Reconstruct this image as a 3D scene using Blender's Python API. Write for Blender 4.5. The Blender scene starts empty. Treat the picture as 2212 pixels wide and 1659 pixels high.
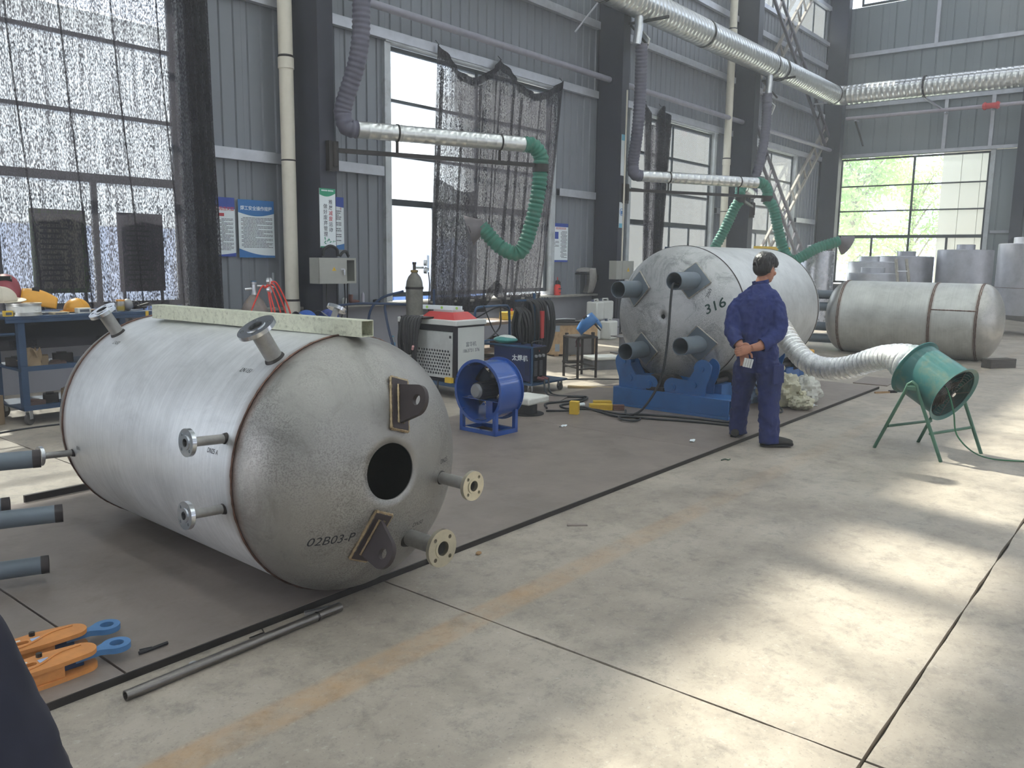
import bpy, bmesh, math, random
from mathutils import Vector, Matrix, noise as mnoise
random.seed(7)
scene = bpy.context.scene
COL = scene.collection
PI = math.pi
def R(d): return math.radians(d)

# ------------------------------------------------------------ camera, world, sun, exposure
cam_d = bpy.data.cameras.new('camera'); cam = bpy.data.objects.new('camera', cam_d); COL.objects.link(cam)
cam_d.sensor_fit = 'HORIZONTAL'; cam_d.sensor_width = 36.0
cam_d.lens = 36.0 * 1785.8 / 2212.0
cam_d.clip_start = 0.05; cam_d.clip_end = 400
_p, _y, _r = 0.15129, 0.68254, 0.012996
_f = Vector((math.cos(_y)*math.cos(_p), math.sin(_y)*math.cos(_p), -math.sin(_p)))
_rt = Vector((math.sin(_y), -math.cos(_y), 0)); _up = _rt.cross(_f)
_rx = math.cos(_r)*_rt + math.sin(_r)*_up
_ux = -math.sin(_r)*_rt + math.cos(_r)*_up
_m = Matrix((( _rx.x, _ux.x, -_f.x), (_rx.y, _ux.y, -_f.y), (_rx.z, _ux.z, -_f.z))).to_4x4()
_m.translation = Vector((0, 0, 1.57))
cam.matrix_world = _m
scene.camera = cam

w = bpy.data.worlds.new('sky'); scene.world = w; w.use_nodes = True
bg = w.node_tree.nodes['Background']
bg.inputs[0].default_value = (0.82, 0.88, 1.0, 1); bg.inputs[1].default_value = 4.3

sun_d = bpy.data.lights.new('sun', 'SUN'); sun_d.energy = 24.0; sun_d.angle = R(1.5); sun_d.color = (1.0, 0.92, 0.76)
sun = bpy.data.objects.new('sun', sun_d); COL.objects.link(sun)
_az, _el = R(-102.4), R(44.6)
_sd = Vector((math.cos(_az)*math.cos(_el), math.sin(_az)*math.cos(_el), -math.sin(_el)))
sun.rotation_euler = _sd.to_track_quat('-Z', 'Y').to_euler()
sun.location = (6, 30, 30)

def portal(name, loc, sx, sy, direction):      # guides sky sampling through a window opening, emits nothing itself
    d = bpy.data.lights.new(name, 'AREA'); d.shape = 'RECTANGLE'; d.size = sx; d.size_y = sy; d.cycles.is_portal = True
    o = bpy.data.objects.new(name, d); COL.objects.link(o); o.location = loc
    o.rotation_euler = Vector(direction).to_track_quat('-Z', 'Y').to_euler()
vs = scene.view_settings
scene.display_settings.display_device = 'sRGB'
vs.view_transform = 'Standard'; vs.look = 'None'; vs.exposure = -0.2; vs.gamma = 1.0; vs.use_curve_mapping = False
scene.cycles.max_bounces = 8; scene.cycles.transparent_max_bounces = 24
scene.cycles.diffuse_bounces = 5; scene.cycles.glossy_bounces = 4; scene.cycles.sample_clamp_indirect = 8.0
scene.cycles.use_denoising = True

# ------------------------------------------------------------ materials
def lin(c):
    if isinstance(c, str):
        c = tuple(int(c[i:i+2], 16)/255 for i in (0, 2, 4))
    return tuple(((v/12.92) if v <= 0.04045 else ((v+0.055)/1.055)**2.4) for v in c)
_M = {}
def nd(nt, t, **kw):
    n = nt.nodes.new(t)
    for k, v in kw.items(): setattr(n, k, v)
    return n
def mat(name, col, rough=0.55, metal=0.0, var=0.12, scale=6.0, bump=0.0, bscale=40.0, spec=0.5, stretch=(1, 1, 1), dirt=None, dirt_amt=0.5, dscale=3.0, alpha=None, trans=0.0, coat=0.0):
    """Principled material with noise colour variation, optional darker/lighter blotches (dirt) and bump"""
    if name in _M: return _M[name]
    m = bpy.data.materials.new(name); m.use_nodes = True; nt = m.node_tree; b = nt.nodes['Principled BSDF']; L = nt.links.new
    c = lin(col)
    b.inputs['Roughness'].default_value = rough; b.inputs['Metallic'].default_value = metal
    b.inputs['Specular IOR Level'].default_value = spec
    if coat: b.inputs['Coat Weight'].default_value = coat
    if trans: b.inputs['Transmission Weight'].default_value = trans
    tc = nd(nt, 'ShaderNodeTexCoord'); mp = nd(nt, 'ShaderNodeMapping'); mp.inputs['Scale'].default_value = stretch
    L(tc.outputs['Object'], mp.inputs[0])
    n1 = nd(nt, 'ShaderNodeTexNoise'); n1.inputs['Scale'].default_value = scale; n1.inputs['Detail'].default_value = 5; n1.inputs['Roughness'].default_value = .65
    L(mp.outputs[0], n1.inputs['Vector'])
    rp = nd(nt, 'ShaderNodeValToRGB'); rp.color_ramp.elements[0].position = .3; rp.color_ramp.elements[1].position = .7
    rp.color_ramp.elements[0].color = (*[v*(1-var) for v in c], 1); rp.color_ramp.elements[1].color = (*[min(1, v*(1+var)) for v in c], 1)
    L(n1.outputs[0], rp.inputs[0]); out = rp.outputs[0]
    if dirt:
        n2 = nd(nt, 'ShaderNodeTexNoise'); n2.inputs['Scale'].default_value = dscale; n2.inputs['Detail'].default_value = 8; n2.inputs['Roughness'].default_value = .7
        L(mp.outputs[0], n2.inputs['Vector'])
        r2 = nd(nt, 'ShaderNodeValToRGB'); r2.color_ramp.elements[0].position = .52; r2.color_ramp.elements[1].position = .72
        r2.color_ramp.elements[0].color = (0, 0, 0, 1); r2.color_ramp.elements[1].color = (dirt_amt,)*3 + (1,)
        L(n2.outputs[0], r2.inputs[0])
        mx = nd(nt, 'ShaderNodeMix', data_type='RGBA'); L(r2.outputs[0], mx.inputs[0]); L(out, mx.inputs[6]); mx.inputs[7].default_value = (*lin(dirt), 1); out = mx.outputs[2]
    L(out, b.inputs['Base Color'])
    if bump:
        n3 = nd(nt, 'ShaderNodeTexNoise'); n3.inputs['Scale'].default_value = bscale; n3.inputs['Detail'].default_value = 4
        L(mp.outputs[0], n3.inputs['Vector'])
        bp = nd(nt, 'ShaderNodeBump'); bp.inputs['Strength'].default_value = bump; bp.inputs['Distance'].default_value = 0.01
        L(n3.outputs[0], bp.inputs['Height']); L(bp.outputs[0], b.inputs['Normal'])
    _M[name] = m; return m

def stainless(name, col='c9cacb', tints=(), rough=.42, ring=True, scuff=.5, tw=.03):
    """brushed stainless plate; tints = local x of weld seams with brown heat tint beside them"""
    m = bpy.data.materials.new(name); m.use_nodes = True; nt = m.node_tree; b = nt.nodes['Principled BSDF']; L = nt.links.new
    b.inputs['Metallic'].default_value = .68; b.inputs['Specular IOR Level'].default_value = .4
    tc = nd(nt, 'ShaderNodeTexCoord'); sx = nd(nt, 'ShaderNodeSeparateXYZ'); L(tc.outputs['Object'], sx.inputs[0])
    mp = nd(nt, 'ShaderNodeMapping'); mp.inputs['Scale'].default_value = (70, 1.6, 1.6) if ring else (6, 6, 6); L(tc.outputs['Object'], mp.inputs[0])
    br = nd(nt, 'ShaderNodeTexNoise'); br.inputs['Scale'].default_value = 1.0; br.inputs['Detail'].default_value = 6; br.inputs['Roughness'].default_value = .7; L(mp.outputs[0], br.inputs['Vector'])
    bl = nd(nt, 'ShaderNodeTexNoise'); bl.inputs['Scale'].default_value = 2.3; bl.inputs['Detail'].default_value = 7; bl.inputs['Roughness'].default_value = .62; L(tc.outputs['Object'], bl.inputs['Vector'])
    fine = nd(nt, 'ShaderNodeTexNoise'); fine.inputs['Scale'].default_value = 95; fine.inputs['Detail'].default_value = 3; L(tc.outputs['Object'], fine.inputs['Vector'])
    ad = nd(nt, 'ShaderNodeMath', operation='MULTIPLY_ADD'); L(br.outputs[0], ad.inputs[0]); ad.inputs[1].default_value = .55; L(bl.outputs[0], ad.inputs[2])
    rp = nd(nt, 'ShaderNodeValToRGB'); c = lin(col)
    e = rp.color_ramp.elements; e[0].position = .5; e[1].position = 1.0
    e[0].color = (*[v*.72 for v in c], 1); e[1].color = (*[min(1, v*1.1) for v in c], 1)
    L(ad.outputs[0], rp.inputs[0]); out = rp.outputs[0]
    # grey scuffs / speckle
    r2 = nd(nt, 'ShaderNodeValToRGB'); r2.color_ramp.elements[0].position = .50; r2.color_ramp.elements[1].position = .70
    sc = nd(nt, 'ShaderNodeTexNoise'); sc.inputs['Scale'].default_value = 3.4; sc.inputs['Detail'].default_value = 9; sc.inputs['Roughness'].default_value = .78; sc.inputs['Distortion'].default_value = 1.2; L(tc.outputs['Object'], sc.inputs['Vector'])
    L(sc.outputs[0], r2.inputs[0]); ms = nd(nt, 'ShaderNodeMath', operation='MULTIPLY'); L(r2.outputs[0], ms.inputs[0]); ms.inputs[1].default_value = scuff
    mx = nd(nt, 'ShaderNodeMix', data_type='RGBA'); L(ms.outputs[0], mx.inputs[0]); L(out, mx.inputs[6]); mx.inputs[7].default_value = (*[v*.33 for v in c], 1); out = mx.outputs[2]
    if not ring:      # rolling-mill speckle left on the pressed ends, in broad patches
        fs = nd(nt, 'ShaderNodeTexNoise'); fs.inputs['Scale'].default_value = 150; fs.inputs['Detail'].default_value = 2; L(tc.outputs['Object'], fs.inputs['Vector'])
        f1_ = nd(nt, 'ShaderNodeMapRange'); L(fs.outputs[0], f1_.inputs[0]); f1_.inputs[1].default_value = .46; f1_.inputs[2].default_value = .60
        f2_ = nd(nt, 'ShaderNodeMapRange'); L(bl.outputs[0], f2_.inputs[0]); f2_.inputs[1].default_value = .42; f2_.inputs[2].default_value = .58; f2_.inputs[3].default_value = .05; f2_.inputs[4].default_value = .75
        f3_ = nd(nt, 'ShaderNodeMath', operation='MULTIPLY'); L(f1_.outputs[0], f3_.inputs[0]); L(f2_.outputs[0], f3_.inputs[1])
        f4_ = nd(nt, 'ShaderNodeMath', operation='MULTIPLY'); L(f3_.outputs[0], f4_.inputs[0]); f4_.inputs[1].default_value = min(1, scuff*1.3)
        mx = nd(nt, 'ShaderNodeMix', data_type='RGBA'); L(f4_.outputs[0], mx.inputs[0]); L(out, mx.inputs[6]); mx.inputs[7].default_value = (*[v*.40 for v in c], 1); out = mx.outputs[2]
    for t in tints:
        s1 = nd(nt, 'ShaderNodeMath', operation='SUBTRACT'); L(sx.outputs[0], s1.inputs[0]); s1.inputs[1].default_value = t
        s2 = nd(nt, 'ShaderNodeMath', operation='ABSOLUTE'); L(s1.outputs[0], s2.inputs[0])
        s3 = nd(nt, 'ShaderNodeMapRange'); L(s2.outputs[0], s3.inputs[0]); s3.inputs[1].default_value = .006; s3.inputs[2].default_value = tw; s3.inputs[3].default_value = .75; s3.inputs[4].default_value = 0
        s4 = nd(nt, 'ShaderNodeMath', operation='MULTIPLY'); L(s3.outputs[0], s4.inputs[0]); L(bl.outputs[0], s4.inputs[1])
        s5 = nd(nt, 'ShaderNodeMath', operation='MULTIPLY'); L(s4.outputs[0], s5.inputs[0]); s5.inputs[1].default_value = 1.7; s5.use_clamp = True
        mx = nd(nt, 'ShaderNodeMix', data_type='RGBA'); L(s5.outputs[0], mx.inputs[0]); L(out, mx.inputs[6]); mx.inputs[7].default_value = (*lin('6a4a3a'), 1); out = mx.outputs[2]
    L(out, b.inputs['Base Color'])
    rr = nd(nt, 'ShaderNodeMapRange'); L(br.outputs[0], rr.inputs[0]); rr.inputs[3].default_value = rough-.1; rr.inputs[4].default_value = rough+.14; L(rr.outputs[0], b.inputs['Roughness'])
    bp = nd(nt, 'ShaderNodeBump'); bp.inputs['Strength'].default_value = .12; bp.inputs['Distance'].default_value = .004
    a2 = nd(nt, 'ShaderNodeMath', operation='ADD'); L(br.outputs[0], a2.inputs[0]); L(fine.outputs[0], a2.inputs[1]); L(a2.outputs[0], bp.inputs['Height']); L(bp.outputs[0], b.inputs['Normal'])
    _M[name] = m; return m

def mat_floor():
    m = bpy.data.materials.new('concrete_floor'); m.use_nodes = True; nt = m.node_tree; b = nt.nodes['Principled BSDF']; L = nt.links.new
    tc = nd(nt, 'ShaderNodeTexCoord'); sx = nd(nt, 'ShaderNodeSeparateXYZ'); L(tc.outputs['Object'], sx.inputs[0])
    def nz(s, d=6, r=.62, dist=0):
        n = nd(nt, 'ShaderNodeTexNoise'); n.inputs['Scale'].default_value = s; n.inputs['Detail'].default_value = d; n.inputs['Roughness'].default_value = r; n.inputs['Distortion'].default_value = dist
        L(tc.outputs['Object'], n.inputs['Vector']); return n.outputs[0]
    def mx(f, a, c):
        x = nd(nt, 'ShaderNodeMix', data_type='RGBA')
        if isinstance(f, float): x.inputs[0].default_value = f
        else: L(f, x.inputs[0])
        L(a, x.inputs[6]); x.inputs[7].default_value = (*lin(c), 1); return x.outputs[2]
    def ramp(v, a, c, lo=0., hi=1.):
        r = nd(nt, 'ShaderNodeMapRange'); L(v, r.inputs[0]); r.inputs[1].default_value = a; r.inputs[2].default_value = c; r.inputs[3].default_value = lo; r.inputs[4].default_value = hi; return r.outputs[0]
    base = nd(nt, 'ShaderNodeValToRGB'); e = base.color_ramp.elements; e[0].position = .32; e[1].position = .68
    e[0].color = (*lin('8f857a'), 1); e[1].color = (*lin('b3a99b'), 1); L(nz(.9, 8, .68), base.inputs[0]); c = base.outputs[0]
    c = mx(ramp(nz(7.5, 12, .82, .25), .50, .68, 0, .6), c, '5f5b57')       # grey scuffs
    c = mx(ramp(nz(70, 3, .6), .60, .72, 0, .45), c, '54524e')            # pits
    c = mx(ramp(nz(38, 4, .6), .60, .75, 0, .35), c, 'c9c7c0')
    c = mx(ramp(nz(1.7, 10, .74, .2), .50, .66, 0, .45), c, '6f675f')            # pale specks
    # worn yellow walkway line painted on the floor
    y0 = ramp(sx.outputs[1], 2.195, 2.225); y1 = ramp(sx.outputs[1], 2.345, 2.375, 1, 0)
    mu = nd(nt, 'ShaderNodeMath', operation='MULTIPLY'); L(y0, mu.inputs[0]); L(y1, mu.inputs[1])
    mu2 = nd(nt, 'ShaderNodeMath', operation='MULTIPLY'); L(mu.outputs[0], mu2.inputs[0]); L(ramp(nz(3.2, 8, .7), .34, .66, .05, .5), mu2.inputs[1])
    fx = ramp(sx.outputs[0], 2.2, 5.2, 1, .28); mu3 = nd(nt, 'ShaderNodeMath', operation='MULTIPLY'); L(mu2.outputs[0], mu3.inputs[0]); L(fx, mu3.inputs[1])
    c = mx(mu3.outputs[0], c, 'b98a4c')
    L(c, b.inputs['Base Color'])
    L(ramp(nz(2.2, 6, .6), .3, .7, .38, .62), b.inputs['Roughness']); b.inputs['Specular IOR Level'].default_value = .5
    bp = nd(nt, 'ShaderNodeBump'); bp.inputs['Strength'].default_value = .22; bp.inputs['Distance'].default_value = .004
    L(nz(60, 5, .65), bp.inputs['Height']); L(bp.outputs[0], b.inputs['Normal'])
    _M['concrete_floor'] = m; return m

def mat_mesh(name, col, open_amt, sx=1.0):
    """black knitted shade net: a real cloth with gaps between its threads"""
    m = bpy.data.materials.new(name); m.use_nodes = True; nt = m.node_tree; L = nt.links.new
    out = nt.nodes['Material Output']; b = nt.nodes['Principled BSDF']; b.inputs['Base Color'].default_value = (*lin(col), 1); b.inputs['Roughness'].default_value = .9
    b.inputs['Specular IOR Level'].default_value = .1
    tr = nd(nt, 'ShaderNodeBsdfTransparent'); mixs = nd(nt, 'ShaderNodeMixShader'); tl = nd(nt, 'ShaderNodeBsdfTranslucent'); tl.inputs[0].default_value = (.20, .19, .22, 1)
    ms2 = nd(nt, 'ShaderNodeMixShader'); ms2.inputs[0].default_value = .12; L(b.outputs[0], ms2.inputs[1]); L(tl.outputs[0], ms2.inputs[2])
    tc = nd(nt, 'ShaderNodeTexCoord'); mp = nd(nt, 'ShaderNodeMapping'); mp.inputs['Scale'].default_value = (95, 95, 34); L(tc.outputs['Object'], mp.inputs[0])
    n = nd(nt, 'ShaderNodeTexNoise'); n.inputs['Scale'].default_value = 1; n.inputs['Detail'].default_value = 2; L(mp.outputs[0], n.inputs['Vector'])
    mp2 = nd(nt, 'ShaderNodeMapping'); mp2.inputs['Scale'].default_value = (26, 26, .8); L(tc.outputs['Object'], mp2.inputs[0])
    n2 = nd(nt, 'ShaderNodeTexNoise'); n2.inputs['Scale'].default_value = 1; n2.inputs['Detail'].default_value = 3; L(mp2.outputs[0], n2.inputs['Vector'])
    ad = nd(nt, 'ShaderNodeMath', operation='MULTIPLY_ADD'); L(n2.outputs[0], ad.inputs[0]); ad.inputs[1].default_value = .35; L(n.outputs[0], ad.inputs[2])
    r = nd(nt, 'ShaderNodeMapRange'); L(ad.outputs[0], r.inputs[0]); r.inputs[1].default_value = .58; r.inputs[2].default_value = .80; r.inputs[3].default_value = max(0, open_amt-.24); r.inputs[4].default_value = min(1, open_amt+.24)
    L(r.outputs[0], mixs.inputs[0]); L(ms2.outputs[0], mixs.inputs[1]); L(tr.outputs[0], mixs.inputs[2]); L(mixs.outputs[0], out.inputs[0])
    _M[name] = m; return m

def mat_glass(name, dust=.12, tint=(.93, .97, 1.0)):
    m = bpy.data.materials.new(name); m.use_nodes = True; nt = m.node_tree; L = nt.links.new
    out = nt.nodes['Material Output']; nt.nodes.remove(nt.nodes['Principled BSDF'])
    tr = nd(nt, 'ShaderNodeBsdfTransparent'); tr.inputs[0].default_value = (*tint, 1)
    gl = nd(nt, 'ShaderNodeBsdfGlossy'); gl.inputs['Roughness'].default_value = .05
    tl = nd(nt, 'ShaderNodeBsdfTranslucent'); tl.inputs[0].default_value = (.9, .95, 1, 1)
    fr = nd(nt, 'ShaderNodeFresnel'); fr.inputs[0].default_value = 1.35
    a = nd(nt, 'ShaderNodeMixShader'); a.inputs[0].default_value = dust; L(tr.outputs[0], a.inputs[1]); L(tl.outputs[0], a.inputs[2])
    c = nd(nt, 'ShaderNodeMixShader'); L(fr.outputs[0], c.inputs[0]); L(a.outputs[0], c.inputs[1]); L(gl.outputs[0], c.inputs[2]); L(c.outputs[0], out.inputs[0])
    _M[name] = m; return m

# ------------------------------------------------------------ mesh helpers
class MB:
    def __init__(s): s.v = []; s.f = []
    def add(s, vs, fs):
        o = len(s.v); s.v += [tuple(p) for p in vs]; s.f += [tuple(i+o for i in f) for f in fs]; return s
    def box(s, x0, x1, y0, y1, z0, z1, M=None):
        vs = [Vector(p) for p in ((x0,y0,z0),(x1,y0,z0),(x1,y1,z0),(x0,y1,z0),(x0,y0,z1),(x1,y0,z1),(x1,y1,z1),(x0,y1,z1))]
        if M is not None: vs = [M @ p for p in vs]
        return s.add(vs, ((0,3,2,1),(4,5,6,7),(0,1,5,4),(1,2,6,5),(2,3,7,6),(3,0,4,7)))
    def bar(s, p0, p1, a, b, up=(0, 0, 1)):          # rectangular bar a (sideways) x b (up) between two points
        p0, p1 = Vector(p0), Vector(p1); d = (p1-p0).normalized(); u = Vector(up)
        if abs(d.dot(u)) > .98: u = Vector((1, 0, 0))
        sd = d.cross(u).normalized(); u = sd.cross(d)
        M = Matrix((d, sd, u)).transposed().to_4x4(); M.translation = p0
        return s.box(0, (p1-p0).length, -a/2, a/2, -b/2, b/2, M)
    def cyl(s, p0, p1, r0, r1=None, n=16, caps=True):
        return s.tube([p0, p1], [r0, r0 if r1 is None else r1], n, caps)
    def tube(s, path, r, n=8, caps=True, closed=False):
        P = [Vector(p) for p in path]; k = len(P)
        rs = r if isinstance(r, (list, tuple)) else [r]*k
        T = []
        for i in range(k):
            a = P[(i-1) % k] if (closed or i > 0) else P[i]; c = P[(i+1) % k] if (closed or i < k-1) else P[i]
            t = (c-a); T.append(t.normalized() if t.length > 1e-9 else Vector((0, 0, 1)))
        u = T[0].orthogonal().normalized()
        vs = []
        for i in range(k):
            u = (u - T[i]*u.dot(T[i])); u = u.normalized() if u.length > 1e-6 else T[i].orthogonal().normalized()
            w = T[i].cross(u)
            for j in range(n):
                a = 2*PI*j/n; vs.append(P[i] + (u*math.cos(a) + w*math.sin(a))*rs[i])
        fs = []
        for i in range(k if closed else k-1):
            for j in range(n):
                a = i*n+j; b = i*n+(j+1) % n; i2 = (i+1) % k; fs.append((a, b, i2*n+(j+1) % n, i2*n+j))
        if caps and not closed: fs.append(tuple(range(n-1, -1, -1))); fs.append(tuple(range((k-1)*n, k*n)))
        return s.add(vs, fs)
    def lathe(s, prof, n=32, M=None, closed=False):   # prof: [(r, h)] about local Z
        vs = []; k = len(prof)
        for (r, h) in prof:
            for j in range(n):
                a = 2*PI*j/n; p = Vector((r*math.cos(a), r*math.sin(a), h)); vs.append(M @ p if M is not None else p)
        fs = []
        for i in range(k if closed else k-1):
            i2 = (i+1) % k
            for j in range(n): fs.append((i*n+j, i*n+(j+1) % n, i2*n+(j+1) % n, i2*n+j))
        return s.add(vs, fs)
    def prism(s, poly, z0, z1, M=None):
        n = len(poly); vs = [Vector((x, y, z0)) for x, y in poly] + [Vector((x, y, z1)) for x, y in poly]
        if M is not None: vs = [M @ p for p in vs]
        return s.add(vs, [tuple(range(n-1, -1, -1)), tuple(range(n, 2*n))] + [(i, (i+1) % n, n+(i+1) % n, n+i) for i in range(n)])
    def ell(s, c, r, n=16, k=10, M=None, z0=-1.0):
        prof = []
        a0 = math.asin(max(-1, min(1, z0)))
        for i in range(k+1):
            a = a0 + (PI/2-a0)*i/k; prof.append((max(1e-4, math.cos(a)), math.sin(a)))
        T = Matrix.Translation(Vector(c)) @ Matrix.Diagonal((r[0], r[1], r[2], 1))
        if M is not None: T = M @ T
        return s.lathe(prof, n, T)
    def grid(s, fn, nu, nv):
        vs = [fn(i/nu, j/nv) for j in range(nv+1) for i in range(nu+1)]
        return s.add(vs, [(j*(nu+1)+i, j*(nu+1)+i+1, (j+1)*(nu+1)+i+1, (j+1)*(nu+1)+i) for j in range(nv) for i in range(nu)])
    def mesh(s, name, smooth=35):
        me = bpy.data.meshes.new(name); me.from_pydata(s.v, [], s.f); me.update()
        if smooth:
            me.polygons.foreach_set('use_smooth', [True]*len(me.polygons)); me.set_sharp_from_angle(angle=R(smooth))
        return me
    def build(s, name, m, parent=None, smooth=35, bevel=0, solid=0, fix=False):
        me = s.mesh(name, smooth)
        if fix:
            bm = bmesh.new(); bm.from_mesh(me); bmesh.ops.recalc_face_normals(bm, faces=bm.faces); bm.to_mesh(me); bm.free()
        return put(name, me, m, parent, bevel=bevel, solid=solid)
def put(name, me, m, parent=None, loc=None, rot=None, bevel=0, solid=0):
    if m is not None and not me.materials: me.materials.append(m)
    o = bpy.data.objects.new(name, me); COL.objects.link(o)
    if parent is not None: o.parent = parent
    if loc is not None: o.location = loc
    if rot is not None: o.rotation_euler = rot
    if solid:
        d = o.modifiers.new('solid', 'SOLIDIFY'); d.thickness = solid; d.offset = -1
    if bevel:
        d = o.modifiers.new('bevel', 'BEVEL'); d.width = bevel; d.segments = 2; d.limit_method = 'ANGLE'; d.angle_limit = R(40)
    return o
def tag(o, label, cat, group=None, kind=None):
    o['label'] = label
    if cat: o['category'] = cat
    if group: o['group'] = group
    if kind: o['kind'] = kind
    return o
def thing(name, label, cat, loc=(0, 0, 0), rz=0, group=None, rot=None):
    o = bpy.data.objects.new(name, None); COL.objects.link(o); o.empty_display_size = .1
    o.location = loc; o.rotation_euler = rot if rot is not None else (0, 0, rz)
    return tag(o, label, cat, group)
def struct(name, label=None, loc=(0, 0, 0)):
    o = bpy.data.objects.new(name, None); COL.objects.link(o); o.location = loc; o['kind'] = 'structure'
    if label: o['label'] = label
    return o
def copy_tree(o, parent=None):
    c = o.copy(); COL.objects.link(c); c.parent = parent
    for ch in list(o.children): copy_tree(ch, c)
    return c
def plate(outer, holes, th, name='plate', M=None):
    """flat plate with holes (2D curve filled and extruded), returns mesh; lies in local XY, thickness along Z from 0"""
    cu = bpy.data.curves.new(name, 'CURVE'); cu.dimensions = '2D'; cu.fill_mode = 'BOTH'; cu.extrude = th/2
    for pts in [outer] + list(holes):
        sp = cu.splines.new('POLY'); sp.points.add(len(pts)-1); sp.use_cyclic_u = True
        for q, p in zip(sp.points, pts): q.co = (p[0], p[1], 0, 1)
    me = curve_mesh(cu, name)
    me.transform(Matrix.Translation((0, 0, th/2)))
    if M is not None: me.transform(M)
    return me
def curve_mesh(cu, name):
    o = bpy.data.objects.new(name, cu); COL.objects.link(o)
    dg = bpy.context.evaluated_depsgraph_get(); dg.update()
    me = bpy.data.meshes.new_from_object(o.evaluated_get(dg)); me.name = name; me.materials.clear()
    bpy.data.objects.remove(o); bpy.data.curves.remove(cu); return me
def text_mesh(body, size, ext=.0004, align='CENTER', shear=0, bold=0.0):
    cu = bpy.data.curves.new('text', 'FONT'); cu.body = body; cu.size = size; cu.align_x = align; cu.align_y = 'CENTER'; cu.extrude = ext; cu.shear = shear; cu.resolution_u = 3; cu.offset = bold
    return curve_mesh(cu, 'lettering')
def circ(r, n=24, c=(0, 0), a0=0): return [(c[0]+r*math.cos(a0+2*PI*i/n), c[1]+r*math.sin(a0+2*PI*i/n)) for i in range(n)]
def join_meshes(list_me, name):
    bm = bmesh.new()
    for me in list_me: bm.from_mesh(me)
    out = bpy.data.meshes.new(name); bm.to_mesh(out); bm.free()
    return out
def catmull(pts, per=8, closed=False):
    P = [Vector(p) for p in pts]; n = len(P); out = []
    rng = range(n if closed else n-1)
    for i in rng:
        p0 = P[(i-1) % n] if (closed or i > 0) else P[0]*2-P[1]
        p1 = P[i]; p2 = P[(i+1) % n]; p3 = P[(i+2) % n] if (closed or i+2 < n) else P[-1]*2-P[-2]
        for k in range(per):
            t = k/per; out.append(.5*((2*p1)+(-p0+p2)*t+(2*p0-5*p1+4*p2-p3)*t*t+(-p0+3*p1-3*p2+p3)*t**3))
    if not closed: out.append(P[-1])
    return out
def resample(path, step):
    P = [Vector(p) for p in path]; out = [P[0]]; acc = 0
    for a, b in zip(P, P[1:]):
        L = (b-a).length
        if L < 1e-9: continue
        t = step-acc
        while t <= L: out.append(a.lerp(b, t/L)); t += step
        acc = (acc+L) % step
    return out
def hose(mb, path, r, amp, pitch, n=16, wob=0.0, caps=True):    # corrugated flexible hose
    P = resample(path, pitch/4); rs = []
    for i in range(len(P)):
        k = i % 4; rs.append(r + (amp if k == 0 else -amp if k == 2 else 0) + (random.uniform(-wob, wob) if wob else 0))
    return mb.tube(P, rs, n, caps)
def frame_to(d, up=(0, 0, 1)):     # rotation whose local Z points along d
    return Vector(d).normalized().to_track_quat('Z', 'Y').to_matrix().to_4x4()
def cable(name, pts, r, m, label, cat='cable', parent=None, group=None, per=8):
    o = MB().tube(catmull(pts, per), r, 8).build(name, m, parent, smooth=60)
    if parent is None: tag(o, label, cat, group)
    return o

# common materials
m_floor = mat_floor()
m_plate = mat('steel_plate', '867b74', .5, .2, .16, 2.2, .12, 30, dirt='6a6059', dirt_amt=.7, dscale=2.6)
m_wallp = mat('wall_panel_grey', '7a7e86', .5, .1, .05, 1.5, 0, stretch=(1, 1, .15))
m_backp = mat('back_panel_grey', '7e868a', .5, .1, .05, 1.5, 0, stretch=(1, 1, .15))
m_col = mat('column_paint_dark', '31323f', .5, .1, .08, 3)
m_girt = mat('galvanised_girt', 'b9bcc4', .45, .5, .1, 5)
m_block = mat('painted_block_wall', '8a8a92', .8, 0, .08, 2, .1, 40)
m_sill = mat('concrete_sill', '8d8a84', .85, 0, .2, 6, .3, 30)
m_wframe = mat('window_frame_dark', '3c4247', .45, .2, .06)
m_trim = mat('window_trim_pale', 'b7bcc0', .5, .15, .12, 4, dirt='6d6a66', dirt_amt=.5)
m_glass = mat_glass('window_glass')
m_roof = mat('roof_sheet', '9aa3a8', .6, 0, .05)
m_black = mat('black_rubber', '1c1c20', .6, 0, .1)
m_dark = mat('dark_steel', '34302f', .5, .5, .2, 8)
m_chrome = mat('machined_steel', 'd3d6da', .22, 1, .08, 12)
m_pipegrey = mat('grey_primer_pipe', '66707a', .5, .1, .1, 5)
m_galv = mat('spiral_duct_zinc', 'd3d5d4', .3, .85, .14, 7)
m_blue = mat('blue_paint', '24558f', .38, 0, .1, 5, coat=.3)
m_blue2 = mat('dark_blue_paint', '1d3557', .45, 0, .15, 5)
m_white = mat('white_paint', 'd6d8d6', .5, 0, .08, 4)
m_yellow = mat('yellow_card', 'd9b437', .6, 0, .1, 6)
m_orange = mat('orange_paint', 'c98648', .55, 0, .15, 9, dirt='8a5a30', dirt_amt=.5)
m_red = mat('red_plastic', 'c84442', .45, 0, .08)
m_greyhose = mat('grey_flex_hose', '5c5b6a', .6, 0, .12, 8)
m_green = mat('green_flex_hose', '2f7361', .6, 0, .15, 9, dirt='6a756c', dirt_amt=.5, dscale=8)
m_wood = mat('timber', '9c7d58', .75, 0, .25, 4, .1, 30, stretch=(1, 8, 8))
m_foam = mat('white_foam', 'd9d9d2', .85, 0, .1, 10, .2, 50, dirt='8a877e', dirt_amt=.5)
m_card = mat('cardboard', '8f7a5f', .8, 0, .1, 4)
m_weld = mat('weld_bead', '6b5248', .4, .7, .35, 25, .3, 60)
m_ink = mat('marker_ink', '2b2b33', .7, 0, .05)
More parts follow.
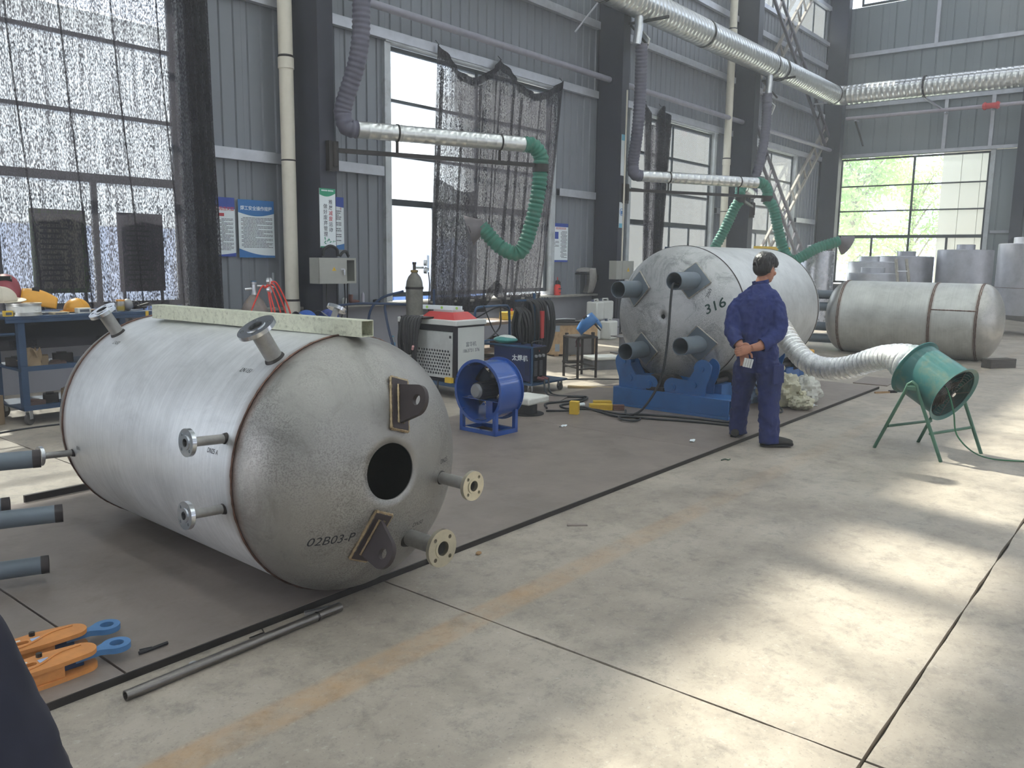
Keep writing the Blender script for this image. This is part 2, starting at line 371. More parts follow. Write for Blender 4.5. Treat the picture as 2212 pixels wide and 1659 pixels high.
m_zinc = mat('bright_zinc', 'c7c9cc', .3, .9, .1, 10)
m_poster = mat('poster_paper', 'dfe6ea', .6, 0, .02)
m_clear = mat_glass('clear_plastic', .45)

# ------------------------------------------------------------ floor
floor = struct('floor', 'grey concrete workshop floor with saw-cut joints')
MB().box(-10, 31, -16.4, 10.4, -.30, -.025).build('floor_bed', mat('joint_dirt', '3a352f', .9), floor)
JX = [-10, 2.6, 14.6, 31]; JY = [-16.4, -5.35, .65, 10.4]
for i in range(3):
    for j in range(3):
        x0, x1, y0, y1 = JX[i]+.006, JX[i+1]-.006, JY[j]+.006, JY[j+1]-.006
        # slightly ragged saw-cut edges
        def edge(a, b, n):
            out = []
            for k in range(n):
                p = Vector(a).lerp(Vector(b), k/n); d = (Vector(b)-Vector(a)).normalized(); nn = Vector((-d.y, d.x))
                out.append(p + nn*(mnoise.noise(Vector((p.x*3, p.y*3, 1)))*.006 + random.uniform(-.0015, .0015) if 0 < k else 0))
            return out
        n = 120
        poly = edge((x0, y0), (x1, y0), n)+edge((x1, y0), (x1, y1), n)+edge((x1, y1), (x0, y1), n)+edge((x0, y1), (x0, y0), n)
        MB().prism([(p.x, p.y) for p in poly], -.025, 0).build('floor_slab', m_floor, floor, smooth=0)

# raised steel working platform made of thick plates
plat = thing('steel_platform', 'low working platform of dark steel plates lying on the concrete under the big tank', 'platform')
for (a, b) in ((-2.6, 1.325), (1.335, 6.2), (6.206, 10.9)):
    MB().box(a, b, 2.91, 5.47, 0, .03).build('steel_plate', m_plate, plat, smooth=0, bevel=.002)
for (px, py, rz, sx, sy, lab) in ((11.55, 3.12, 4, .75, .42, 'loose rectangular steel plate lying past the end of the platform'), (7.35, 5.35, 20, .5, .22, 'thin steel offcut lying on the floor beside the yellow cartons')):
    o = MB().box(-sx/2, sx/2, -sy/2, sy/2, 0, .012).build('loose_plate', m_plate, None, smooth=0)
    o.location = (px, py, .0 if px > 11 else .03); o.rotation_euler = (0, 0, R(rz)); tag(o, lab, 'steel plate')

MB().box(-2.6, 10.9, 2.902, 2.909, 0, .029).build('edge_shade_strip', m_dark, plat, smooth=0)  # added strip: dark mill scale of the plate side plus its painted shadow line
# ------------------------------------------------------------ cladding panels
_pc = {}
def panel_mesh(wd, h, kind):
    k = (round(wd, 3), round(h, 3), kind)
    if k in _pc: return _pc[k]
    mb = MB(); pr = [(0, 0)]
    if kind == 'L':
        n = max(1, round(wd/.225)); st = wd/n
        for i in range(n):
            c = (i+.5)*st; pr += [(c-.028, 0), (c-.014, -.022), (c+.014, -.022), (c+.028, 0)]
    else:
        n = max(1, round(wd/.42)); st = wd/n
        for i in range(n):
            c = (i+.5)*st; pr += [(c-.02, 0), (c-.012, .012), (c+.004, .012), (c+.006, -.012), (c+.016, -.012), (c+.02, 0)]
    pr += [(wd, 0)]
    prof = [(x+.001 if x == 0 else x-.001 if x == wd else x, y) for x, y in pr] + [(wd-.001, .08), (.001, .08)]
    n = len(prof)
    vs = [(x, y, 0) for x, y in prof] + [(x, y, h) for x, y in prof]
    fs = [(i, (i+1) % n, n+(i+1) % n, n+i) for i in range(n)]
    mb.add(vs, fs); me = mb.mesh('wall_panel', 0); me.materials.append(m_wallp if kind == 'L' else m_backp); _pc[k] = me; return me
def clad(parent, plane, u0, u1, z0, z1, wd=.9):
    n = max(1, round((u1-u0)/wd)); st = (u1-u0)/n
    for i in range(n):
        me = panel_mesh(st, z1-z0, plane)
        if plane == 'L': put('wall_panel', me, None, parent, (u0+i*st, 10.0, z0))
        else: put('wall_panel', me, None, parent, (29.0, u0+(i+1)*st, z0), (0, 0, -PI/2))
wl = struct('wall_left', 'grey ribbed metal cladding wall with tall windows')
LWIN = [(-6.2, -1.95), (1.38, 5.63), (9.15, 13.38), (16.35, 20.42), (22.75, 26.1)]
ZB, ZT, CB, CT, ZR = .92, 4.80, 8.55, 9.65, 13.0
prev = -10.0
for (a, b) in LWIN + [(29.1, None)]:
    if a - prev > .1: clad(wl, 'L', prev+.12 if prev > -10 else prev, a-.12 if b else a, .84, ZT+.058)
    prev = b
clad(wl, 'L', -10, 29.1, ZT+.06, CB-.06); clad(wl, 'L', -10, 29.1, CT+.06, ZR)
MB().box(-10, 29.3, 9.97, 10.35, 0, .80).build('block_wall', m_block, wl)
MB().box(-10, 29.1, 9.80, 10.35, .80, .84).build('sill_ledge', m_sill, wl, bevel=.008)
def girt(x0, x1, z, d=.12, h=.14, parent=wl):
    mb = MB(); mb.box(x0, x1, 10-d, 9.978, z+h/2-.006, z+h/2).box(x0, x1, 10-d, 10-d+.006, z-h/2, z+h/2-.0065).box(x0, x1, 10-d, 9.978, z-h/2-.006, z-h/2)
    mb.build('girt', m_girt, parent)
cols = [7.30, 14.92, 21.42, 28.30]
segs = [(-10, 7.25), (7.6, 14.88), (15.26, 21.38), (21.74, 28.26)]
for (a, b) in segs:
    girt(a, b, 4.92); girt(a, b, 6.28); girt(a, b, 7.82)
prev = -10
for (a, b) in LWIN[1:] + [(28.2, None)]:
    pts = [c for c in cols if prev < c < a]
    lo = prev + .2 if prev > -10 else -1.8
    if pts and b: girt(lo, pts[0]-.05, 2.88); girt(pts[0]+.32, a-.2, 2.88)
    else: girt(lo, a-.2, 2.88)
    prev = b

wb = struct('wall_back', 'grey panelled end wall with a wide window')
clad(wb, 'B', 9.62, 9.98, .84, 4.98, .42); clad(wb, 'B', -16, 4.98, .84, 4.98, .84); clad(wb, 'B', -16, 9.98, 5.06, 9.72, .84); clad(wb, 'B', -16, 9.98, 11.6, ZR, .84)
MB().box(28.97, 29.35, -16, 10, 0, .80).build('block_wall', m_block, wb)
MB().box(28.8, 29.35, -16, 9.97, .80, .84).build('sill_ledge', m_sill, wb)
for z in (8.22, 6.62): MB().box(28.87, 28.985, -16, 9.9, z-.06, z+.06).build('girt', m_girt, wb)
MB().box(28.87, 28.985, 4.1, 9.75, 4.99, 5.09).build('girt', m_girt, wb)
for (y, z0, z1) in ((6.4, 5.09, 6.56), (5.12, 5.09, 6.56), (6.85, 8.28, 9.7)): MB().box(28.88, 28.98, y-.05, y+.05, z0, z1).build('girt_post', m_girt, wb)
for (y0, y1) in ((4.3, 4.9),): MB().box(28.9, 28.98, y0, y1, 2.5, 2.58).build('girt', m_girt, wb)

# ------------------------------------------------------------ windows
def window(n, plane, u0, u1, z0, z1, hb, thick, vm, lowq, label, pane=True, upper_v=True):
    o = struct('window_%d' % n, label)
    def T(u, d, z): return (u, 10+.06-d, z) if plane == 'L' else (29+.06-d, u, z)
    def bx(name, ua, ub, za, zb, d0, d1, m, par):
        p, q = T(ua, d0, za), T(ub, d1, zb)
        return MB().box(min(p[0], q[0]), max(p[0], q[0]), min(p[1], q[1]), max(p[1], q[1]), za, zb).build(name, m, par)
    fr = bx('frame', u0, u1, z0, z0+.07, -.03, .03, m_wframe, o)
    bx('frame', u0, u1, z1-.06, z1, -.03, .03, m_wframe, o); bx('frame', u0, u0+.06, z0+.07, z1-.06, -.03, .03, m_wframe, o); bx('frame', u1-.06, u1, z0+.07, z1-.06, -.03, .03, m_wframe, o)
    zs = [z0+.07] + list(hb) + [z1-.06]
    for z in hb: bx('mullion', u0+.06, u1-.06, z-(.05 if z == thick else .022), z+(.05 if z == thick else .022), -.025, .025, m_wframe, o)
    us = [u0+.06] + list(vm) + [u1-.06]
    for i in range(len(zs)-1):
        row = list(us)
        za, zb = zs[i], zs[i+1]
        if i == 0 and lowq: row = sorted(row + list(lowq))
        ga = za + (.05 if za == thick else .022 if i else 0); gb = zb - (.05 if zb == thick else .022 if i < len(zs)-2 else 0)
        for k in range(len(row)-1):
            if k: bx('mullion', row[k]-.03, row[k]+.03, ga, gb, -.024, .024, m_wframe, o)
            if pane: bx('pane', row[k]+(.03 if k else 0), row[k+1]-(.03 if k < len(row)-2 else 0), ga, gb, -.003, .003, m_glass, o)
    return o
def surround(w_, plane, u0, u1, z0, z1):
    for (a, b) in ((u0-.13, u0-.005), (u1+.005, u1+.13)):
        if plane == 'L': MB().box(a, b, 9.93, 10.12, z0-.07, z1+.02).build('jamb_trim', m_trim, w_)
        else: MB().box(28.93, 29.12, a, b, z0-.07, z1+.02).build('jamb_trim', m_trim, w_)
    if plane == 'L': MB().box(u0-.13, u1+.13, 9.90, 10.12, z1+.02, z1+.06).build('head_trim', m_trim, w_)
    else: MB().box(28.90, 29.12, u0-.13, u1+.13, z1+.02, z1+.06).build('head_trim', m_trim, w_)
names = ['window behind the camera along the left wall', 'tall steel window behind the floor-length black net', 'tall steel window half covered by scalloped black net', 'tall steel window with a narrow bunched black net', 'tall steel window behind the laced diagonal braces']
for i, (a, b) in enumerate(LWIN):
    c = (a+b)/2
    w_ = window(i+1, 'L', a, b, ZB, ZT, (2.43, 3.16, 4.0), 2.43, (c,), ((a+c)/2, (b+c)/2), names[i])
    surround(w_, 'L', a, b, ZB, ZT)
    portal('portal', (c, 10.12, (ZB+ZT)/2), b-a, ZT-ZB, (0, -1, 0))
w_ = window(6, 'B', 5.08, 9.5, .88, 4.96, (2.42, 3.25, 4.06), 2.42, (7.22,), (6.1, 8.35), 'wide steel window in the end wall looking onto a tree')
surround(w_, 'B', 5.08, 9.5, .88, 4.96); portal('portal', (29.12, 7.3, 2.9), 4.4, 4.1, (-1, 0, 0))
w_ = window(7, 'B', 4.9, 9.2, 9.75, 11.55, (), 0, (6.3, 7.75), (), 'high window near the top of the end wall')
w_ = window(9, 'B', -14.0, 4.0, 9.75, 11.55, (), 0, (-11, -8, -5, -2, 1), (), 'high window band along the end wall')
portal('portal', (29.12, -2, 10.65), 22, 1.8, (-1, 0, 0))
wins = [(-9.5, -2.2), (-1.8, 7.22), (7.62, 14.84), (15.28, 21.34), (21.78, 28.2)]
k = 10
for (a, b) in wins:
    n = round((b-a)/1.03); window(k, 'L', a, b, CB, CT, (), 0, [a+(b-a)*i/n for i in range(1, n)], (), 'high window band above the crane level'); k += 1
    MB().box(b+.003, b+(.397 if b < 28 else .6), 9.99, 10.07, CB, CT).build('wall_panel', m_wallp, wl)
portal('portal', (9, 10.12, (CB+CT)/2), 37, CT-CB, (0, -1, 0))
for z in (CB, CT): MB().box(-10, 29.1, 9.9, 10.09, z-.055, z+.055).build('girt', m_girt, wl)

MB().box(6.0, 6.22, 9.95, 9.99, CB, CT).build('window_post', m_wframe, wl)
# the part of the hall behind the camera
wr = struct('wall_right', 'far side wall of the hall behind the camera')
for (z0, z1) in ((0, 1.0), (4.8, 8.55), (9.65, 13)): MB().box(-10, 29, -16.4, -16.2, z0, z1).build('wall_panel', m_wallp, wr)
for i in range(6): MB().box(-10+i*7.0, -6.0+i*7.0, -16.4, -16.2, 1.0, 4.8).build('pier', m_wallp, wr)
for i in range(6): MB().box(-10+i*7.0, -9.4+i*7.0, -16.4, -16.2, 8.55, 9.65).build('pier', m_wallp, wr)
portal('portal', (9.5, -16.3, 2.9), 39, 3.8, (0, 1, 0)); portal('portal', (9.5, -16.3, 9.1), 39, 1.1, (0, 1, 0))
wn = struct('wall_near', 'near end wall of the hall with an open gateway')
MB().box(-10.3, -10, -16.4, 1.5, 0, 13).build('wall_panel', m_wallp, wn); MB().box(-10.3, -10, 9.0, 10.35, 0, 13).build('wall_panel', m_wallp, wn); MB().box(-10.3, -10, 1.5, 9.0, 5.5, 13).build('lintel_panel', m_wallp, wn)
portal('portal', (-10.15, 5.25, 2.75), 7.5, 5.5, (1, 0, 0))
ce = struct('ceiling', 'sheet metal roof of the hall with rooflight strips')
m_sky = bpy.data.materials.new('rooflight'); m_sky.use_nodes = True
_nt = m_sky.node_tree; _nt.nodes.remove(_nt.nodes['Principled BSDF']); _t = _nt.nodes.new('ShaderNodeBsdfTranslucent'); _t.inputs[0].default_value = (.82, .86, .88, 1); _nt.links.new(_t.outputs[0], _nt.nodes['Material Output'].inputs[0])
x = -10.3
while x < 29:
    MB().box(x, min(x+4.4, 29.4), -16.4, 10.4, 13.0, 13.08).build('roof_sheet', m_roof, ce)
    if int(x) % 2 == 0 and x+4.4 < 28: MB().box(x+4.4, x+5.6, -16.4, 10.4, 13.02, 13.04).build('rooflight', m_sky, ce)
    x += 5.6

# ------------------------------------------------------------ columns, struts, braces
col_labels = ['dark steel column beside the cream downpipe, with the white bamboo banner', 'dark steel column carrying the middle extraction arm', 'dark steel column behind the grey hose, near the lattice brace', 'dark corner column beside the end wall']
for i, x in enumerate(cols):
    t = thing('steel_column', col_labels[i], 'column', (x, 9.4, 0), group='steel columns along the left wall')
    wd = .26 if i < 2 else .3
    MB().box(0, wd, -.05, -.03, 0, 12.95).build('flange', m_col, t); MB().box(0, wd, .53, .55, 0, 12.95).build('flange', m_col, t)
    MB().box(wd/2-.12, wd/2-.10, -.03, .53, 0, 12.95).build('web', m_col, t)
    MB().box(-.08, wd+.08, -.1, .56, 0, .025).build('base_plate', m_dark, t)
t = thing('steel_column', 'bluish grey wind column against the end wall at the right edge', 'column', (28.65, 4.2, 0))
MB().box(0, .02, -.15, .15, 0, 12.95).build('flange', m_col, t); MB().box(.28, .30, -.15, .15, 0, 12.95).build('flange', m_col, t); MB().box(.02, .28, -.01, .01, 0, 12.95).build('web', m_col, t)
lab = ['between the banner column and the middle column', 'between the middle column and the third column', 'between the third column and the corner column']
for i, (a, b) in enumerate(((7.56, 14.92), (15.2, 21.42), (21.72, 28.3))):
    t = thing('tie_strut', 'round grey tie tube running '+lab[i], 'strut', (a, 9.65, 5.2), group='tie tubes between columns')
    MB().cyl((.012, 0, 0), (b-a-.012, 0, 0), .058, n=16).build('tube', mat('strut_paint', '8d8c98', .5, .1, .1), t)
    for xx in (0, b-a-.012): MB().box(xx, xx+.012, -.1, .1, -.1, .1).build('end_plate', m_col, t)
# laced diagonal braces between the third and the corner column
def laced(label, p0, p1, gap, m, group):
    t = thing('laced_brace', label, 'brace', p0, group=group); d = Vector(p1)-Vector(p0); L = d.length; dn = d.normalized()
    nn = Vector((-dn.z, 0, dn.x))
    for s in (-1, 1):
        MB().bar(nn*gap/2*s, d+nn*gap/2*s, .07, .07, (0, 1, 0)).build('chord', m, t)
    k = int(L/.52)
    for i in range(1, k):
        c = dn*(L*i/k); MB().bar(c-nn*(gap/2-.036), c+nn*(gap/2-.036), .05, .05, (0, 1, 0)).build('batten', m, t)
m_br1 = mat('brace_lit', '9a948c', .55, .1, .1); m_br2 = mat('brace_dark', '55505a', .5, .1, .1)  # the lighter brace tone paints in light falling on the rising diagonals
laced('lit-toned laced brace climbing to the corner column, in front of the window', (21.8, 9.755, .35), (28.1, 9.755, 5.75), .42, m_br1, 'laced diagonal braces')
laced('dark laced brace sloping down from the third column, behind the grey hose', (21.85, 9.50, 5.0), (27.6, 9.50, .3), .42, m_br2, 'laced diagonal braces')
laced('lit-toned laced brace at the top crossing above the big duct', (22.8, 9.755, 6.4), (27.9, 9.755, 11.4), .40, m_br1, 'laced diagonal braces')
laced('dark laced brace at the top sloping down towards the corner column', (21.8, 9.50, 9.4), (27.5, 9.50, 5.4), .40, m_br2, 'laced diagonal braces')
tag(MB().cyl((13.75, 9.72, 5.9), (14.86, 9.3, 7.3), .018, n=8).build('brace_rod', m_girt, None), 'thin pale diagonal rod above the scalloped net', 'rod')
BEAM = ((2.30, 4.45), (2.40, 2.81)); LEGS = ((-.366, .267, 0), (.267, .371, 0), (-.255, -.357, 0), (.365, -.257, 0))

# ------------------------------------------------------------ tanks
def head_mesh(Rr, hd, rh, c0, sign, n=64, k=20, flange=0.0):
    """dished end about local X, open round hole of radius rh centred at c0 (right, up)"""
    mb = MB(); vs = []
    for i in range(k+1):
        t = i/k; tt = math.sin(t*PI/2)
        rr = rh+(Rr-rh)*tt
        for j in range(n):
            a = 2*PI*j/n; y = c0[0]*(1-tt)+rr*math.cos(a); z = c0[1]*(1-tt)+rr*math.sin(a)
            q = min(1, math.hypot(y, z)/Rr); x = hd*math.sqrt(max(0, 1-q*q)) + flange
            vs.append((sign*x, -y, z))
    if flange:
        for j in range(n):
            a = 2*PI*j/n; vs.append((0, -Rr*math.cos(a), Rr*math.sin(a)))
    K = k+1 if flange else k
    for i in range(K):
        for j in range(n):
            a, b = i*n+j, i*n+(j+1) % n
            f = (a, b, b+n, a+n); mb.f.append(f if sign > 0 else f[::-1])
    mb.v = vs; return mb
def shellpt(s, ang, Rr, zc, off=0): return Vector((s, -(Rr+off)*math.cos(R(ang)), zc+(Rr+off)*math.sin(R(ang))))
def headpt(rr, z, Rr, hd, zc, off=0, sign=-1):
    q = (rr*rr+z*z)/(Rr*Rr); return Vector((sign*(hd*math.sqrt(max(0, 1-q))+off), -rr, zc+z))
def flanged_nozzle(par, base, dirn, length, rp, rf, holes=4, m_f=None, bolt_rot=PI/4):
    """pipe stub with weld at its foot and a raised-face flange with bolt holes"""
    d = Vector(dirn).normalized(); B = Vector(base); T = frame_to(d); T.translation = B
    nz = MB().lathe([(rp*.86, length), (rp, length), (rp, -.02), (rp*.86, -.02)], 24, T, closed=True).build('nozzle', mat('nozzle_pipe', '9c9a96', .45, .7, .2, 14), par)
    MB().lathe([(rp*.98, .012), (rp*1.15, .006), (rp*1.3, -.012)], 24, T).build('weld_bead', m_dark, nz)
    me = plate(circ(rf, 40), [circ(rp*.86, 24)]+[circ(rf*.115, 12, (rf*.74*math.cos(bolt_rot+2*PI*i/holes), rf*.74*math.sin(bolt_rot+2*PI*i/holes))) for i in range(holes)], .018, 'flange', T @ Matrix.Translation((0, 0, length-.004)))
    fl = put('flange', me, m_f or m_chrome, nz)
    MB().lathe([(rp*.87, length+.014), (rf*.52, length+.014), (rf*.52, length+.0175), (rp*.87, length+.0175)], 32, T, closed=True).build('raised_face', m_f or m_chrome, nz)
    return nz
def ring(Rr, zc, x, r, n=72, wob=.0): return [(x+(random.uniform(-wob, wob)), Rr*math.cos(2*PI*i/n), zc+Rr*math.sin(2*PI*i/n)) for i in range(n)]
def wrap_text(body, size, m, par, fn, shear=.2, bold=0):
    """handwriting laid on a curved surface; fn(u, v) -> point"""
    me = text_mesh(body, size, .0002, shear=shear, bold=bold)
    bm = bmesh.new(); bm.from_mesh(me); bmesh.ops.triangulate(bm, faces=bm.faces)
    for _ in range(4):
        es = [e for e in bm.edges if e.calc_length() > .012]
        if not es: break
        bmesh.ops.subdivide_edges(bm, edges=es, cuts=1); bmesh.ops.triangulate(bm, faces=bm.faces)
    bm.to_mesh(me); bm.free()
    for v in me.vertices: v.co = fn(v.co.x, v.co.y)
    return put('handwriting', me, m, par)

# --- foreground tank
RA, ZA, LA, HA = .592, .622, 1.695, .37
TA = thing('pressure_tank', 'brushed stainless tank with flanged nozzles and open manhole lying in the foreground', 'tank', (2.425, 2.957, 0), 1.545)
m_sa = stainless('stainless_brushed', 'e4e5e6', (0, LA), .46, True, .22, .05)
m_sh = stainless('stainless_dished', 'a3a09c', (0,), .46, False, .55, .05)
MB().lathe([(RA, 0), (RA, LA)], 96, Matrix.Translation((0, 0, ZA)) @ Matrix.Rotation(PI/2, 4, 'Y')).build('shell', m_sa, TA, solid=0)
h1 = head_mesh(RA, HA, .125, (-.045, .028), -1); o = h1.build('dished_end', m_sh, TA, solid=.008); o.location = (-.001, 0, ZA)
o = head_mesh(RA, HA, .02, (0, 0), 1).build('dished_end', m_sh, TA, solid=.008); o.location = (LA+.001, 0, ZA)
MB().lathe([(.001, -.30), (.3, -.24), (.46, -.16), (RA-.02, -.02), (RA-.02, LA-.01), (.3, LA+.2), (.001, LA+.25)][3:], 48, Matrix.Translation((0, 0, ZA)) @ Matrix.Rotation(PI/2, 4, 'Y')).build('inner_shade_wall', mat('interior_shade', '1d1c1d', .9), TA)  # added lining, near black to paint the shade inside the manhole
for s in (0, LA):
    mb = MB(); pts = ring(RA+.001, ZA, s, 0, 160, .0015); mb.tube(pts, [random.uniform(.0045, .0075) for _ in pts], 6, closed=True); mb.build('weld_seam', m_weld, TA)
for (s, a, L, rp, rf) in ((1.608, 121, .14, .034, .075), (.085, 121.8, .155, .038, .085), (.085, 161.6, .16, .020, .058), (.085, -169.1, .16, .020, .058), (1.614, -168, .16, .018, .052), (.50, 63, .16, .016, .052)):
    p = shellpt(s, a, RA, ZA); d = Vector((0, p.y, p.z-ZA)) if 0 < a < 140 else Vector((0, 1, .06)); flanged_nozzle(TA, p, d, L, rp, rf, 4)
#p = shellpt(.03, 38, RA, ZA); flanged_nozzle(TA, p, Vector((0, p.y, p.z-ZA)), .15, .02, .05, 4)
m_fb = mat('machined_flange_warm', 'c9c3b0', .3, .9, .1, 12)
flanged_nozzle(TA, headpt(.300, -.075, RA, HA, ZA), (-1, 0, 0), .20, .028, .068, 4, m_fb)
flanged_nozzle(TA, headpt(.105, -.318, RA, HA, ZA), (-1, 0, 0), .21, .038, .085, 4, m_fb)
m_lug = mat('hot_rolled_steel', '41393a', .5, .4, .15, 6)
m_wl2 = mat('weld_bead_pale', 'a08d70', .35, .8, .3, 40, .4, 80)
def lug(rr, z, tilt):
    """backing pad hugging the dished end plus lifting ear with a round eye"""
    q = headpt(rr, z, RA, HA, ZA); e = 1e-3
    nrm = Vector((-q.x*-1/HA**2*-1, 0, 0)); nrm = Vector((q.x/HA**2, q.y/RA**2, (q.z-ZA)/RA**2)).normalized()
    upv = (Vector((0, -math.sin(tilt)*-1, math.cos(tilt)))); upv = (upv-nrm*upv.dot(nrm)).normalized(); sd = upv.cross(nrm).normalized()
    T = Matrix((sd, upv, nrm)).transposed().to_4x4(); T.translation = q
    L_ = bpy.data.objects.new('lifting_lug', None); COL.objects.link(L_); L_.parent = TA; L_.matrix_local = T
    MB().box(-.045, .045, -.115, .115, -.012, .012).build('backing_pad', m_lug, L_, bevel=.003)
    ear = [(-.085, -.004), (.085, -.004), (.06, .105)] + [(.046*math.cos(a)+0, .105+.046*math.sin(a)) for a in [R(k) for k in range(20, 161, 14)]] + [(-.06, .105)]
    ear = [(-.088, 0), (.088, 0)] + [(-.012+.068*math.cos(a), .108+.062*math.sin(a)) for a in [R(k) for k in range(10, 171, 16)]]
    me = plate(ear, [circ(.024, 20, (-.012, .112))], .02, 'ear', Matrix.Translation((-.01, 0, .012)) @ Matrix(((0, 0, 1, 0), (1, 0, 0, 0), (0, 1, 0, 0), (0, 0, 0, 1))))
    put('ear', me, m_lug, L_, bevel=.002)
    for (a, b) in (((-.047, -.117), (-.047, .117)), ((.047, -.117), (.047, .117)), ((-.047, .117), (.047, .117)), ((-.047, -.117), (.047, -.117))):
        P = [Vector((a[0]+(b[0]-a[0])*i/24, a[1]+(b[1]-a[1])*i/24, .003)) for i in range(25)]
        MB().tube(P, [random.uniform(.006, .0095) for _ in P], 6).build('weld_bead', m_wl2, L_)
    for s in (-1, 1):
        P = [Vector((s*.013-.0, -.088+.176*i/18, .013)) for i in range(19)]
        MB().tube(P, [random.uniform(.005, .008) for _ in P], 6).build('weld_bead', m_wl2, L_)
lug(.045, .306, -.30); lug(-.13, -.25, -.40)
hp = lambda r0, z0: (lambda u, v: headpt(r0+u, z0+v, RA, HA, ZA, .0012))
wrap_text('02B03-P', .055, m_ink, TA, hp(-.305, -.235)); wrap_text('DN50', .03, m_ink, TA, hp(.15, -.262)); wrap_text('DN25', .03, m_ink, TA, hp(.33, .0))
def sp(s0, a0): return lambda u, v: shellpt(s0-u*.8, a0-math.degrees(v/RA), RA, ZA, .0012)
wrap_text('LN 151', .035, m_ink, TA, sp(.19, 131)); wrap_text('LN50', .035, m_ink, TA, sp(1.5, 128)); wrap_text('DN25 A', .03, m_ink, TA, sp(.16, 168)); wrap_text('KN1', .03, m_ink, TA, sp(1.52, -172))
# hand-held chalk marks (weld rubbed pale patches)
# square tube resting on the tank
m_cream = mat('cream_scuffed_paint', 'c9cbb6', .6, 0, .12, 30, .25, 60, dirt='6d6b58', dirt_amt=.8, dscale=40)
_b0, _b1 = BEAM
sq = thing('square_tube', 'scuffed cream square steel tube lying along the top of the foreground tank', 'steel tube', (_b0[0], _b0[1], 1.2145), math.atan2(_b1[1]-_b0[1], _b1[0]-_b0[0]))
LB = math.hypot(_b1[0]-_b0[0], _b1[1]-_b0[1]); t_ = .004; Sq = .074
MB().box(0, LB, 0, Sq, 0, t_).build('tube_wall', m_cream, sq); MB().box(0, LB, 0, Sq, Sq-t_, Sq).build('tube_wall', m_cream, sq); MB().box(0, LB, 0, t_, t_, Sq-t_).build('tube_wall', m_cream, sq); MB().box(0, LB, Sq-t_, Sq, t_, Sq-t_).build('tube_wall', m_cream, sq)

# --- tank on the turning rolls
RB, ZB2, LB2, HB2 = .721, .998, 2.026, .378
TB = thing('pressure_tank', 'scuffed stainless tank with four grey pipe legs resting on blue turning rolls', 'tank', (7.9, 4.134, 0), -.009)
m_sb = stainless('stainless_dull', 'cfd0cf', (0, LB2), .5, True, .3, .02)
m_sb2 = stainless('stainless_scuffed', 'c3c4c4', (0,), .5, False, 1.0, .02)
MB().lathe([(RB, 0), (RB, LB2)], 96, Matrix.Translation((0, 0, ZB2)) @ Matrix.Rotation(PI/2, 4, 'Y')).build('shell', m_sb, TB)
o = head_mesh(RB, HB2, .024, (.0, .0), -1).build('dished_end', m_sb2, TB, solid=.008); o.location = (-.001, 0, ZB2)
o = head_mesh(RB, HB2, .02, (0, 0), 1).build('dished_end', m_sb2, TB, solid=.008); o.location = (LB2+.001, 0, ZB2)
for s in (0, LB2):
    mb = MB(); pts = ring(RB, ZB2, s, 0, 140); mb.tube(pts, .005, 6, closed=True); mb.build('weld_seam', m_dark, TB)
LEG_END = -.67
for (rr, z, tl) in LEGS:
    q = headpt(rr, z, RB, HB2, ZB2)
    lg = MB().lathe([(.081, 0), (.087, 0), (.087, q.x-LEG_END+.06), (.081, q.x-LEG_END+.06)], 32, Matrix.Translation((LEG_END, q.y, q.z)) @ Matrix.Rotation(PI/2, 4, 'Y'), closed=True).build('pipe_leg', m_pipegrey, TB)
    nrm = Vector((q.x/HB2**2, q.y/RB**2, (q.z-ZB2)/RB**2)).normalized(); sd = Vector((0, 1, 0)); sd = (sd-nrm*sd.dot(nrm)).normalized(); upv = nrm.cross(sd)
    T = Matrix((sd, upv, nrm)).transposed().to_4x4(); T.translation = q + nrm*.004
    T = T @ Matrix.Rotation(R(45), 4, 'Z')
    pad = MB().box(-.13, .13, -.13, .13, -.01, .008, T).build('backing_pad', m_pipegrey, TB)
    c4 = [T @ Vector(c) for c in ((-.133, -.133, .0), (.133, -.133, .0), (.133, .133, .0), (-.133, .133, .0))]
    for i in range(4):
        P = [c4[i].lerp(c4[(i+1) % 4], k/14) for k in range(15)]
        MB().tube(P, [random.uniform(.006, .009) for _ in P], 6).build('weld_bead', mat('weld_silver', 'a9a49a', .35, .8, .3, 40), pad)
hp2 = lambda r0, z0, rot: (lambda u, v: headpt(r0+u*math.cos(rot)-v*math.sin(rot), z0+u*math.sin(rot)+v*math.cos(rot), RB, HB2, ZB2, .0015))
wrap_text('316', .13, mat('green_marker', '3d5a55', .7), TB, hp2(.50, .12, R(30)), .25, .0015)
wrap_text('3069', .045, m_ink, TB, hp2(.44, .25, R(75)), .1)

# --- tank at the back
RC, LC, HC = .626, 2.113, .331
TC = thing('pressure_tank', 'dull stainless tank with brown weld seams lying on the floor behind the green fan', 'tank', (15.26, 4.702, 0), -1.536)
m_sc = stainless('stainless_weathered', 'c9cac6', (0, 1.437, LC), .5, True, .25, .05)
m_sc2 = stainless('stainless_spun', 'bdbbb6', (), .34, False, .4)
MB().lathe([(RC, 0), (RC, LC)], 96, Matrix.Translation((0, 0, RC)) @ Matrix.Rotation(PI/2, 4, 'Y')).build('shell', m_sc, TC)
o = head_mesh(RC, HC, .02, (0, 0), -1).build('dished_end', m_sc2, TC, solid=.006); o.location = (-.001, 0, RC)
o = head_mesh(RC, HC, .02, (0, 0), 1).build('dished_end', m_sc2, TC, solid=.006); o.location = (LC+.001, 0, RC)
for s in (0, 1.437, LC):
    for ds in (-.012, .012):
        pts = ring(RC+.002, RC, s+ds, 0, 140, .002); MB().tube(pts, [random.uniform(.005, .009) for _ in pts], 6, closed=True).build('weld_seam', m_weld, TC)
P = [shellpt(1.45+.66*i/40, 19, RC, RC, .002) for i in range(41)]
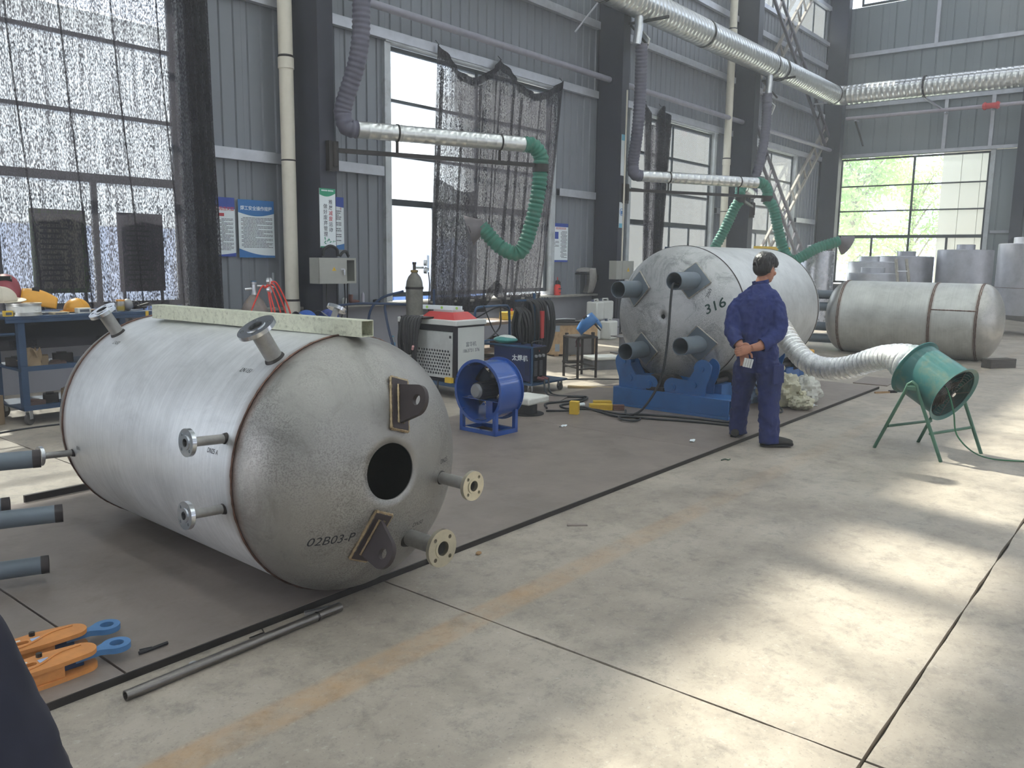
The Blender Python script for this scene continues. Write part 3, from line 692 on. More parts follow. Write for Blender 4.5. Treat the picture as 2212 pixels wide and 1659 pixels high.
MB().tube(P, [random.uniform(.007, .012) for _ in P], 6).build('weld_seam', m_weld, TC)
for (rr, z) in ((-.05, .42), (.05, -.39)):
    q = headpt(rr, z, RC, HC, RC, 0, 1)
    me = plate([(-.06, -.05), (.09, -.05)] + [(.09+.05*math.cos(R(k)), .05*math.sin(R(k))) for k in range(-80, 81, 16)] + [(-.06, .05)], [circ(.022, 16, (.09, 0))], .02, 'ear', Matrix.Translation(q) @ Matrix.Rotation(R(-25 if z < 0 else 20), 4, 'Y') @ Matrix.Rotation(PI/2, 4, 'X'))
    put('lifting_ear', me, mat('steel_raw', '7a7672', .45, .7, .15), TC)
q = headpt(.02, -.02, RC, HC, RC, 0, 1)

# ------------------------------------------------------------ outside
MB().box(-60, 90, -60, 90, -.5, -.32).build('ground', mat('outdoor_concrete', 'dcdad2', .9, 0, .1, .5), None)['kind'] = 'structure'
bpy.data.objects['ground']['label'] = 'pale yard concrete outside the windows'
m_bw = mat('outdoor_white_cladding', 'f0f4f8', .6, 0, .05, .6); m_bb = mat('outdoor_blue_cladding', '5f83c0', .6, 0, .1, 1.0); m_bc = mat('outdoor_cream_cladding', 'e9e3d3', .6, 0, .05, .6)
def shed(label, x0, x1, y0, z1, blue=True, ridge=1.2):
    t = thing('neighbour_shed', label, 'building', ((x0+x1)/2, y0, -.32)); hw = (x1-x0)/2
    n = int((x1-x0)/1.0); st = (x1-x0)/n; z0 = 2.55 if blue else 0
    pw = MB().box(0, st-.02, 0, .12, z0, z1).box(st*.45, st*.52, -.03, 0, z0, z1).mesh('wall_sheet', 0); pw.materials.append(m_bw)
    pb = MB().box(0, st-.02, 0, .12, 0, 2.5).box(st*.45, st*.52, -.03, 0, 0, 2.5).mesh('wall_sheet', 0); pb.materials.append(m_bb)
    for i in range(n):
        put('wall_sheet', pw, None, t, (-hw+i*st, 0, 0))
        if blue: put('wall_sheet', pb, None, t, (-hw+i*st, 0, 0))
    MB().box(-hw, hw, .12, 8, 0, z1-.05).build('core', m_bw, t)
    MB().prism([(-.3, z1), (8.3, z1), (4, z1+ridge)], -hw, hw, Matrix(((0, 0, 1, 0), (1, 0, 0, 0), (0, 1, 0, 0), (0, 0, 0, 1)))).build('roof', mat('outdoor_roof', 'a9b4bd', .5), t)
    return t
t = shed('white shed with a blue lower wall seen through the net-covered windows', -14, 23.0, 20, 7.2)
for x in (1.0, -9.2, 10.4):
    MB().cyl((x, -.16, .4), (x, -.16, 7.2), .11, n=12).build('downpipe', m_bw, t); MB().box(x-.2, x+.2, -.36, -.03, 2.2, 2.7).build('hopper', m_bw, t)
t = thing('office_block', 'pale far office block with dark window strips seen through the far windows', 'building', (52, 28, -.32))
MB().box(-18, 18, 0, 8, 0, 12).build('wall', m_bw, t)
for z in (2.6, 5.4, 8.2):
    for i in range(10):
        wn_ = MB().box(-17+i*3.4, -14.9+i*3.4, -.05, -.001, z, z+1.5).build('window', mat('outdoor_glass', '9fb0c2', .3), t)
        MB().box(-16+i*3.4, -15.92+i*3.4, -.08, -.05, z, z+1.5).build('mullion', m_bw, wn_)
t = thing('boundary_wall', 'low pale boundary wall beyond the far windows', 'wall', (45, 18, -.32))
MB().box(-18, 18, 0, .3, 0, 1.9).build('wall', m_bw, t); MB().box(-18.1, 18.1, -.08, .38, 1.9, 2.0).build('coping', m_bw, t)
t = thing('neighbour_shed', 'cream ribbed building close outside the end window, at its right half', 'building', (32.2, 1.1, -.32))
cw = MB().box(0, .12, 0, .58, 0, 9.5).mesh('wall_sheet', 0); cw.materials.append(m_bc)
for i in range(20): put('wall_sheet', cw, None, t, (0, -6+i*.6, 0))
MB().box(.12, 5, -6, 6, 0, 9.45).build('core', m_bc, t)
def leafmat(name, a, tr):
    m = mat(name, a, .6, 0, .3, 3); nt = m.node_tree; o = nt.nodes['Material Output']; b = nt.nodes['Principled BSDF']
    tl = nd(nt, 'ShaderNodeBsdfTranslucent'); tl.inputs[0].default_value = (*lin(tr), 1); mx = nd(nt, 'ShaderNodeMixShader'); mx.inputs[0].default_value = .5
    nt.links.new(b.outputs[0], mx.inputs[1]); nt.links.new(tl.outputs[0], mx.inputs[2]); nt.links.new(mx.outputs[0], o.inputs[0]); return m
m_leaf = leafmat('tree_leaves', '8db06a', 'b7d58a'); m_bark = mat('tree_bark', '6e6152', .9, 0, .2, 5)
def tree(label, x, y, h, spread, nleaf, ls):
    t = thing('broadleaf_tree', label, 'tree', (x, y, -.32), group='trees outside the far windows')
    tr = MB(); tr.tube(catmull([(0, 0, 0), (.05, .03, h*.25), (-.04, .06, h*.5), (.06, 0, h*.85)], 5), [.13-.1*i/15 for i in range(16)], 8)
    tips = []
    for i in range(16):
        a = random.uniform(0, 2*PI); z = h*random.uniform(.2, .75); r = spread*random.uniform(.5, 1); e = Vector((r*math.cos(a), r*math.sin(a), z+h*random.uniform(.08, .3)))
        tr.tube(catmull([(0, 0, z), e*.5+Vector((0, 0, z*.5+.15)), e], 4), [.05-.04*k/8 for k in range(9)], 5); tips.append((Vector((0, 0, z)), e))
    tr.build('trunk', m_bark, t)
    fo = MB()
    for i in range(nleaf):
        a, e = random.choice(tips); p = a.lerp(e, random.uniform(.35, 1.15)) + Vector([random.gauss(0, spread*.2) for _ in range(3)])
        u = Vector([random.gauss(0, 1) for _ in range(3)]).normalized(); v = u.orthogonal().normalized(); s = ls*random.uniform(.6, 1.2)
        fo.add([p-u*s, p+v*s*.45, p+u*s, p-v*s*.45], [(0, 1, 2, 3)])
    f = fo.build('foliage', m_leaf, t, smooth=0); f['kind'] = 'stuff'
tree('tall leafy tree filling the left half of the end window', 33.6, 10.3, 6.6, 1.9, 5200, .13)
tree('leafy tree behind the first, at the left edge of the end window', 40.5, 14.6, 7.4, 2.6, 4200, .15)
tree('slim tree outside the middle of the end window', 37.8, 9.2, 6.2, 1.3, 2200, .12)
tree('small tree outside the window with the bunched net', 31.0, 15.2, 4.2, 1.3, 1600, .12)
tree('bushy tree outside the window behind the braces', 38.0, 21.5, 6.5, 1.9, 2200, .14)

# ------------------------------------------------------------ shade nets
m_net0 = mat_mesh('black_net_open', '26242b', .27); m_net = mat_mesh('black_net', '26242b', .22); m_net2 = mat_mesh('black_net_doubled', '26242b', .05); m_hem = mat('net_hem', '24222a', .9, 0, .1)
t = thing('shade_net', 'floor-length black net hanging over the leftmost window', 'curtain', (3.4, 9.74, .55))
def f1(u, v):
    x = -2.6+5.0*u; zt = 6.0; z = zt*v; return Vector((x, .03*math.sin(u*31+1.3*v)+.015*math.sin(u*77), z))
MB().grid(f1, 90, 6).build('net', m_net0, t, smooth=80)
for (ut, ub) in ((.545, .60), (.655, .705), (.765, .825), (.875, .93)):
    MB().grid(lambda a, v: Vector((-2.6+5.0*(ub+(ut-ub)*v)+.012*math.sin(v*9)+(a-.5)*.022, -.022-.012*math.sin(a*PI), .25+5.6*v)), 2, 24).build('pleat', m_net2, t, smooth=80)
def f2(u, v):
    a = u*9; sp_ = .34-.02*v; return Vector((2.16+sp_*u+.10*(1-v)*.9, -.05+.045*math.sin(a*2.2)+.01*math.sin(v*14+a), .12+5.85*v))
MB().grid(f2, 44, 12).build('gathered_edge', m_net2, t, smooth=80)
MB().grid(lambda u, v: Vector((2.2+.3*u+.10*(1-v)*.9, .012+.03*math.sin(u*15), .12+5.85*v)), 24, 8).build('gathered_edge', m_net2, t, smooth=80)
MB().box(-2.6, 2.5, -.012, .012, -.03, .1).build('hem', m_hem, t)
# notice boards standing on the window sill behind that net
for (x0, x1, c, lab) in ((3.79, 4.38, '5d7a4e', 'green-edged notice board behind the floor-length net'), (4.75, 5.30, '5a4a5e', 'purplish notice board behind the floor-length net')):
    t = thing('notice_board', lab, 'board', ((x0+x1)/2, 9.90, .842), group='boards in the leftmost window'); w2 = (x1-x0)/2; hh = 1.20
    MB().box(-w2+.05, w2-.05, -.012, .012, .32, hh-.05).build('sheet', mat('board_'+c, 'a9a59a' if c[0] == '5' and c[1] == 'd' else '6c6270', .7), t)
    for (a, b, z0, z1) in ((-w2, w2, hh-.05, hh), (-w2, w2, .27, .32), (-w2, -w2+.05, .32, hh-.05), (w2-.05, w2, .32, hh-.05)): MB().box(a, b, -.016, .016, z0, z1).build('border', mat('edge_'+c, c, .7), t)
    for s in (-1, 1): MB().box(s*(w2-.04)-.015, s*(w2-.04)+.015, -.01, .01, 0, .27).build('post', m_dark, t)
    mb = MB()
    for i in range(12): mb.box(-w2+.09, -w2+.09+random.uniform(.2, .33), -.0145, -.0125, .40+i*.058, .42+i*.058)
    mb.build('print', m_ink, t)
def scallop(u, corners, dips):
    for i in range(len(corners)-1):
        (ua, za), (ub, zb) = corners[i], corners[i+1]
        if ua <= u <= ub:
            k = (u-ua)/(ub-ua); base = za+(zb-za)*k; d = dips[i]; return base - d*(1-abs(2*k-1)**1.6)
    return corners[-1][1]
t = thing('shade_net', 'black net with scalloped top hung by three corners over the middle window', 'curtain', (11.6, 9.80, .55))
XL, XR = 10.07, 13.47
def f3(u, v):
    top = scallop(u, [(0, 4.42), (.46, 4.47), (1, 4.41)], [.42, .40]); bot = .06+.28*max(0, 1-abs(u-.55)/.10)
    xb = 9.82+(12.86-9.82)*u; xt = XL+(XR-XL)*u; z = bot+(top-bot)*v; k = v**.8; x = xb+(xt-xb)*k
    return Vector((x-11.6, .035*math.sin(u*40+2*v)+.02*math.sin(u*95)-.01, z))
MB().grid(f3, 120, 30).build('net', m_net, t, smooth=80)
def band(fn, us, v0, v1, off, nm, m, n=30):
    mb = MB(); mb.grid(lambda a, b: fn(us[0]+(us[1]-us[0])*a, v0+(v1-v0)*b)+Vector((0, off, 0)), n, 8); return mb.build(nm, m, t, smooth=80)
band(f3, (0, 1), 0, .07, -.012, 'hem', m_net2, 60); band(f3, (0, 1), .965, 1, -.010, 'hem', m_net2, 90)
for u in (.0, .02, .12, .17, .3, .33, .42, .47, .55, .63, .70, .8, .9, .97): band(f3, (u, u+random.uniform(.008, .018)), .0, random.uniform(.72, .98), -.016, 'pleat', m_net2, 2)
band(f3, (.0, .30), .0, .52, -.024, 'fold', mat_mesh('black_net_fold', '26242b', .14), 20)
for (u, zz) in ((0, 4.42), (.46, 4.47), (1, 4.41)): MB().cyl((XL+(XR-XL)*u-11.6, -.01, zz-.02), (XL+(XR-XL)*u-11.6, .07, zz+.06), .006, n=6).build('tie', m_hem, t)
t = thing('shade_net', 'narrow bunched black net hanging in the far window', 'curtain', (17.1, 9.80, .55))
def f4(u, v):
    top = scallop(u, [(0, 4.50), (.62, 4.50), (1, 4.28)], [.46, 0]); xb = 16.80+.62*u; xt = 16.66+1.10*u; z = .3+(top-.3)*v; k = v**1.5
    return Vector((xb+(xt-xb)*k-17.1, .05*math.sin(u*24+1.5*v), z))
MB().grid(f4, 60, 24).build('net', m_net, t, smooth=80)
band(f4, (.52, 1), 0, 1, -.03, 'gathered_edge', m_net2); band(f4, (.55, .98), 0, .95, -.06, 'gathered_edge', m_net2); band(f4, (0, .12), 0, 1, -.03, 'gathered_edge', m_net2, 8)
for (x, zz) in ((16.66, 4.50), (17.34, 4.50)): MB().cyl((x-17.1, 0, zz-.02), (x-17.1, .07, zz+.05), .006, n=6).build('tie', m_hem, t)

# ------------------------------------------------------------ rainwater pipes
m_pvc = mat('cream_pvc', 'cdc8ba', .45, 0, .06, 3, dirt='8d877a', dirt_amt=.35)
for i, (x, lab) in enumerate(((7.03, 'cream plastic downpipe beside the banner column'), (20.62, 'cream plastic downpipe beside the third column'))):
    t = thing('downpipe', lab, 'pipe', (x, 9.68, 0), group='cream downpipes on the left wall')
    MB().cyl((0, 0, 0), (0, 0, 12.9), .095, n=24).build('pipe', m_pvc, t)
    for z in (.86, 4.1, 7.3): MB().lathe([(.095, z-.07), (.106, z-.07), (.106, z+.07), (.095, z+.07)], 24).build('coupling', m_pvc, t); MB().lathe([(.097, z+.075), (.103, z+.09), (.097, z+.105)], 24).build('seal_ring', m_dark, t)
    MB().lathe([(.096, 2.83), (.1, 2.84), (.096, 2.85)], 24).build('wire_tie', m_dark, t)

# ------------------------------------------------------------ main extraction duct
t = thing('extraction_duct', 'big spiral zinc duct running under the roof and turning along the end wall', 'duct', (13.5, 9.0, 6.58))
O = Vector((13.5, 9.0, 6.58)); RD = .28
def spiral(p0, p1, r, name, par, pitch=.15, amp=.006, m=None, n=28):
    mb = MB(); p0, p1 = Vector(p0), Vector(p1); k = max(1, round((p1-p0).length/pitch)); P = []; rs = []
    for i in range(k):
        for (f, dr) in ((0, 0), (.80, 0), (.86, amp), (.94, amp)): P.append(p0.lerp(p1, (i+f)/k)); rs.append(r+dr)
    P.append(p1); rs.append(r); mb.tube(P, rs, n, True); return mb.build(name, m or m_galv, par, smooth=50)
spiral((-4, 0, 0), (7.9, 0, 0), RD+.012, 'duct_section', t); spiral((7.9, 0, 0), (12.85, 0, 0), RD, 'duct_section', t)
el = [Vector((12.85+.25*math.sin(a), -.25+.25*math.cos(a), 0)) for a in [R(k*15) for k in range(7)]]
MB().tube(el, RD+.004, 28).build('elbow', m_galv, t, smooth=50)
spiral((13.1, -.25, 0), (13.1, -14, 0), RD, 'duct_section', t)
def clamp(c, ax, r=RD+.016):
    T = frame_to(ax); T.translation = Vector(c); MB().lathe([(r-.004, -.03), (r+.008, -.03), (r+.008, .03), (r-.004, .03)], 32, T, closed=True).build('clamp_band', m_dark, t)
for x in (.1, 7.92, 8.6, 12.75, 4.2): clamp((x, 0, 0), (1, 0, 0))
for x in (1.6, 8.3): MB().bar((x, -.55, -RD-.03), (x, .345, -RD-.03), .05, .05).bar((x, .30, -RD-.06), (x, -.1, -RD-.5), .04, .04).build('bracket', m_dark, t)
for y in (-2.5, -6.0): MB().bar((13.1, y, -RD-.03), (15.35, y, -RD-.03), .05, .05).build('bracket', m_girt, t); clamp((13.1, y, 0), (0, 1, 0))
MB().bar((12.3, -.02, -RD-.03), (12.3, .36, -RD-.03), .04, .04).build('bracket', m_girt, t)
for x in (1.36, 7.9):
    mb = MB(); mb.tube(catmull([(x, -.02, -RD+.05), (x-.02, -.04, -RD-.2), (x-.08, -.04, -RD-.55)], 5), .085, 16); mb.build('branch_spigot', m_zinc, t)

# fire main along the end wall
t = thing('fire_pipe', 'pale pipe with a red coupling running along the end wall', 'pipe', (28.58, -3, 6.2))
MB().cyl((0, -12.5, 0), (0, 12.3, 0), .055, n=14).build('pipe', mat('pipe_pale_pink', 'a9a3ac', .5, .2, .08), t)
MB().cyl((0, 7.9, 0), (0, 8.35, 0), .085, n=14).cyl((0, 7.93, 0), (0, 7.99, 0), .11, n=14).cyl((0, 8.26, 0), (0, 8.32, 0), .11, n=14).build('coupling', m_red, t)
for y in (12.0, 9.35, 8.1, 4, -2): MB().box(-.03, .28, y-.03, y+.03, -.1, -.055).build('bracket', m_girt, t)
MB().cyl((.0, 12.0, -.1), (.0, 11.7, -.9), .03, n=10).build('branch', m_dark, t)
# spotlights / flood lamps on the columns
for (x, y, z, lab) in ((15.32, 9.1, 5.95, 'small floodlight on the middle column near the duct'), (21.85, 9.1, 5.6, 'small white floodlight on the third column under the duct')):
    t = thing('floodlight', lab, 'lamp', (x, y, z), rot=(R(35), 0, R(-35)), group='floodlights on columns')
    MB().box(-.02, .02, -.2, .2, -.13, .13).build('housing', m_white, t, bevel=.01); MB().box(-.026, -.021, -.17, .17, -.10, .10).build('lens', m_poster, t); MB().bar((.02, 0, 0), (.06, .26, -.05), .03, .03).build('bracket', m_dark, t)

# ------------------------------------------------------------ extraction arms
def arm(label, piv, ang, L, hosetop, green, hood_dir, hood=True):
    t = thing('fume_extractor', label, 'fume extractor', piv, group='fume extraction arms on the columns')
    a = R(ang); d = Vector((math.cos(a), math.sin(a), 0)); sd = Vector((.63, -.776, 0))
    MB().box(-.10, .06, -.03, .05, -.28, .12).build('wall_bracket', m_dark, t)
    MB().cyl((0, -.03, -.22), (0, -.03, .1), .04, n=12).build('pivot', m_dark, t)
    MB().bar(d*.02, d*L, .05, .06).build('support_bar', m_dark, t)
    z = .30; p0 = d*.34+Vector((0, 0, z)); p1 = d*(L-.32)+Vector((0, 0, z))
    dk = spiral(p0, p1, .115, 'spiral_duct', t, .16, .004)
    for k in (.28, .78):
        c = d*(L*k); T = frame_to(d); T.translation = c+Vector((0, 0, z))
        MB().lathe([(.117, -.012), (.125, -.012), (.125, .012), (.117, .012)], 24, T, closed=True).build('clamp_band', m_dark, t); MB().bar(c+Vector((0, 0, .03)), c+Vector((0, 0, z-.115)), .03, .03).build('hanger', m_dark, t)
    mb = MB(); path = catmull([Vector(p)-Vector(piv) for p in hosetop] + [d*.15+Vector((0, 0, z+.30)), d*.15+Vector((0, 0, z+.12)), d*.20+Vector((0, 0, z+.02)), d*.34+Vector((0, 0, z))], 10)
    hose(mb, path, .125, .008, .06, 16).build('drop_hose', m_greyhose, t, smooth=0) if False else hose(mb, path, .12, .007, .07, 16).build('drop_hose', m_greyhose, t, smooth=70)
    E_ = d*L
    mb = MB(); hose(mb, catmull([p1, p1+d*.18+Vector((0, 0, -.01)), E_+Vector((0, 0, .14)), E_+Vector((0, 0, -.02))], 8), .115, .009, .07, 16).build('green_elbow', m_green, t, smooth=70)
    T = Matrix.Translation(E_); MB().lathe([(.118, -.10), (.13, -.10), (.13, .02), (.118, .02)], 20, T, closed=True).build('swivel_collar', m_dark, t)
    G_ = [E_+sd*u+Vector((0, 0, v)) for (u, v) in [(0, -.06)]+green]
    mb = MB(); hose(mb, catmull(G_, 12), .115, .011, .07, 16, .003).build('green_hose', m_green, t, smooth=70)
    if hood:
        e = G_[-1]; dr = (sd*hood_dir[0]+Vector((0, 0, hood_dir[1]))).normalized(); T = frame_to(dr); T.translation = e
        MB().lathe([(.10, -.06), (.11, .02), (.15, .08), (.235, .20), (.245, .20), (.16, .07), (.12, .01), (.105, -.06)], 28, T, closed=True).build('hood', mat('hood_grey', '6a6468', .5, .2, .1), t)
        MB().tube(catmull([T @ Vector((.20, -.06, .16)), T @ Vector((.30, -.05, .17)), T @ Vector((.30, .05, .17)), T @ Vector((.20, .06, .16))], 6), .008, 6).build('handle', m_dark, t)
arm('extraction arm with green hose and hood in front of the scalloped net', (7.5, 9.3, 3.0), -22, 3.3, [(7.72, 8.95, 6.9), (7.73, 8.95, 5.2), (7.72, 9.0, 4.3)], [(-.03, -.4), (-.13, -.9), (-.30, -1.33), (-.60, -1.27), (-.93, -.94)], (-1, -.35))
arm('extraction arm with green hose reaching over the tank on the rolls', (15.12, 9.3, 3.0), -27, 3.7, [(14.90, 8.92, 5.8), (15.05, 9.0, 5.0), (15.08, 9.05, 4.2)], [(.16, -.25), (.42, -1.1), (.68, -1.40), (1.2, -1.12), (1.72, -.95)], (1, -.55))
arm('extraction arm pointing out from the third column, its green hose behind the tank', (21.55, 9.3, 3.0), 198, 3.2, [(21.3, 8.96, 5.85), (21.4, 9.0, 5.0), (21.3, 9.05, 4.2)], [(-.10, -.2), (-.32, -.72), (-.55, -1.2), (-.75, -1.8)], (-.4, -1))

# ------------------------------------------------------------ posters and signs
m_pb = mat('poster_blue', '2f6fb0', .55, 0, .08, 3); m_pg = mat('poster_green', '2f9070', .55, 0, .08, 3); m_pr = mat('poster_red', 'b8404a', .55); m_print = mat('poster_print', '5a5f68', .7); m_pn = mat('poster_navy', '2d48a0', .55); m_pt = mat('poster_teal', '6fb7cf', .55)
def sheet(name, label, x, y, z, wd, h, group=None):
    t = thing(name, label, 'poster', (x, y, z), group=group); MB().box(-wd/2, wd/2, -.004, .004, 0, h).build('sheet', m_poster, t); return t
def ptext(t, body, size, x, z, m, bold=0.0, y=-.0052, lh=None):
    me = text_mesh(body, size, .0003, bold=bold); me.transform(Matrix.Translation((x, y, z)) @ Matrix.Rotation(PI/2, 4, 'X')); put('lettering', me, m, t)
def lines(t, x0, x1, z0, z1, n, m=None, words=True):
    mb = MB(); st = (z1-z0)/n
    for i in range(n):
        z = z1-(i+.5)*st; x = x0 + (.03 if i % 3 == 0 else 0); end = x1 if i % 3 != 2 else x0+(x1-x0)*random.uniform(.3, .9)
        while x < end-.01:
            wdt = min(random.uniform(.02, .06), end-x); mb.box(x, x+wdt, -.0054, -.0042, z-st*.22, z+st*.22); x += wdt+.006
    mb.build('print', m or m_print, t, smooth=0)
def wave(t, wd, za, zb, amp, top, m, h):
    n = 20; pts = [(-wd/2+wd*i/n, (za+(zb-za)*i/n)+amp*math.sin(PI*i/n)) for i in range(n+1)]
    pts = pts + ([(wd/2, h), (-wd/2, h)] if top else [(wd/2, h), (-wd/2, h)])
    me = plate(pts, [], .0012, 'colour_band', Matrix.Translation((0, -.0041, 0)) @ Matrix.Rotation(PI/2, 4, 'X')); put('colour_band', me, m, t)
t = sheet('safety_poster', 'white risk notice with red heading, partly behind the long net', 6.12, 9.955, 1.54, .46, .77)
wave(t, .46, .70, .62, -.02, True, m_pn, .77); wave(t, .46, .02, .05, -.01, False, m_pn, 0)
ptext(t, '岗位风险告知牌', .055, .03, .62, m_pr, .001); lines(t, .0, .2, .08, .50, 24); lines(t, -.2, -.05, .1, .5, 6)
MB().box(-.02, .07, -.0056, -.0042, .525, .565).build('stamp', m_pr, t)
t = sheet('safety_poster', 'blue and white welding rules poster between the long net and the downpipe', 6.68, 9.955, 1.53, .56, .77)
wave(t, .56, .60, .60, -.045, True, m_pb, .77); wave(t, .56, .12, .03, -.03, False, m_pb, 0)
ptext(t, '焊工安全操作规程', .062, .0, .655, m_poster, .001, -.0062); lines(t, -.24, .25, .13, .54, 22)
t = sheet('hanging_banner', 'white and green banner with two columns of characters on the dark column', 7.40, 9.335, 1.68, .27, .80)
wave(t, .27, .715, .74, -.035, True, m_pg, .80); wave(t, .27, .018, .018, 0, False, m_pg, 0)
for i, ch in enumerate('推展减废运动'): ptext(t, ch, .07, .05, .615-i*.075, m_pr if i in (2, 3) else m_print, .0006)
for i, ch in enumerate('做好废弃管理'): ptext(t, ch, .07, -.04, .555-i*.075, m_print, .0006)
_b = MB()
for _i in range(8): _b.box(-.10+_i*.025+(.006 if _i > 3 else 0), -.081+_i*.025+(.006 if _i > 3 else 0), -.0062, -.0054, .763, .781)
_b.build('print', m_poster, t, smooth=0)
for (x, z, s, a) in ((-.07, .07, .05, 30), (-.05, .10, .06, 100), (-.02, .08, .06, 50), (.02, .07, .05, 20), (.03, .09, .05, 120), (.08, .07, .04, 60), (.10, .08, .035, 25), (-.03, .05, .05, 160)):
    ca, sa = math.cos(R(a)), math.sin(R(a)); me = plate([(x-ca*s*.1, z-sa*s*.1), (x+ca*s*.4+sa*s*.16, z+sa*s*.4-ca*s*.16), (x+ca*s, z+sa*s), (x+ca*s*.4-sa*s*.16, z+sa*s*.4+ca*s*.16)], [], .001, 'bamboo_leaf', Matrix.Translation((0, -.0042, 0)) @ Matrix.Rotation(PI/2, 4, 'X')); put('bamboo_leaf', me, m_pg, t)
t = sheet('safety_poster', 'blue topped notice half hidden behind the banner', 7.98, 9.955, 1.66, .42, .77)
wave(t, .42, .66, .62, .0, True, m_pn, .77); wave(t, .42, .03, .09, -.01, False, m_pb, 0); lines(t, -.15, .16, .12, .58, 16); ptext(t, '卡', .05, .15, .60, m_pr)
t = sheet('safety_poster', 'small blue and white notice right of the scalloped net', 13.74, 9.955, 1.50, .50, .77)
wave(t, .50, .70, .70, -.0, True, m_pn, .77); wave(t, .50, .04, .04, -.0, False, m_pn, 0); ptext(t, '岗位风险告知牌', .05, 0, .665, m_pr); lines(t, .0, .22, .08, .62, 22); lines(t, -.21, -.06, .3, .42, 5)
MB().box(-.2, -.08, -.0056, -.0042, .46, .60).build('picture', m_pn, t)
t = sheet('warning_strip', 'tall white strip sign on the middle column', 15.02, 9.335, 3.28, .17, .82); MB().box(-.085, .085, -.0056, -.0042, .70, .82).build('colour_band', m_pt, t)
t = sheet('mask_sign', 'white sign with a round blue mask symbol on the middle column', 15.02, 9.335, 2.22, .18, .52); MB().box(-.09, .09, -.0056, -.0042, 0, .09).build('colour_band', m_pt, t)
put('symbol', plate(circ(.075, 28, (0, .32)), [circ(.062, 28, (0, .32))], .0012, 'symbol', Matrix.Translation((0, -.0041, 0)) @ Matrix.Rotation(PI/2, 4, 'X')), m_pb, t)
put('symbol', plate([(-.035, .35), (.035, .35), (.04, .30), (.015, .27), (-.015, .27), (-.04, .30)], [], .0012, 'symbol', Matrix.Translation((0, -.0041, 0)) @ Matrix.Rotation(PI/2, 4, 'X')), m_pb, t)

# ------------------------------------------------------------ electric boxes
m_box = mat('switchbox_grey', 'a3a39c', .5, .1, .06)
def warn(t, x, y, z, s, M=None):
    me = plate([(x-s, z-s*.8), (x+s, z-s*.8), (x, z+s)], [], .0012, 'warning_triangle', Matrix.Translation((0, y, 0)) @ Matrix.Rotation(PI/2, 4, 'X')); 
    o = put('warning_triangle', me, m_yellow, t); me2 = text_mesh('!', s*1.1, .0003); me2.transform(Matrix.Translation((x, y-.0016, z-s*.15)) @ Matrix.Rotation(PI/2, 4, 'X')); put('lettering', me2, m_ink, t)
t = thing('switch_box', 'grey switch box with its door ajar on the banner column', 'electric box', (7.40, 9.33, 1.19))
MB().box(-.33, .32, -.2, -.185, 0, .34).box(-.33, .32, 0, .0, 0, 0).build('unused', m_box, t) if False else None
MB().box(-.33, .32, -.012, 0, 0, .35).build('back_panel', m_box, t); MB().box(-.33, -.32, -.2, -.012, 0, .35).build('side_panel', m_box, t); MB().box(.31, .32, -.2, -.012, 0, .35).build('side_panel', m_box, t)
MB().box(-.32, .31, -.2, -.012, 0, .01).build('bottom_panel', m_box, t); MB().box(-.32, .31, -.2, -.012, .34, .35).build('top_panel', m_box, t)
for (a, b, c, d_) in ((.03, .31, .01, .03), (.03, .31, .32, .34), (.29, .31, .03, .32)): MB().box(a, b, -.2, -.19, c, d_).build('front_lip', m_box, t)
MB().box(.05, .17, -.09, -.013, .24, .31).build('breaker', m_black, t); MB().box(.04, .19, -.11, -.013, .14, .20).build('breaker', m_white, t); MB().box(.06, .17, -.09, -.013, .03, .11).build('breaker', m_black, t)
dr = bpy.data.objects.new('door', None); COL.objects.link(dr); dr.parent = t; dr.location = (-.325, -.203, 0); dr.rotation_euler = (0, 0, R(-24))
MB().box(0, .375, -.014, -.002, .002, .348).build('door_leaf', m_box, dr); warn(dr, .2, -.0155, .20, .03); MB().bar((.335, -.012, .18), (.335, -.05, .18), .02, .03).bar((.335, -.045, .20), (.285, -.045, .20), .014, .014).bar((.335, -.045, .19), (.335, -.045, .12), .014, .014).build('handle', m_zinc, dr)
cbl = mat('cable_black', '22242a', .55, 0, .1)
for k, (x, x2) in enumerate(((-.12, .02), (.06, .05), (.19, .08), (.24, .26))): MB().tube(catmull([(x, -.1, .005), (x+.01, -.08, -.3), (x2, -.05, -.75), (x2, -.04, -1.1)], 6), .011, 6).build('cable', cbl, t)
MB().tube(catmull([(-.18, -.1, .352+.022), (-.16, -.1, .46), (-.05, -.1, .51), (.06, -.1, .47), (.08, -.1, .352+.022)], 6), .022, 8).build('hose_loop', m_black, t)
MB().tube(catmull([(.10, -.12, .352+.02), (.14, -.12, .42), (.22, -.1, .44), (.27, -.1, .352+.02)], 6), .02, 8).build('hose_loop', m_black, t)
t = thing('switch_box', 'grey closed switch box on the middle column, left of the tank', 'electric box', (15.02, 9.33, 1.16))
MB().box(-.42, .25, -.18, 0, 0, .38).build('body', m_box, t, bevel=.004); MB().box(-.2, .24, -.19, -.181, .01, .37).build('door', m_box, t, bevel=.003); warn(t, .02, -.1925, .2, .05)
MB().cyl((-.1, -.1, .38), (-.06, -.08, 3.8), .018, n=8).build('conduit', m_pvc, t)
for (x, x2) in ((-.2, -.15), (.0, .02)): MB().tube(catmull([(x, -.1, .005), (x2, -.06, -.5), (x2, -.04, -1.1)], 6), .012, 6).build('cable', cbl, t)

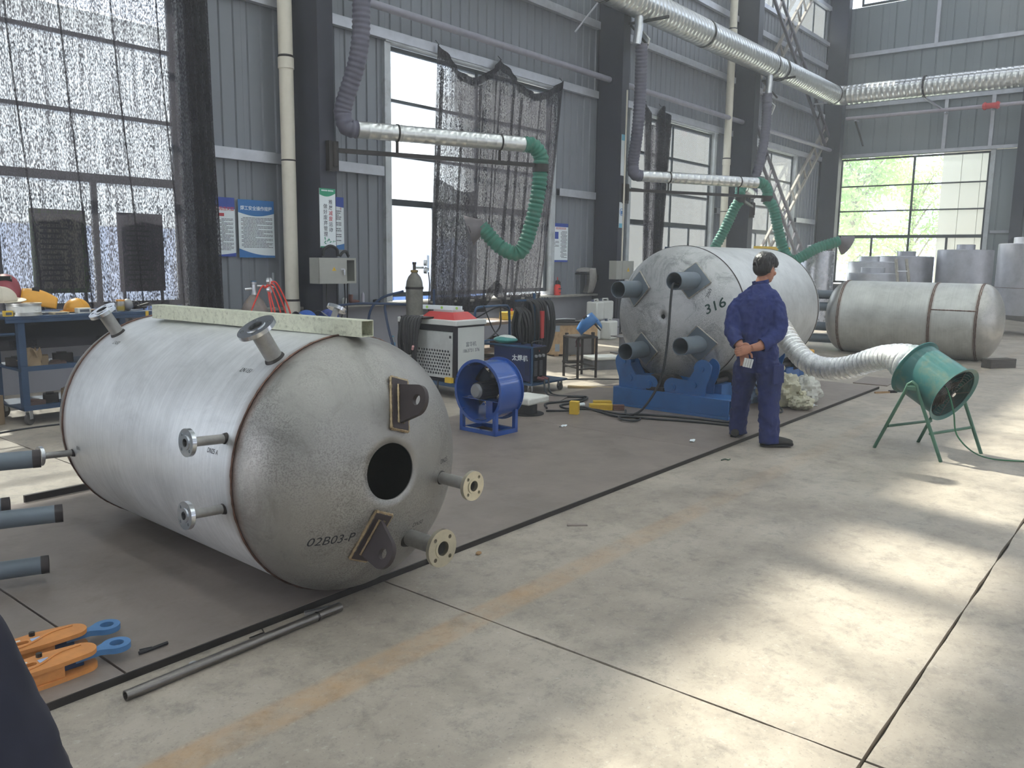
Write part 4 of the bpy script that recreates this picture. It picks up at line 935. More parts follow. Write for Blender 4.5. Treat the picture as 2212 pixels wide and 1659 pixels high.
# ------------------------------------------------------------ turning rolls under the second tank
m_rub = mat('roll_rubber', '2a2624', .7, 0, .15, 20); m_rblue = mat('roll_frame_blue', '27609c', .42, 0, .1, 4, dirt='16335c', dirt_amt=.4, coat=.2)
def turning_rolls(label, x, rz, zf):
    t = thing('turning_rolls', label, 'welding rotator', (x, 4.03, zf), rz, group='blue turning rolls under the tank')
    MB().box(-.16, .16, -.68, .64, 0, .03).box(-.16, -.145, -.68, .64, .03, .2).box(.145, .16, -.68, .64, .03, .2).box(-.145, .145, -.68, .64, .185, .2).build('base_beam', m_rblue, t, bevel=.004)
    cy, cz, Rt = .104, .998-zf, .721
    for s in (1, -1):
        # bogie arm: outer upper lobe, inner lower lobe, small tyre at the inner lobe and the carrying roller behind it
        br = bpy.data.objects.new('bracket', None); COL.objects.link(br); br.parent = t
        A_ = (cy+s*.46, .47); B_ = (cy+s*.135, .255)
        for xx in (-.10, .085):
            Mx = Matrix(((0, 0, 1, xx), (1, 0, 0, 0), (0, 1, 0, 0), (0, 0, 0, 1)))
            up = [(A_[0]+s*.095*math.cos(R(k)), A_[1]+.095*math.sin(R(k))) for k in range(-15, 196, 15)]
            lo = [(B_[0]+s*.098*math.cos(R(k)), B_[1]+.098*math.sin(R(k))) for k in range(100, 291, 15)]
            poly = [(cy+s*.50, .20), (cy+s*.505, .30), (cy+s*.535, .38)] + up + [(cy+s*.30, .34)] + lo + [(cy+s*.25, .185), (cy+s*.28, .20)]
            if s < 0: poly = poly[::-1]
            put('cheek_plate', plate(poly, [], .014, 'cheek_plate', Mx), m_rblue, br, bevel=.002)
        w_ = MB().lathe([(.03, -.06), (.092, -.06), (.105, -.05), (.105, .05), (.092, .06), (.03, .06)], 32, Matrix.Translation((-.0, B_[0]-s*.05, B_[1]+.01)) @ Matrix.Rotation(PI/2, 4, 'Y')).build('roll_wheel', m_rub, br)
        MB().cyl((-.125, B_[0], B_[1]), (.10, B_[0], B_[1]), .042, n=20).cyl((-.135, B_[0], B_[1]), (-.125, B_[0], B_[1]), .03, n=20).build('axle', m_rblue, w_)
        MB().cyl((-.115, A_[0]-s*.01, A_[1]), (.1, A_[0]-s*.01, A_[1]), .03, n=20).build('pin', m_rblue, br)
        a1 = R(38); D = Rt+.09+.002
        w2 = MB().lathe([(.03, -.09), (.08, -.09), (.09, -.08), (.09, .08), (.08, .09), (.03, .09)], 28, Matrix.Translation((.46, cy+s*D*math.sin(a1), cz-D*math.cos(a1))) @ Matrix.Rotation(PI/2, 4, 'Y')).build('carrying_roller', m_rub, br)
        MB().cyl((.1, cy+s*D*math.sin(a1), cz-D*math.cos(a1)), (.56, cy+s*D*math.sin(a1), cz-D*math.cos(a1)), .028, n=14).build('shaft', m_dark, w2)
        MB().box(.145, .57, cy+s*.50-.06, cy+s*.50+.06, .0, cz-D*math.cos(a1)-.03).build('pedestal', m_rblue, br)
        MB().cyl((-.112, cy+s*.37, .30), (-.1, cy+s*.37, .30), .035, n=16).build('pin', m_rblue, br)
    MB().box(-.12, -.05, .06, .26, .2, .235).build('stop_block', m_dark, t); MB().cyl((-.09, .12, .235), (-.09, .12, .29), .01, n=6).build('bolt', m_dark, t)
    return t
turning_rolls('blue turning rolls under the near end of the tank', 7.62, 0, .03)
turning_rolls('blue turning rolls under the far end of the tank', 9.35, 0, .03)
t = thing('drive_motor', 'yellow motor box with a warning sticker behind the rolls', 'motor', (10.45, 3.8, .03), R(-20))
MB().box(-.16, .16, -.14, .14, .22, .44).build('housing', mat('motor_yellow', 'd9a23c', .45, 0, .1), t, bevel=.02); MB().box(-.12, .12, -.1, .1, 0, .22).build('foot', m_rblue, t, bevel=.01)
st_ = MB().box(-.11, .09, -.146, -.1405, .27, .40).build('sticker', m_yellow, t)
MB().box(-.10, .08, -.1475, -.1462, .365, .392).build('red_band', m_pr, st_)
_b = MB()
for _i in range(9): _b.box(-.095+_i*.019, -.081+_i*.019, -.1475, -.1462, .325, .348).box(-.095+_i*.019, -.080+_i*.019, -.1475, -.1462, .29, .305)
_b.build('print', m_ink, st_, smooth=0)

# ------------------------------------------------------------ blue axial fan
def fan_motor(par, M, r=.075):
    mt = MB(); mt.lathe([(.001, -.13), (r*.85, -.13), (r, -.11), (r, .10), (r*.8, .12), (.001, .12)], 20, M); o = mt.build('motor', mat('motor_dark', '3b3d42', .5, .3, .15), par)
    mb = MB()
    for k in range(14):
        a = 2*PI*k/14; mb.bar(M @ Vector((r*math.cos(a), r*math.sin(a), -.10)), M @ Vector((r*math.cos(a), r*math.sin(a), .09)), .006, .012)
    mb.build('cooling_fins', mat('motor_dark', '3b3d42'), o); MB().box(-.05, .05, r*.8, r*1.5, -.05, .05, M).build('terminal_box', m_black, o)
    MB().lathe([(.001, -.15), (r*.7, -.15), (r*.9, -.132), (r*.9, -.12)], 20, M).build('fan_cowl', mat('cowl_grey', '8a8c90', .5, .3), o)
    return o
def blades(par, M, r0, r1, n, m):
    hb = MB().lathe([(.001, .03), (r0, .03), (r0, -.03), (.001, -.03)], 20, M).build('hub', m, par)
    for k in range(n):
        T = M @ Matrix.Rotation(2*PI*k/n, 4, 'Z'); 
        b = MB().grid(lambda u, v: T @ Vector((r0+(r1-r0)*u, (v-.5)*(.09+.05*u), (v-.5)*(.07-.03*u))), 4, 3).build('blade', m, hb, solid=.003)
t = thing('axial_fan', 'glossy blue axial drum fan standing on the floor by the welder cart', 'fan', (5.53, 4.76, .03), R(-2))
Rf, zc = .262, .375
# local X is the drum axis, opening faces -X
MX = Matrix.Translation((0, 0, zc)) @ Matrix.Rotation(PI/2, 4, 'Y')
m_fblue = mat('fan_gloss_blue', '2652a0', .22, 0, .06, 4, coat=.6)
MB().lathe([(Rf, -.15), (Rf, .15), (Rf-.006, .15), (Rf-.006, -.15)], 64, MX, closed=True).build('drum', m_fblue, t)
for xx in (-.15, .144): put('rim_flange', plate(circ(Rf+.022, 64), [circ(Rf-.006, 64)]+[circ(.005, 8, ((Rf+.011)*math.cos(R(22.5+45*k)), (Rf+.011)*math.sin(R(22.5+45*k)))) for k in range(8)], .006, 'rim_flange', Matrix.Translation((xx, 0, zc)) @ Matrix.Rotation(PI/2, 4, 'Y')), m_fblue, t)
for s in (-1, 1):
    for xx in (-.13, .13): MB().box(xx-.018, xx+.018, s*.2-.018, s*.2+.018, .002, zc-.165).build('post', m_fblue, t)
    MB().box(-.148, .148, s*.2-.018, s*.2+.018, 0, .04).build('base_rail', m_fblue, t)
for xx in (-.13, .13): MB().box(xx-.018, xx+.018, -.182, .182, 0, .036).build('base_rail', m_fblue, t)
MB().box(-.148, .148, -.22, .22, -.002, 0).build('base_plate', m_fblue, t)
MB().box(-.10, .10, -.24, .235, zc-.085, zc-.079).box(-.02, .03, .0, .006, zc-.25, zc-.085).box(-.06, .08, -.10, -.02, zc-.248, zc-.085).build('motor_shelf', m_fblue, t)
fan_motor(t, Matrix.Translation((-.01, .02, zc)) @ Matrix.Rotation(PI/2, 4, 'Y')); blades(t, Matrix.Translation((.11, .02, zc)) @ Matrix.Rotation(PI/2, 4, 'Y'), .055, .25, 6, mat('fan_blade_dark', '3a3f48', .4, .4))
mb = MB()
for k in range(1, 7):
    mb.tube([(.143, k*.04*math.cos(2*PI*i/40), zc+k*.04*math.sin(2*PI*i/40)) for i in range(40)], .003, 5, closed=True)
for k in range(4): a = R(45*k+20); mb.cyl((.143, -.255*math.cos(a), zc-.255*math.sin(a)), (.143, .255*math.cos(a), zc+.255*math.sin(a)), .003, n=5)
mb.build('wire_guard', m_dark, t)
ptext(t, 'POWER', .02, 0, 0, m_white) if False else None

# ------------------------------------------------------------ green fan on its stand
F1, F2, F3, F4 = Vector((7.35, 1.96, 0)), Vector((7.17, 1.40, 0)), Vector((7.72, 1.21, 0)), Vector((7.85, 1.73, 0))
cen = (F1+F2+F3+F4)/4; t = thing('axial_fan', 'green axial fan tilted on a tubular stand with a silver hose', 'fan', (cen.x, cen.y, 0))
m_gf = mat('fan_green', '336a68', .4, 0, .12, 5, dirt='9a8a5a', dirt_amt=.35, dscale=6, coat=.2); m_gs = mat('stand_green', '456b58', .5, .1, .15, 8)
for k, (a, b) in enumerate(((F1, F2), (F3, F4))):
    A, B_ = a-cen, b-cen; top = (A+B_)/2; zt = .62; r = .014
    path = [A+Vector((0, 0, .0)), A.lerp(B_, .40)+Vector((0, 0, .52)), A.lerp(B_, .44)+Vector((0, 0, .585)), A.lerp(B_, .5)+Vector((0, 0, .61)), A.lerp(B_, .56)+Vector((0, 0, .585)), A.lerp(B_, .60)+Vector((0, 0, .52)), B_]
    MB().tube(path, r, 12).build('leg_frame', m_gs, t)
    MB().box(top.x-.035, top.x+.035, top.y-.035, top.y+.035, .545, .575).build('pivot_plate', m_gs, t)
for (a, b) in ((F1, F4), (F2, F3)):
    A, B_ = (a-cen), (b-cen); pa = A.lerp((F1+F2-2*cen)/2, .37); pb = B_.lerp((F3+F4-2*cen)/2, .37)
    MB().cyl((pa.x, pa.y, .21), (pb.x, pb.y, .21), .012, n=10).build('cross_tube', m_gs, t)
ax = ((F3+F4)/2-(F1+F2)/2).normalized(); hz = Vector((-ax.y, ax.x, 0))        # hz horizontal, away from the camera
fd = (hz*math.cos(R(26))+Vector((0, 0, math.sin(R(26))))).normalized()         # from grille end to hose end
Cf = Vector((0, 0, .60)); T = Matrix((ax, fd.cross(ax), fd)).transposed().to_4x4(); T.translation = Cf
Rg = .225
MB().lathe([(Rg, -.19), (Rg, .19), (Rg-.005, .19), (Rg-.005, -.19)], 56, T, closed=True).build('drum', m_gf, t)
for (z0, s) in ((-.19, -1), (.19, 1)):
    MB().lathe([(Rg, z0-s*.0), (Rg+.028, z0+s*.012), (Rg+.028, z0+s*.018), (Rg-.004, z0+s*.004)], 56, T, closed=True).build('rim_flange', m_gf, t)
blades(t, T @ Matrix.Translation((0, 0, -.08)), .05, .205, 5, mat('blade_pale', '6a6258', .45, .4)); fan_motor(t, T @ Matrix.Translation((0, 0, .02)), .07)
mb = MB()
for k in range(1, 11): mb.tube([T @ Vector((.021*k*math.cos(2*PI*i/44), .021*k*math.sin(2*PI*i/44), -.192)) for i in range(44)], .0022, 5, closed=True)
g_ = mb.build('wire_guard', mat('guard_wire', '3a3632', .4, .6), t)
mb = MB()
for k in range(4): a = R(45*k); mb.bar(T @ Vector((-.22*math.cos(a), -.22*math.sin(a), -.190)), T @ Vector((.22*math.cos(a), .22*math.sin(a), -.190)), .006, .004, fd)
mb.build('guard_bars', mat('guard_bar', '4a4640', .4, .5), g_); MB().cyl(T @ Vector((0, 0, -.205)), T @ Vector((0, 0, -.19)), .02, n=14).build('guard_boss', m_zinc, g_)
for s in (-1, 1): MB().cyl(Cf*1.0+ax*s*(Rg-.01)-Vector((0, 0, .04)), Cf+ax*s*.285-Vector((0, 0, .04)), .014, n=10).build('pivot_bolt', m_dark, t)
MB().tube(catmull([Vector((-.17, -.10, .6)), Vector((-.25, -.16, .56)), Vector((-.28, -.22, .40)), Vector((-.24, -.26, .20)), Vector((-.05, -.42, .03)), Vector((.15, -.75, .006)), Vector((.5, -1.3, .006)), Vector((1.0, -1.9, .006))], 8), .006, 6).build('power_cable', mat('cable_green', '2f6a4a', .5), t)
HOSE0 = cen + Cf + fd*.195
sh = [HOSE0-fd*.03, HOSE0+fd*.07, Vector((7.71, 1.97, .755)), Vector((7.855, 2.16, .70)), Vector((7.976, 2.37, .61)), Vector((8.079, 2.605, .553)), Vector((8.196, 2.848, .57)), Vector((8.347, 3.076, .696)), Vector((8.527, 3.278, .862)), Vector((8.70, 3.44, .985))]
mb = MB(); P = resample(catmull(sh, 14), .0145); rs = []
for i in range(len(P)):
    q = i/len(P); k_ = min(1, q*7); r0 = .19*(1-k_)+.090*k_; rs.append(r0+(.018 if i % 4 in (0, 1) else -.018)+random.uniform(-.002, .002))
mb.tube(P, rs, 30)
mb.v = [tuple(Vector(v)+Vector([random.uniform(-.0016, .0016) for _ in range(3)])) for v in mb.v]
o = mb.build('foil_hose', mat('crinkled_foil', 'eceeee', .38, .9, .2, 45), None, smooth=30)
tag(o, 'crinkled silver foil hose sagging from the green fan to the tank on the rolls', 'hose')

# ------------------------------------------------------------ welder cart
t = thing('welder_cart', 'blue push cart with tubular handle carrying the blue welder', 'cart', (7.40, 5.72, 0))
m_cart = mat('cart_blue', '2a4a6c', .45, .1, .2, 6, dirt='5a5f63', dirt_amt=.5)
MB().box(0, .70, 0, .92, .12, .145).build('deck', m_cart, t, bevel=.004)
def tubes(par, paths, r, m, nm='frame_tube'):
    for p in paths: MB().tube(p, r, 10).build(nm, m, par)
tubes(t, [[(.02, .02, .145), (.02, .02, .57)], [(.02, .02, .56), (.02, .88, .56)], [(.02, .88, .56), (.62, .9, .57)]], .014, m_cart)
tubes(t, [catmull([(.02, .88, .145), (.02, .885, .6), (.02, .90, .88), (.05, .90, .965), (.14, .90, .98)], 5)+catmull([(.16, .90, .98), (.55, .90, .98), (.64, .90, .965), (.67, .90, .88), (.67, .89, .6), (.67, .88, .145)], 5)], .016, m_cart, 'handle')
MB().cyl((.60, .45, .145), (.60, .45, 1.15), .018, n=10).build('hook_post', m_cart, t)
def caster(par, x, y, r, h, rz=0, m=None):
    T = Matrix.Translation((x, y, 0)) @ Matrix.Rotation(rz, 4, 'Z')
    w_ = MB().lathe([(.012, -.016), (r*.95, -.016), (r, -.010), (r, .010), (r*.95, .016), (.012, .016)], 20, T @ Matrix.Translation((0, 0, r)) @ Matrix.Rotation(PI/2, 4, 'X')).build('wheel', mat('caster_rubber', '4a4846', .6, 0, .15), par)
    MB().box(-.02, .02, -.024, -.019, r, h, T).box(-.02, .02, .019, .024, r, h, T).box(-.03, .03, -.03, .03, h-.006, h, T).build('fork', m_zinc, w_)
for (x, y, a) in ((.06, .07, 20), (.64, .07, 70), (.06, .86, 0), (.64, .86, 10)): caster(t, x, y, .045, .12, R(a))
MB().tube(catmull([(.02, .9, .84), (.10, .7, .96), (.16, .6, .99), (.2, .5, .95)], 5), .008, 6).build('strap', m_black, t)
MB().tube(catmull([(.16, .88, .99), (.2, .75, .7), (.25, .6, .58)], 5), .008, 6).build('strap', m_black, t)
MB().tube(catmull([(.02, .9, .8), (.03, .92, .62), (.2, .93, .55), (.5, .92, .7), (.5, .9, .96)], 6), .01, 6).build('strap', m_black, t)
# welder
m_wd = mat('welder_navy', '1c2c5a', .38, .1, .08, 4)
t = thing('welding_machine', 'dark blue boxy welding machine with white characters on the cart', 'welder', (7.44, 5.78, .145))
MB().box(0, .30, 0, .55, .012, .42).build('case', m_wd, t, bevel=.006); MB().box(.01, .29, -.018, 0, .02, .41).build('front_panel', mat('welder_black', '17171f', .4), t, bevel=.004)
for i, ch in enumerate('太焊机'):
    me = text_mesh(ch, .075, .0005, bold=.002); me.transform(Matrix.Translation((-.001, .235-i*.08, .275)) @ Matrix.Rotation(-PI/2, 4, 'Z') @ Matrix.Rotation(PI/2, 4, 'X')); put('lettering', me, m_poster, t)
mb = MB()
for i in range(12):
    z = .09+i*.017; mb.box(-.0015, .0, .02, .045, z, z+.007).box(-.0015, .0, .055, .075, z, z+.007)
mb.build('louvres', m_black, t)
mb = MB()
for i in range(12):
    z = .08+i*.015
    for x0 in (.05, .15): mb.box(x0, x0+.06, -.0195, -.018, z, z+.006)
mb.build('louvres', mat('louvre_grey', '8f8f96', .4, .4), t)
for (x, z) in ((.07, .31), (.14, .31), (.21, .31)): MB().cyl((x, -.018, z), (x, -.04, z), .017, n=14).build('knob', mat('knob_grey', 'a9a9ad', .4), t)
MB().box(.10, .18, -.0195, -.018, .345, .385).build('display', m_black, t); ptext(t, '8', .025, .14, .365, m_red, .0005, -.021)
MB().tube(catmull([(.05, .02, .42), (.05, .02, .46), (.15, .02, .475), (.25, .02, .46), (.25, .02, .42)], 5), .01, 8).build('carry_handle', m_black, t)
for (x, z) in ((.12, .05), (.2, .05)): MB().cyl((x, -.018, z), (x+.02, -.10, z-.01), .02, .016, n=12).build('cable_plug', mat('plug_maroon', '6a2b30', .5), t)
for (x, y) in ((.03, .04), (.27, .04), (.03, .51), (.27, .51)): MB().cyl((x, y, 0), (x, y, .012), .015, n=10).build('foot', m_black, t)
# coil of welding cable hung on the post
t = thing('cable_coil', 'thick bundle of black welding cables hung over the cart post', 'cable', (8.0, 6.17, 1.06))
m_cab = mat('welding_cable', '2b2a2c', .55, 0, .15, 10)
for k in range(15):
    f = k/14; x = -.34+.62*f; dx = -.05*math.sin(f*3); L = random.uniform(.52, .66); yy = -.04-.04*random.random(); dz = -.16 if f < .32 else 0
    MB().tube(catmull([(x+dx, -yy*.2, .02+dz*.6), (x-.01, yy-.02, -.06+dz*.6), (x+random.uniform(-.03, .03), yy-.05, -L*.6), (x*.9+random.uniform(-.03, .03), yy, -L-.04), (x*.9+.02, .05, -L*.9), (x, .06, -.25+dz*.4), (x+dx, -yy*.2, .02+dz*.6)], 6), .017, 6).build('cable_turn', m_cab, t)
MB().tube(catmull([(-.34, -.06, -.12), (-.44, -.12, -.3), (-.40, -.14, -.48), (-.28, -.1, -.5), (-.42, -.1, -.64), (-.44, -.1, -.7)], 6), .018, 6).build('cable_turn', m_cab, t)
MB().box(-.03, .03, -.135, -.10, -.45, -.12).build('torch_handle', m_red, t); MB().box(-.36, .32, -.012, .012, .0, .02).build('hook_bar', m_cart, t)
t = thing('parts_bag', 'green and white plastic bag lying on the cart rail', 'bag', (7.52, 6.22, .578))
MB().ell((0, 0, .035), (.12, .16, .045), 20, 10).build('bag_body', mat('bag_green', '3f8f8a', .4, 0, .2, 20), t); MB().ell((.01, -.01, .048), (.09, .13, .045), 18, 9).build('bag_label', mat('bag_white', 'dfe3df', .5), t)

# ------------------------------------------------------------ laser cabinet
t = thing('laser_cabinet', 'white machine cabinet with red lid and honeycomb vent standing on a low cart', 'cabinet', (6.72, 6.27, .17))
m_cabw = mat('cabinet_white', 'd2d4d0', .45, 0, .04, 3); m_cabk = mat('cabinet_black', '1e1d24', .5)
MB().box(.02, .50, .02, .92, 0, .62).build('body', m_cabw, t, bevel=.006); MB().box(0, .03, 0, .05, 0, .64).box(0, .03, .85, .94, 0, .64).box(0, .03, .05, .85, .57, .64).box(0, .03, .05, .85, 0, .04).build('front_frame', m_cabk, t, bevel=.004)
hexes = []
for i in range(17):
    for j in range(8):
        c = (.10+i*.042+(0.021 if j % 2 else 0), .09+j*.037); hexes.append(circ(.0165, 6, c, R(30)))
put('vent_door', plate([(.055, .045), (.845, .045), (.845, .565), (.055, .565)], hexes, .012, 'vent_door', Matrix(((0, 0, 1, -.008), (1, 0, 0, 0), (0, 1, 0, 0), (0, 0, 0, 1)))), mat('door_grey_white', 'b9bbb9', .45), t)
MB().box(.006, .018, .055, .845, .05, .56).build('vent_backing', m_cabk, t); MB().box(-.01, -.002, .07, .10, .50, .53).build('latch', m_cabk, t)
MB().box(-.005, .51, -.005, .945, .64, .70).build('top_tray', m_cabw, t, bevel=.008); MB().box(.03, .50, .02, .92, .62, .64).build('shadow_gap', m_cabk, t)
put('red_lid', MB().add([(.05, .08, .70), (.44, .08, .70), (.44, .62, .70), (.05, .62, .70), (.12, .16, .78), (.37, .16, .78), (.37, .54, .78), (.12, .54, .78)], ((0, 3, 2, 1), (4, 5, 6, 7), (0, 1, 5, 4), (1, 2, 6, 5), (2, 3, 7, 6), (3, 0, 4, 7))).mesh('red_lid', 0), m_red, t)
MB().box(.15, .34, .20, .50, .78, .80).build('control_pad', m_cabw, t); MB().cyl((.2, .26, .80), (.2, .26, .82), .018, n=12).build('stop_button', m_red, t)
me = text_mesh('富华机', .06, .0004); me.transform(Matrix.Translation((.27, .0195, .42)) @ Matrix.Rotation(PI/2, 4, 'X')); put('lettering', me, m_print, t)
me = text_mesh('1863731 376', .055, .0004); me.transform(Matrix.Translation((.27, .0195, .35)) @ Matrix.Rotation(PI/2, 4, 'X')); put('lettering', me, m_print, t)
t = thing('spirit_level', 'white spirit level lying across the cabinet top', 'level', (6.86, 6.62, .973), R(-78))
MB().box(-.26, .26, -.012, .012, 0, .05).build('beam', m_poster, t, bevel=.002)
for x in (-.2, 0, .2): MB().cyl((x, -.0135, .025), (x, .0135, .025), .016, n=16).build('vial', mat('vial_green', '9fd05a', .3), t)
t = thing('cabinet_cart', 'low blue cart carrying the white cabinet', 'cart', (6.72, 6.27, 0))
MB().box(-.04, .56, -.05, 1.0, .13, .17).build('deck', m_cart, t)
for (x, y) in ((.04, .02), (.48, .02), (.04, .92), (.48, .92)): caster(t, x, y, .05, .13, R(15))
t = thing('electrode_carton', 'yellow carton standing on the cabinet cart deck', 'carton', (6.70, 6.36, .17)); MB().box(-.02, .02, -.05, .05, 0, .06).build('box', m_yellow, t); 
t = thing('cable_coil', 'black torch cables hanging over the white cabinet front', 'cable', (6.62, 6.86, .892))
for k in range(7):
    y = -.13+.045*k; L = random.uniform(.35, .72)
    MB().tube(catmull([(.03, y, .0), (-.04, y, -.05), (-.07, y+random.uniform(-.03, .03), -L*.5), (-.05, y*.6, -L), (-.02, y*.5+.03, -L*.9), (-.03, y+.03, -.2), (.03, y+.02, .0)], 6), .018, 6).build('cable_turn', m_cab, t)
MB().box(.0, .22, -.18, .2, -.02, .0).build('hook_bar', m_dark, t); MB().cyl((-.10, -.1, -.36), (-.13, -.14, -.32), .014, n=10).build('torch_tip', mat('nozzle_pink', 'd8a0a0', .4), t)

# ------------------------------------------------------------ gas cylinder trolley
t = thing('gas_trolley', 'dark blue tubular trolley holding the tall gas cylinder', 'trolley', (7.66, 7.9, 0))
MB().box(-.30, .28, -.25, .35, .28, .32).build('deck', m_blue2, t); MB().box(-.26, .24, -.2, .3, .10, .28).build('tool_box', m_blue2, t)
tubes(t, [[(.16, -.20, .32), (.16, -.20, 1.15)], catmull([(.16, -.20, .93), (-.2, .2, .95), (-.45, .55, .95), (-.62, .8, .92)], 6), catmull([(-.24, .30, .95), (-.28, .26, .86), (-.27, .2, .60), (-.24, .12, .33)], 6), catmull([(-.10, .1, 1.12), (-.28, .34, 1.02), (-.40, .44, .8), (-.40, .42, .34)], 6)], .017, m_blue2)
for (x, y) in ((-.25, -.2), (.22, -.2), (-.25, .3), (.22, .3)): caster(t, x, y, .05, .12, 0)
def regulator(par, p, s=1.0):
    p = Vector(p); MB().cyl(p, p+Vector((.09*s, -.05*s, 0)), .014, n=8).build('stem', m_zinc, par)
    q = p+Vector((.10*s, -.055*s, .0))
    for dz in (.06, -.04): MB().cyl(q+Vector((-.02, -.015, dz)), q+Vector((.0, -.045, dz)), .038*s, n=18).build('gauge', m_zinc, par); MB().cyl(q+Vector((.0, -.045, dz)), q+Vector((.001, -.047, dz)), .032*s, n=18).build('dial', m_poster, par)
    MB().cyl(q+Vector((.07, 0, -.05)), q+Vector((.07, 0, .16)), .013, n=8).build('flow_tube', m_clear, par); MB().cyl(q+Vector((.0, -.02, .0)), q+Vector((.07, 0, -.02)), .012, n=8).build('stem', m_zinc, par)
t = thing('gas_cylinder', 'weathered grey gas cylinder with regulator beside the scalloped net', 'gas cylinder', (7.66, 7.9, .32))
m_gc = mat('cylinder_grey', '75736c', .6, .2, .25, 7, .1, 30, dirt='4c443c', dirt_amt=.6)
MB().lathe([(.001, 0), (.10, 0), (.112, .02), (.112, .86), (.104, .93), (.08, .99), (.045, 1.03), (.035, 1.05), (.001, 1.05)], 32).build('body', m_gc, t)
MB().lathe([(.034, 1.04), (.05, 1.05), (.05, 1.075), (.03, 1.08)], 20).build('neck_ring', mat('brass_dull', '8a7648', .45, .6), t); MB().cyl((0, 0, 1.07), (0, 0, 1.16), .02, n=12).cyl((0, 0, 1.15), (0, 0, 1.18), .026, n=12).build('valve', m_dark, t)
MB().lathe([(.112, .83), (.12, .83), (.12, .86), (.112, .86)], 28).box(-.15, -.11, -.01, .01, .83, .86).build('clamp_band', m_dark, t); regulator(t, (.02, -.01, 1.11))
MB().tube(catmull([(.19, -.07, 1.05), (.2, -.08, .9), (.15, -.12, .75), (.13, -.13, .5)], 6), .009, 6).build('hose', m_black, t)
t = thing('water_bottle', 'clear plastic water bottle with blue cap on the gas trolley', 'bottle', (7.44, 8.08, .32)); MB().lathe([(.001, 0), (.03, 0), (.032, .01), (.031, .06), (.028, .07), (.032, .08), (.032, .15), (.014, .19), (.013, .20)], 16).build('body', m_clear, t); MB().cyl((0, 0, .2), (0, 0, .218), .015, n=14).build('cap', mat('cap_blue', '6fa9c4', .4), t); MB().lathe([(.0325, .085), (.0325, .13)], 16).build('label', mat('label_blue', '6fa0c8', .5), t)

# ------------------------------------------------------------ gas bottle with red hoses
t = thing('gas_cylinder', 'squat rusty gas bottle draped with bright red hoses', 'gas cylinder', (5.72, 8.62, 0))
MB().lathe([(.001, 0), (.15, 0), (.16, .02), (.16, .82), (.15, .93), (.11, 1.02), (.06, 1.08), (.04, 1.10), (.001, 1.10)], 32).build('body', mat('bottle_mauve', '7d726e', .6, .1, .25, 6, dirt='a88a50', dirt_amt=.8, dscale=9), t)
MB().lathe([(.035, 1.09), (.04, 1.10), (.028, 1.14), (.024, 1.22), (.03, 1.225), (.03, 1.25), (.001, 1.25)], 20).cyl((0, 0, 1.17), (-.09, .05, 1.16), .016, n=10).build('valve', m_zinc, t)
MB().cyl((0, 0, 1.25), (0, 0, 1.265), .034, n=16).build('handwheel', mat('valve_blue', '4a6a86', .5), t); regulator(t, (.03, -.02, 1.2), 1.15)
m_rh = mat('red_hose', 'd63a2c', .4, 0, .08, 8)
c0 = Vector((.10, -.10, 1.19))
for (e, k) in (((-.14, -.10, .80), .05), ((.12, -.18, .80), .02), ((.16, -.2, .78), .03), ((.24, -.2, .80), .08), ((.30, -.22, .80), .12), ((.36, -.22, .82), .15)):
    e = Vector(e); m_ = c0.lerp(e, .5)+Vector((.0, 0, .05+k)); MB().tube(catmull([c0+Vector((-.02, 0, -.01)), c0+(m_-c0)*.4+Vector((0, 0, .05)), m_, e, e+Vector((0, 0, -.5))], 6), .010, 6).build('red_hose', m_rh, t)

# ------------------------------------------------------------ blue tool trolley at the left
t = thing('tool_trolley', 'dark blue three-tier tool trolley under the leftmost net', 'trolley', (2.92, 8.06, 0))
TL, TW = 1.27, .68
m_tr = mat('trolley_blue', '28415f', .5, .1, .18, 5, dirt='1c2a40', dirt_amt=.5)
MB().box(-.1, TL, -.02, TW, .97, 1.0).box(-.1, TL, -.02, 0, .94, .97).build('top', m_tr, t, bevel=.003)
for z in (.50, .14): MB().box(0, TL, 0, TW, z, z+.02).box(0, TL, -.01, 0, z, z+.045).build('shelf', m_tr, t)
MB().box(.06, TL-.06, TW-.02, TW-.01, .72, .97).build('back_panel', mat('trolley_dark', '23232b', .7), t)
for (x, y) in ((0, 0), (TL-.06, 0), (0, TW-.06), (TL-.06, TW-.06)): MB().box(x, x+.06, y, y+.06, .14, .97).build('leg', m_tr, t)
for z in (.84, .985): MB().cyl((-.02, .03, z), (-.5, .03, z), .014, n=8).build('push_handle', m_tr, t)
MB().cyl((-.5, .03, .84), (-.5, .03, .985), .014, n=8).build('push_handle', m_tr, t)
for (x, y) in ((.06, .05), (TL-.08, .05), (.06, TW-.05), (TL-.08, TW-.05)): caster(t, x, y, .055, .14, R(30))
def on(name, label, cat, x, y, z, rz=0, group=None): return thing(name, label, cat, (x, y, z), R(rz), group)
def hard_hat(name, label, x, y, z, rz, m, tilt=0):
    h = thing(name, label, 'hard hat', (x, y, z), group='head gear on the trolley', rot=(R(tilt), 0, R(rz)))
    MB().ell((0, 0, .012), (.13, .105, .12), 28, 10, z0=0.0).build('shell', m, h, solid=.003); MB().ell((0, 0, .012), (.02, .108, .123), 14, 10, z0=0.0).build('ridge', m, h)
    put('brim', plate([(.17*math.cos(a)+.03*max(0, math.cos(a)), .118*math.sin(a)) for a in [2*PI*k/40 for k in range(40)]], [], .006, 'brim', Matrix.Translation((0, 0, .008))), m, h)
    return h
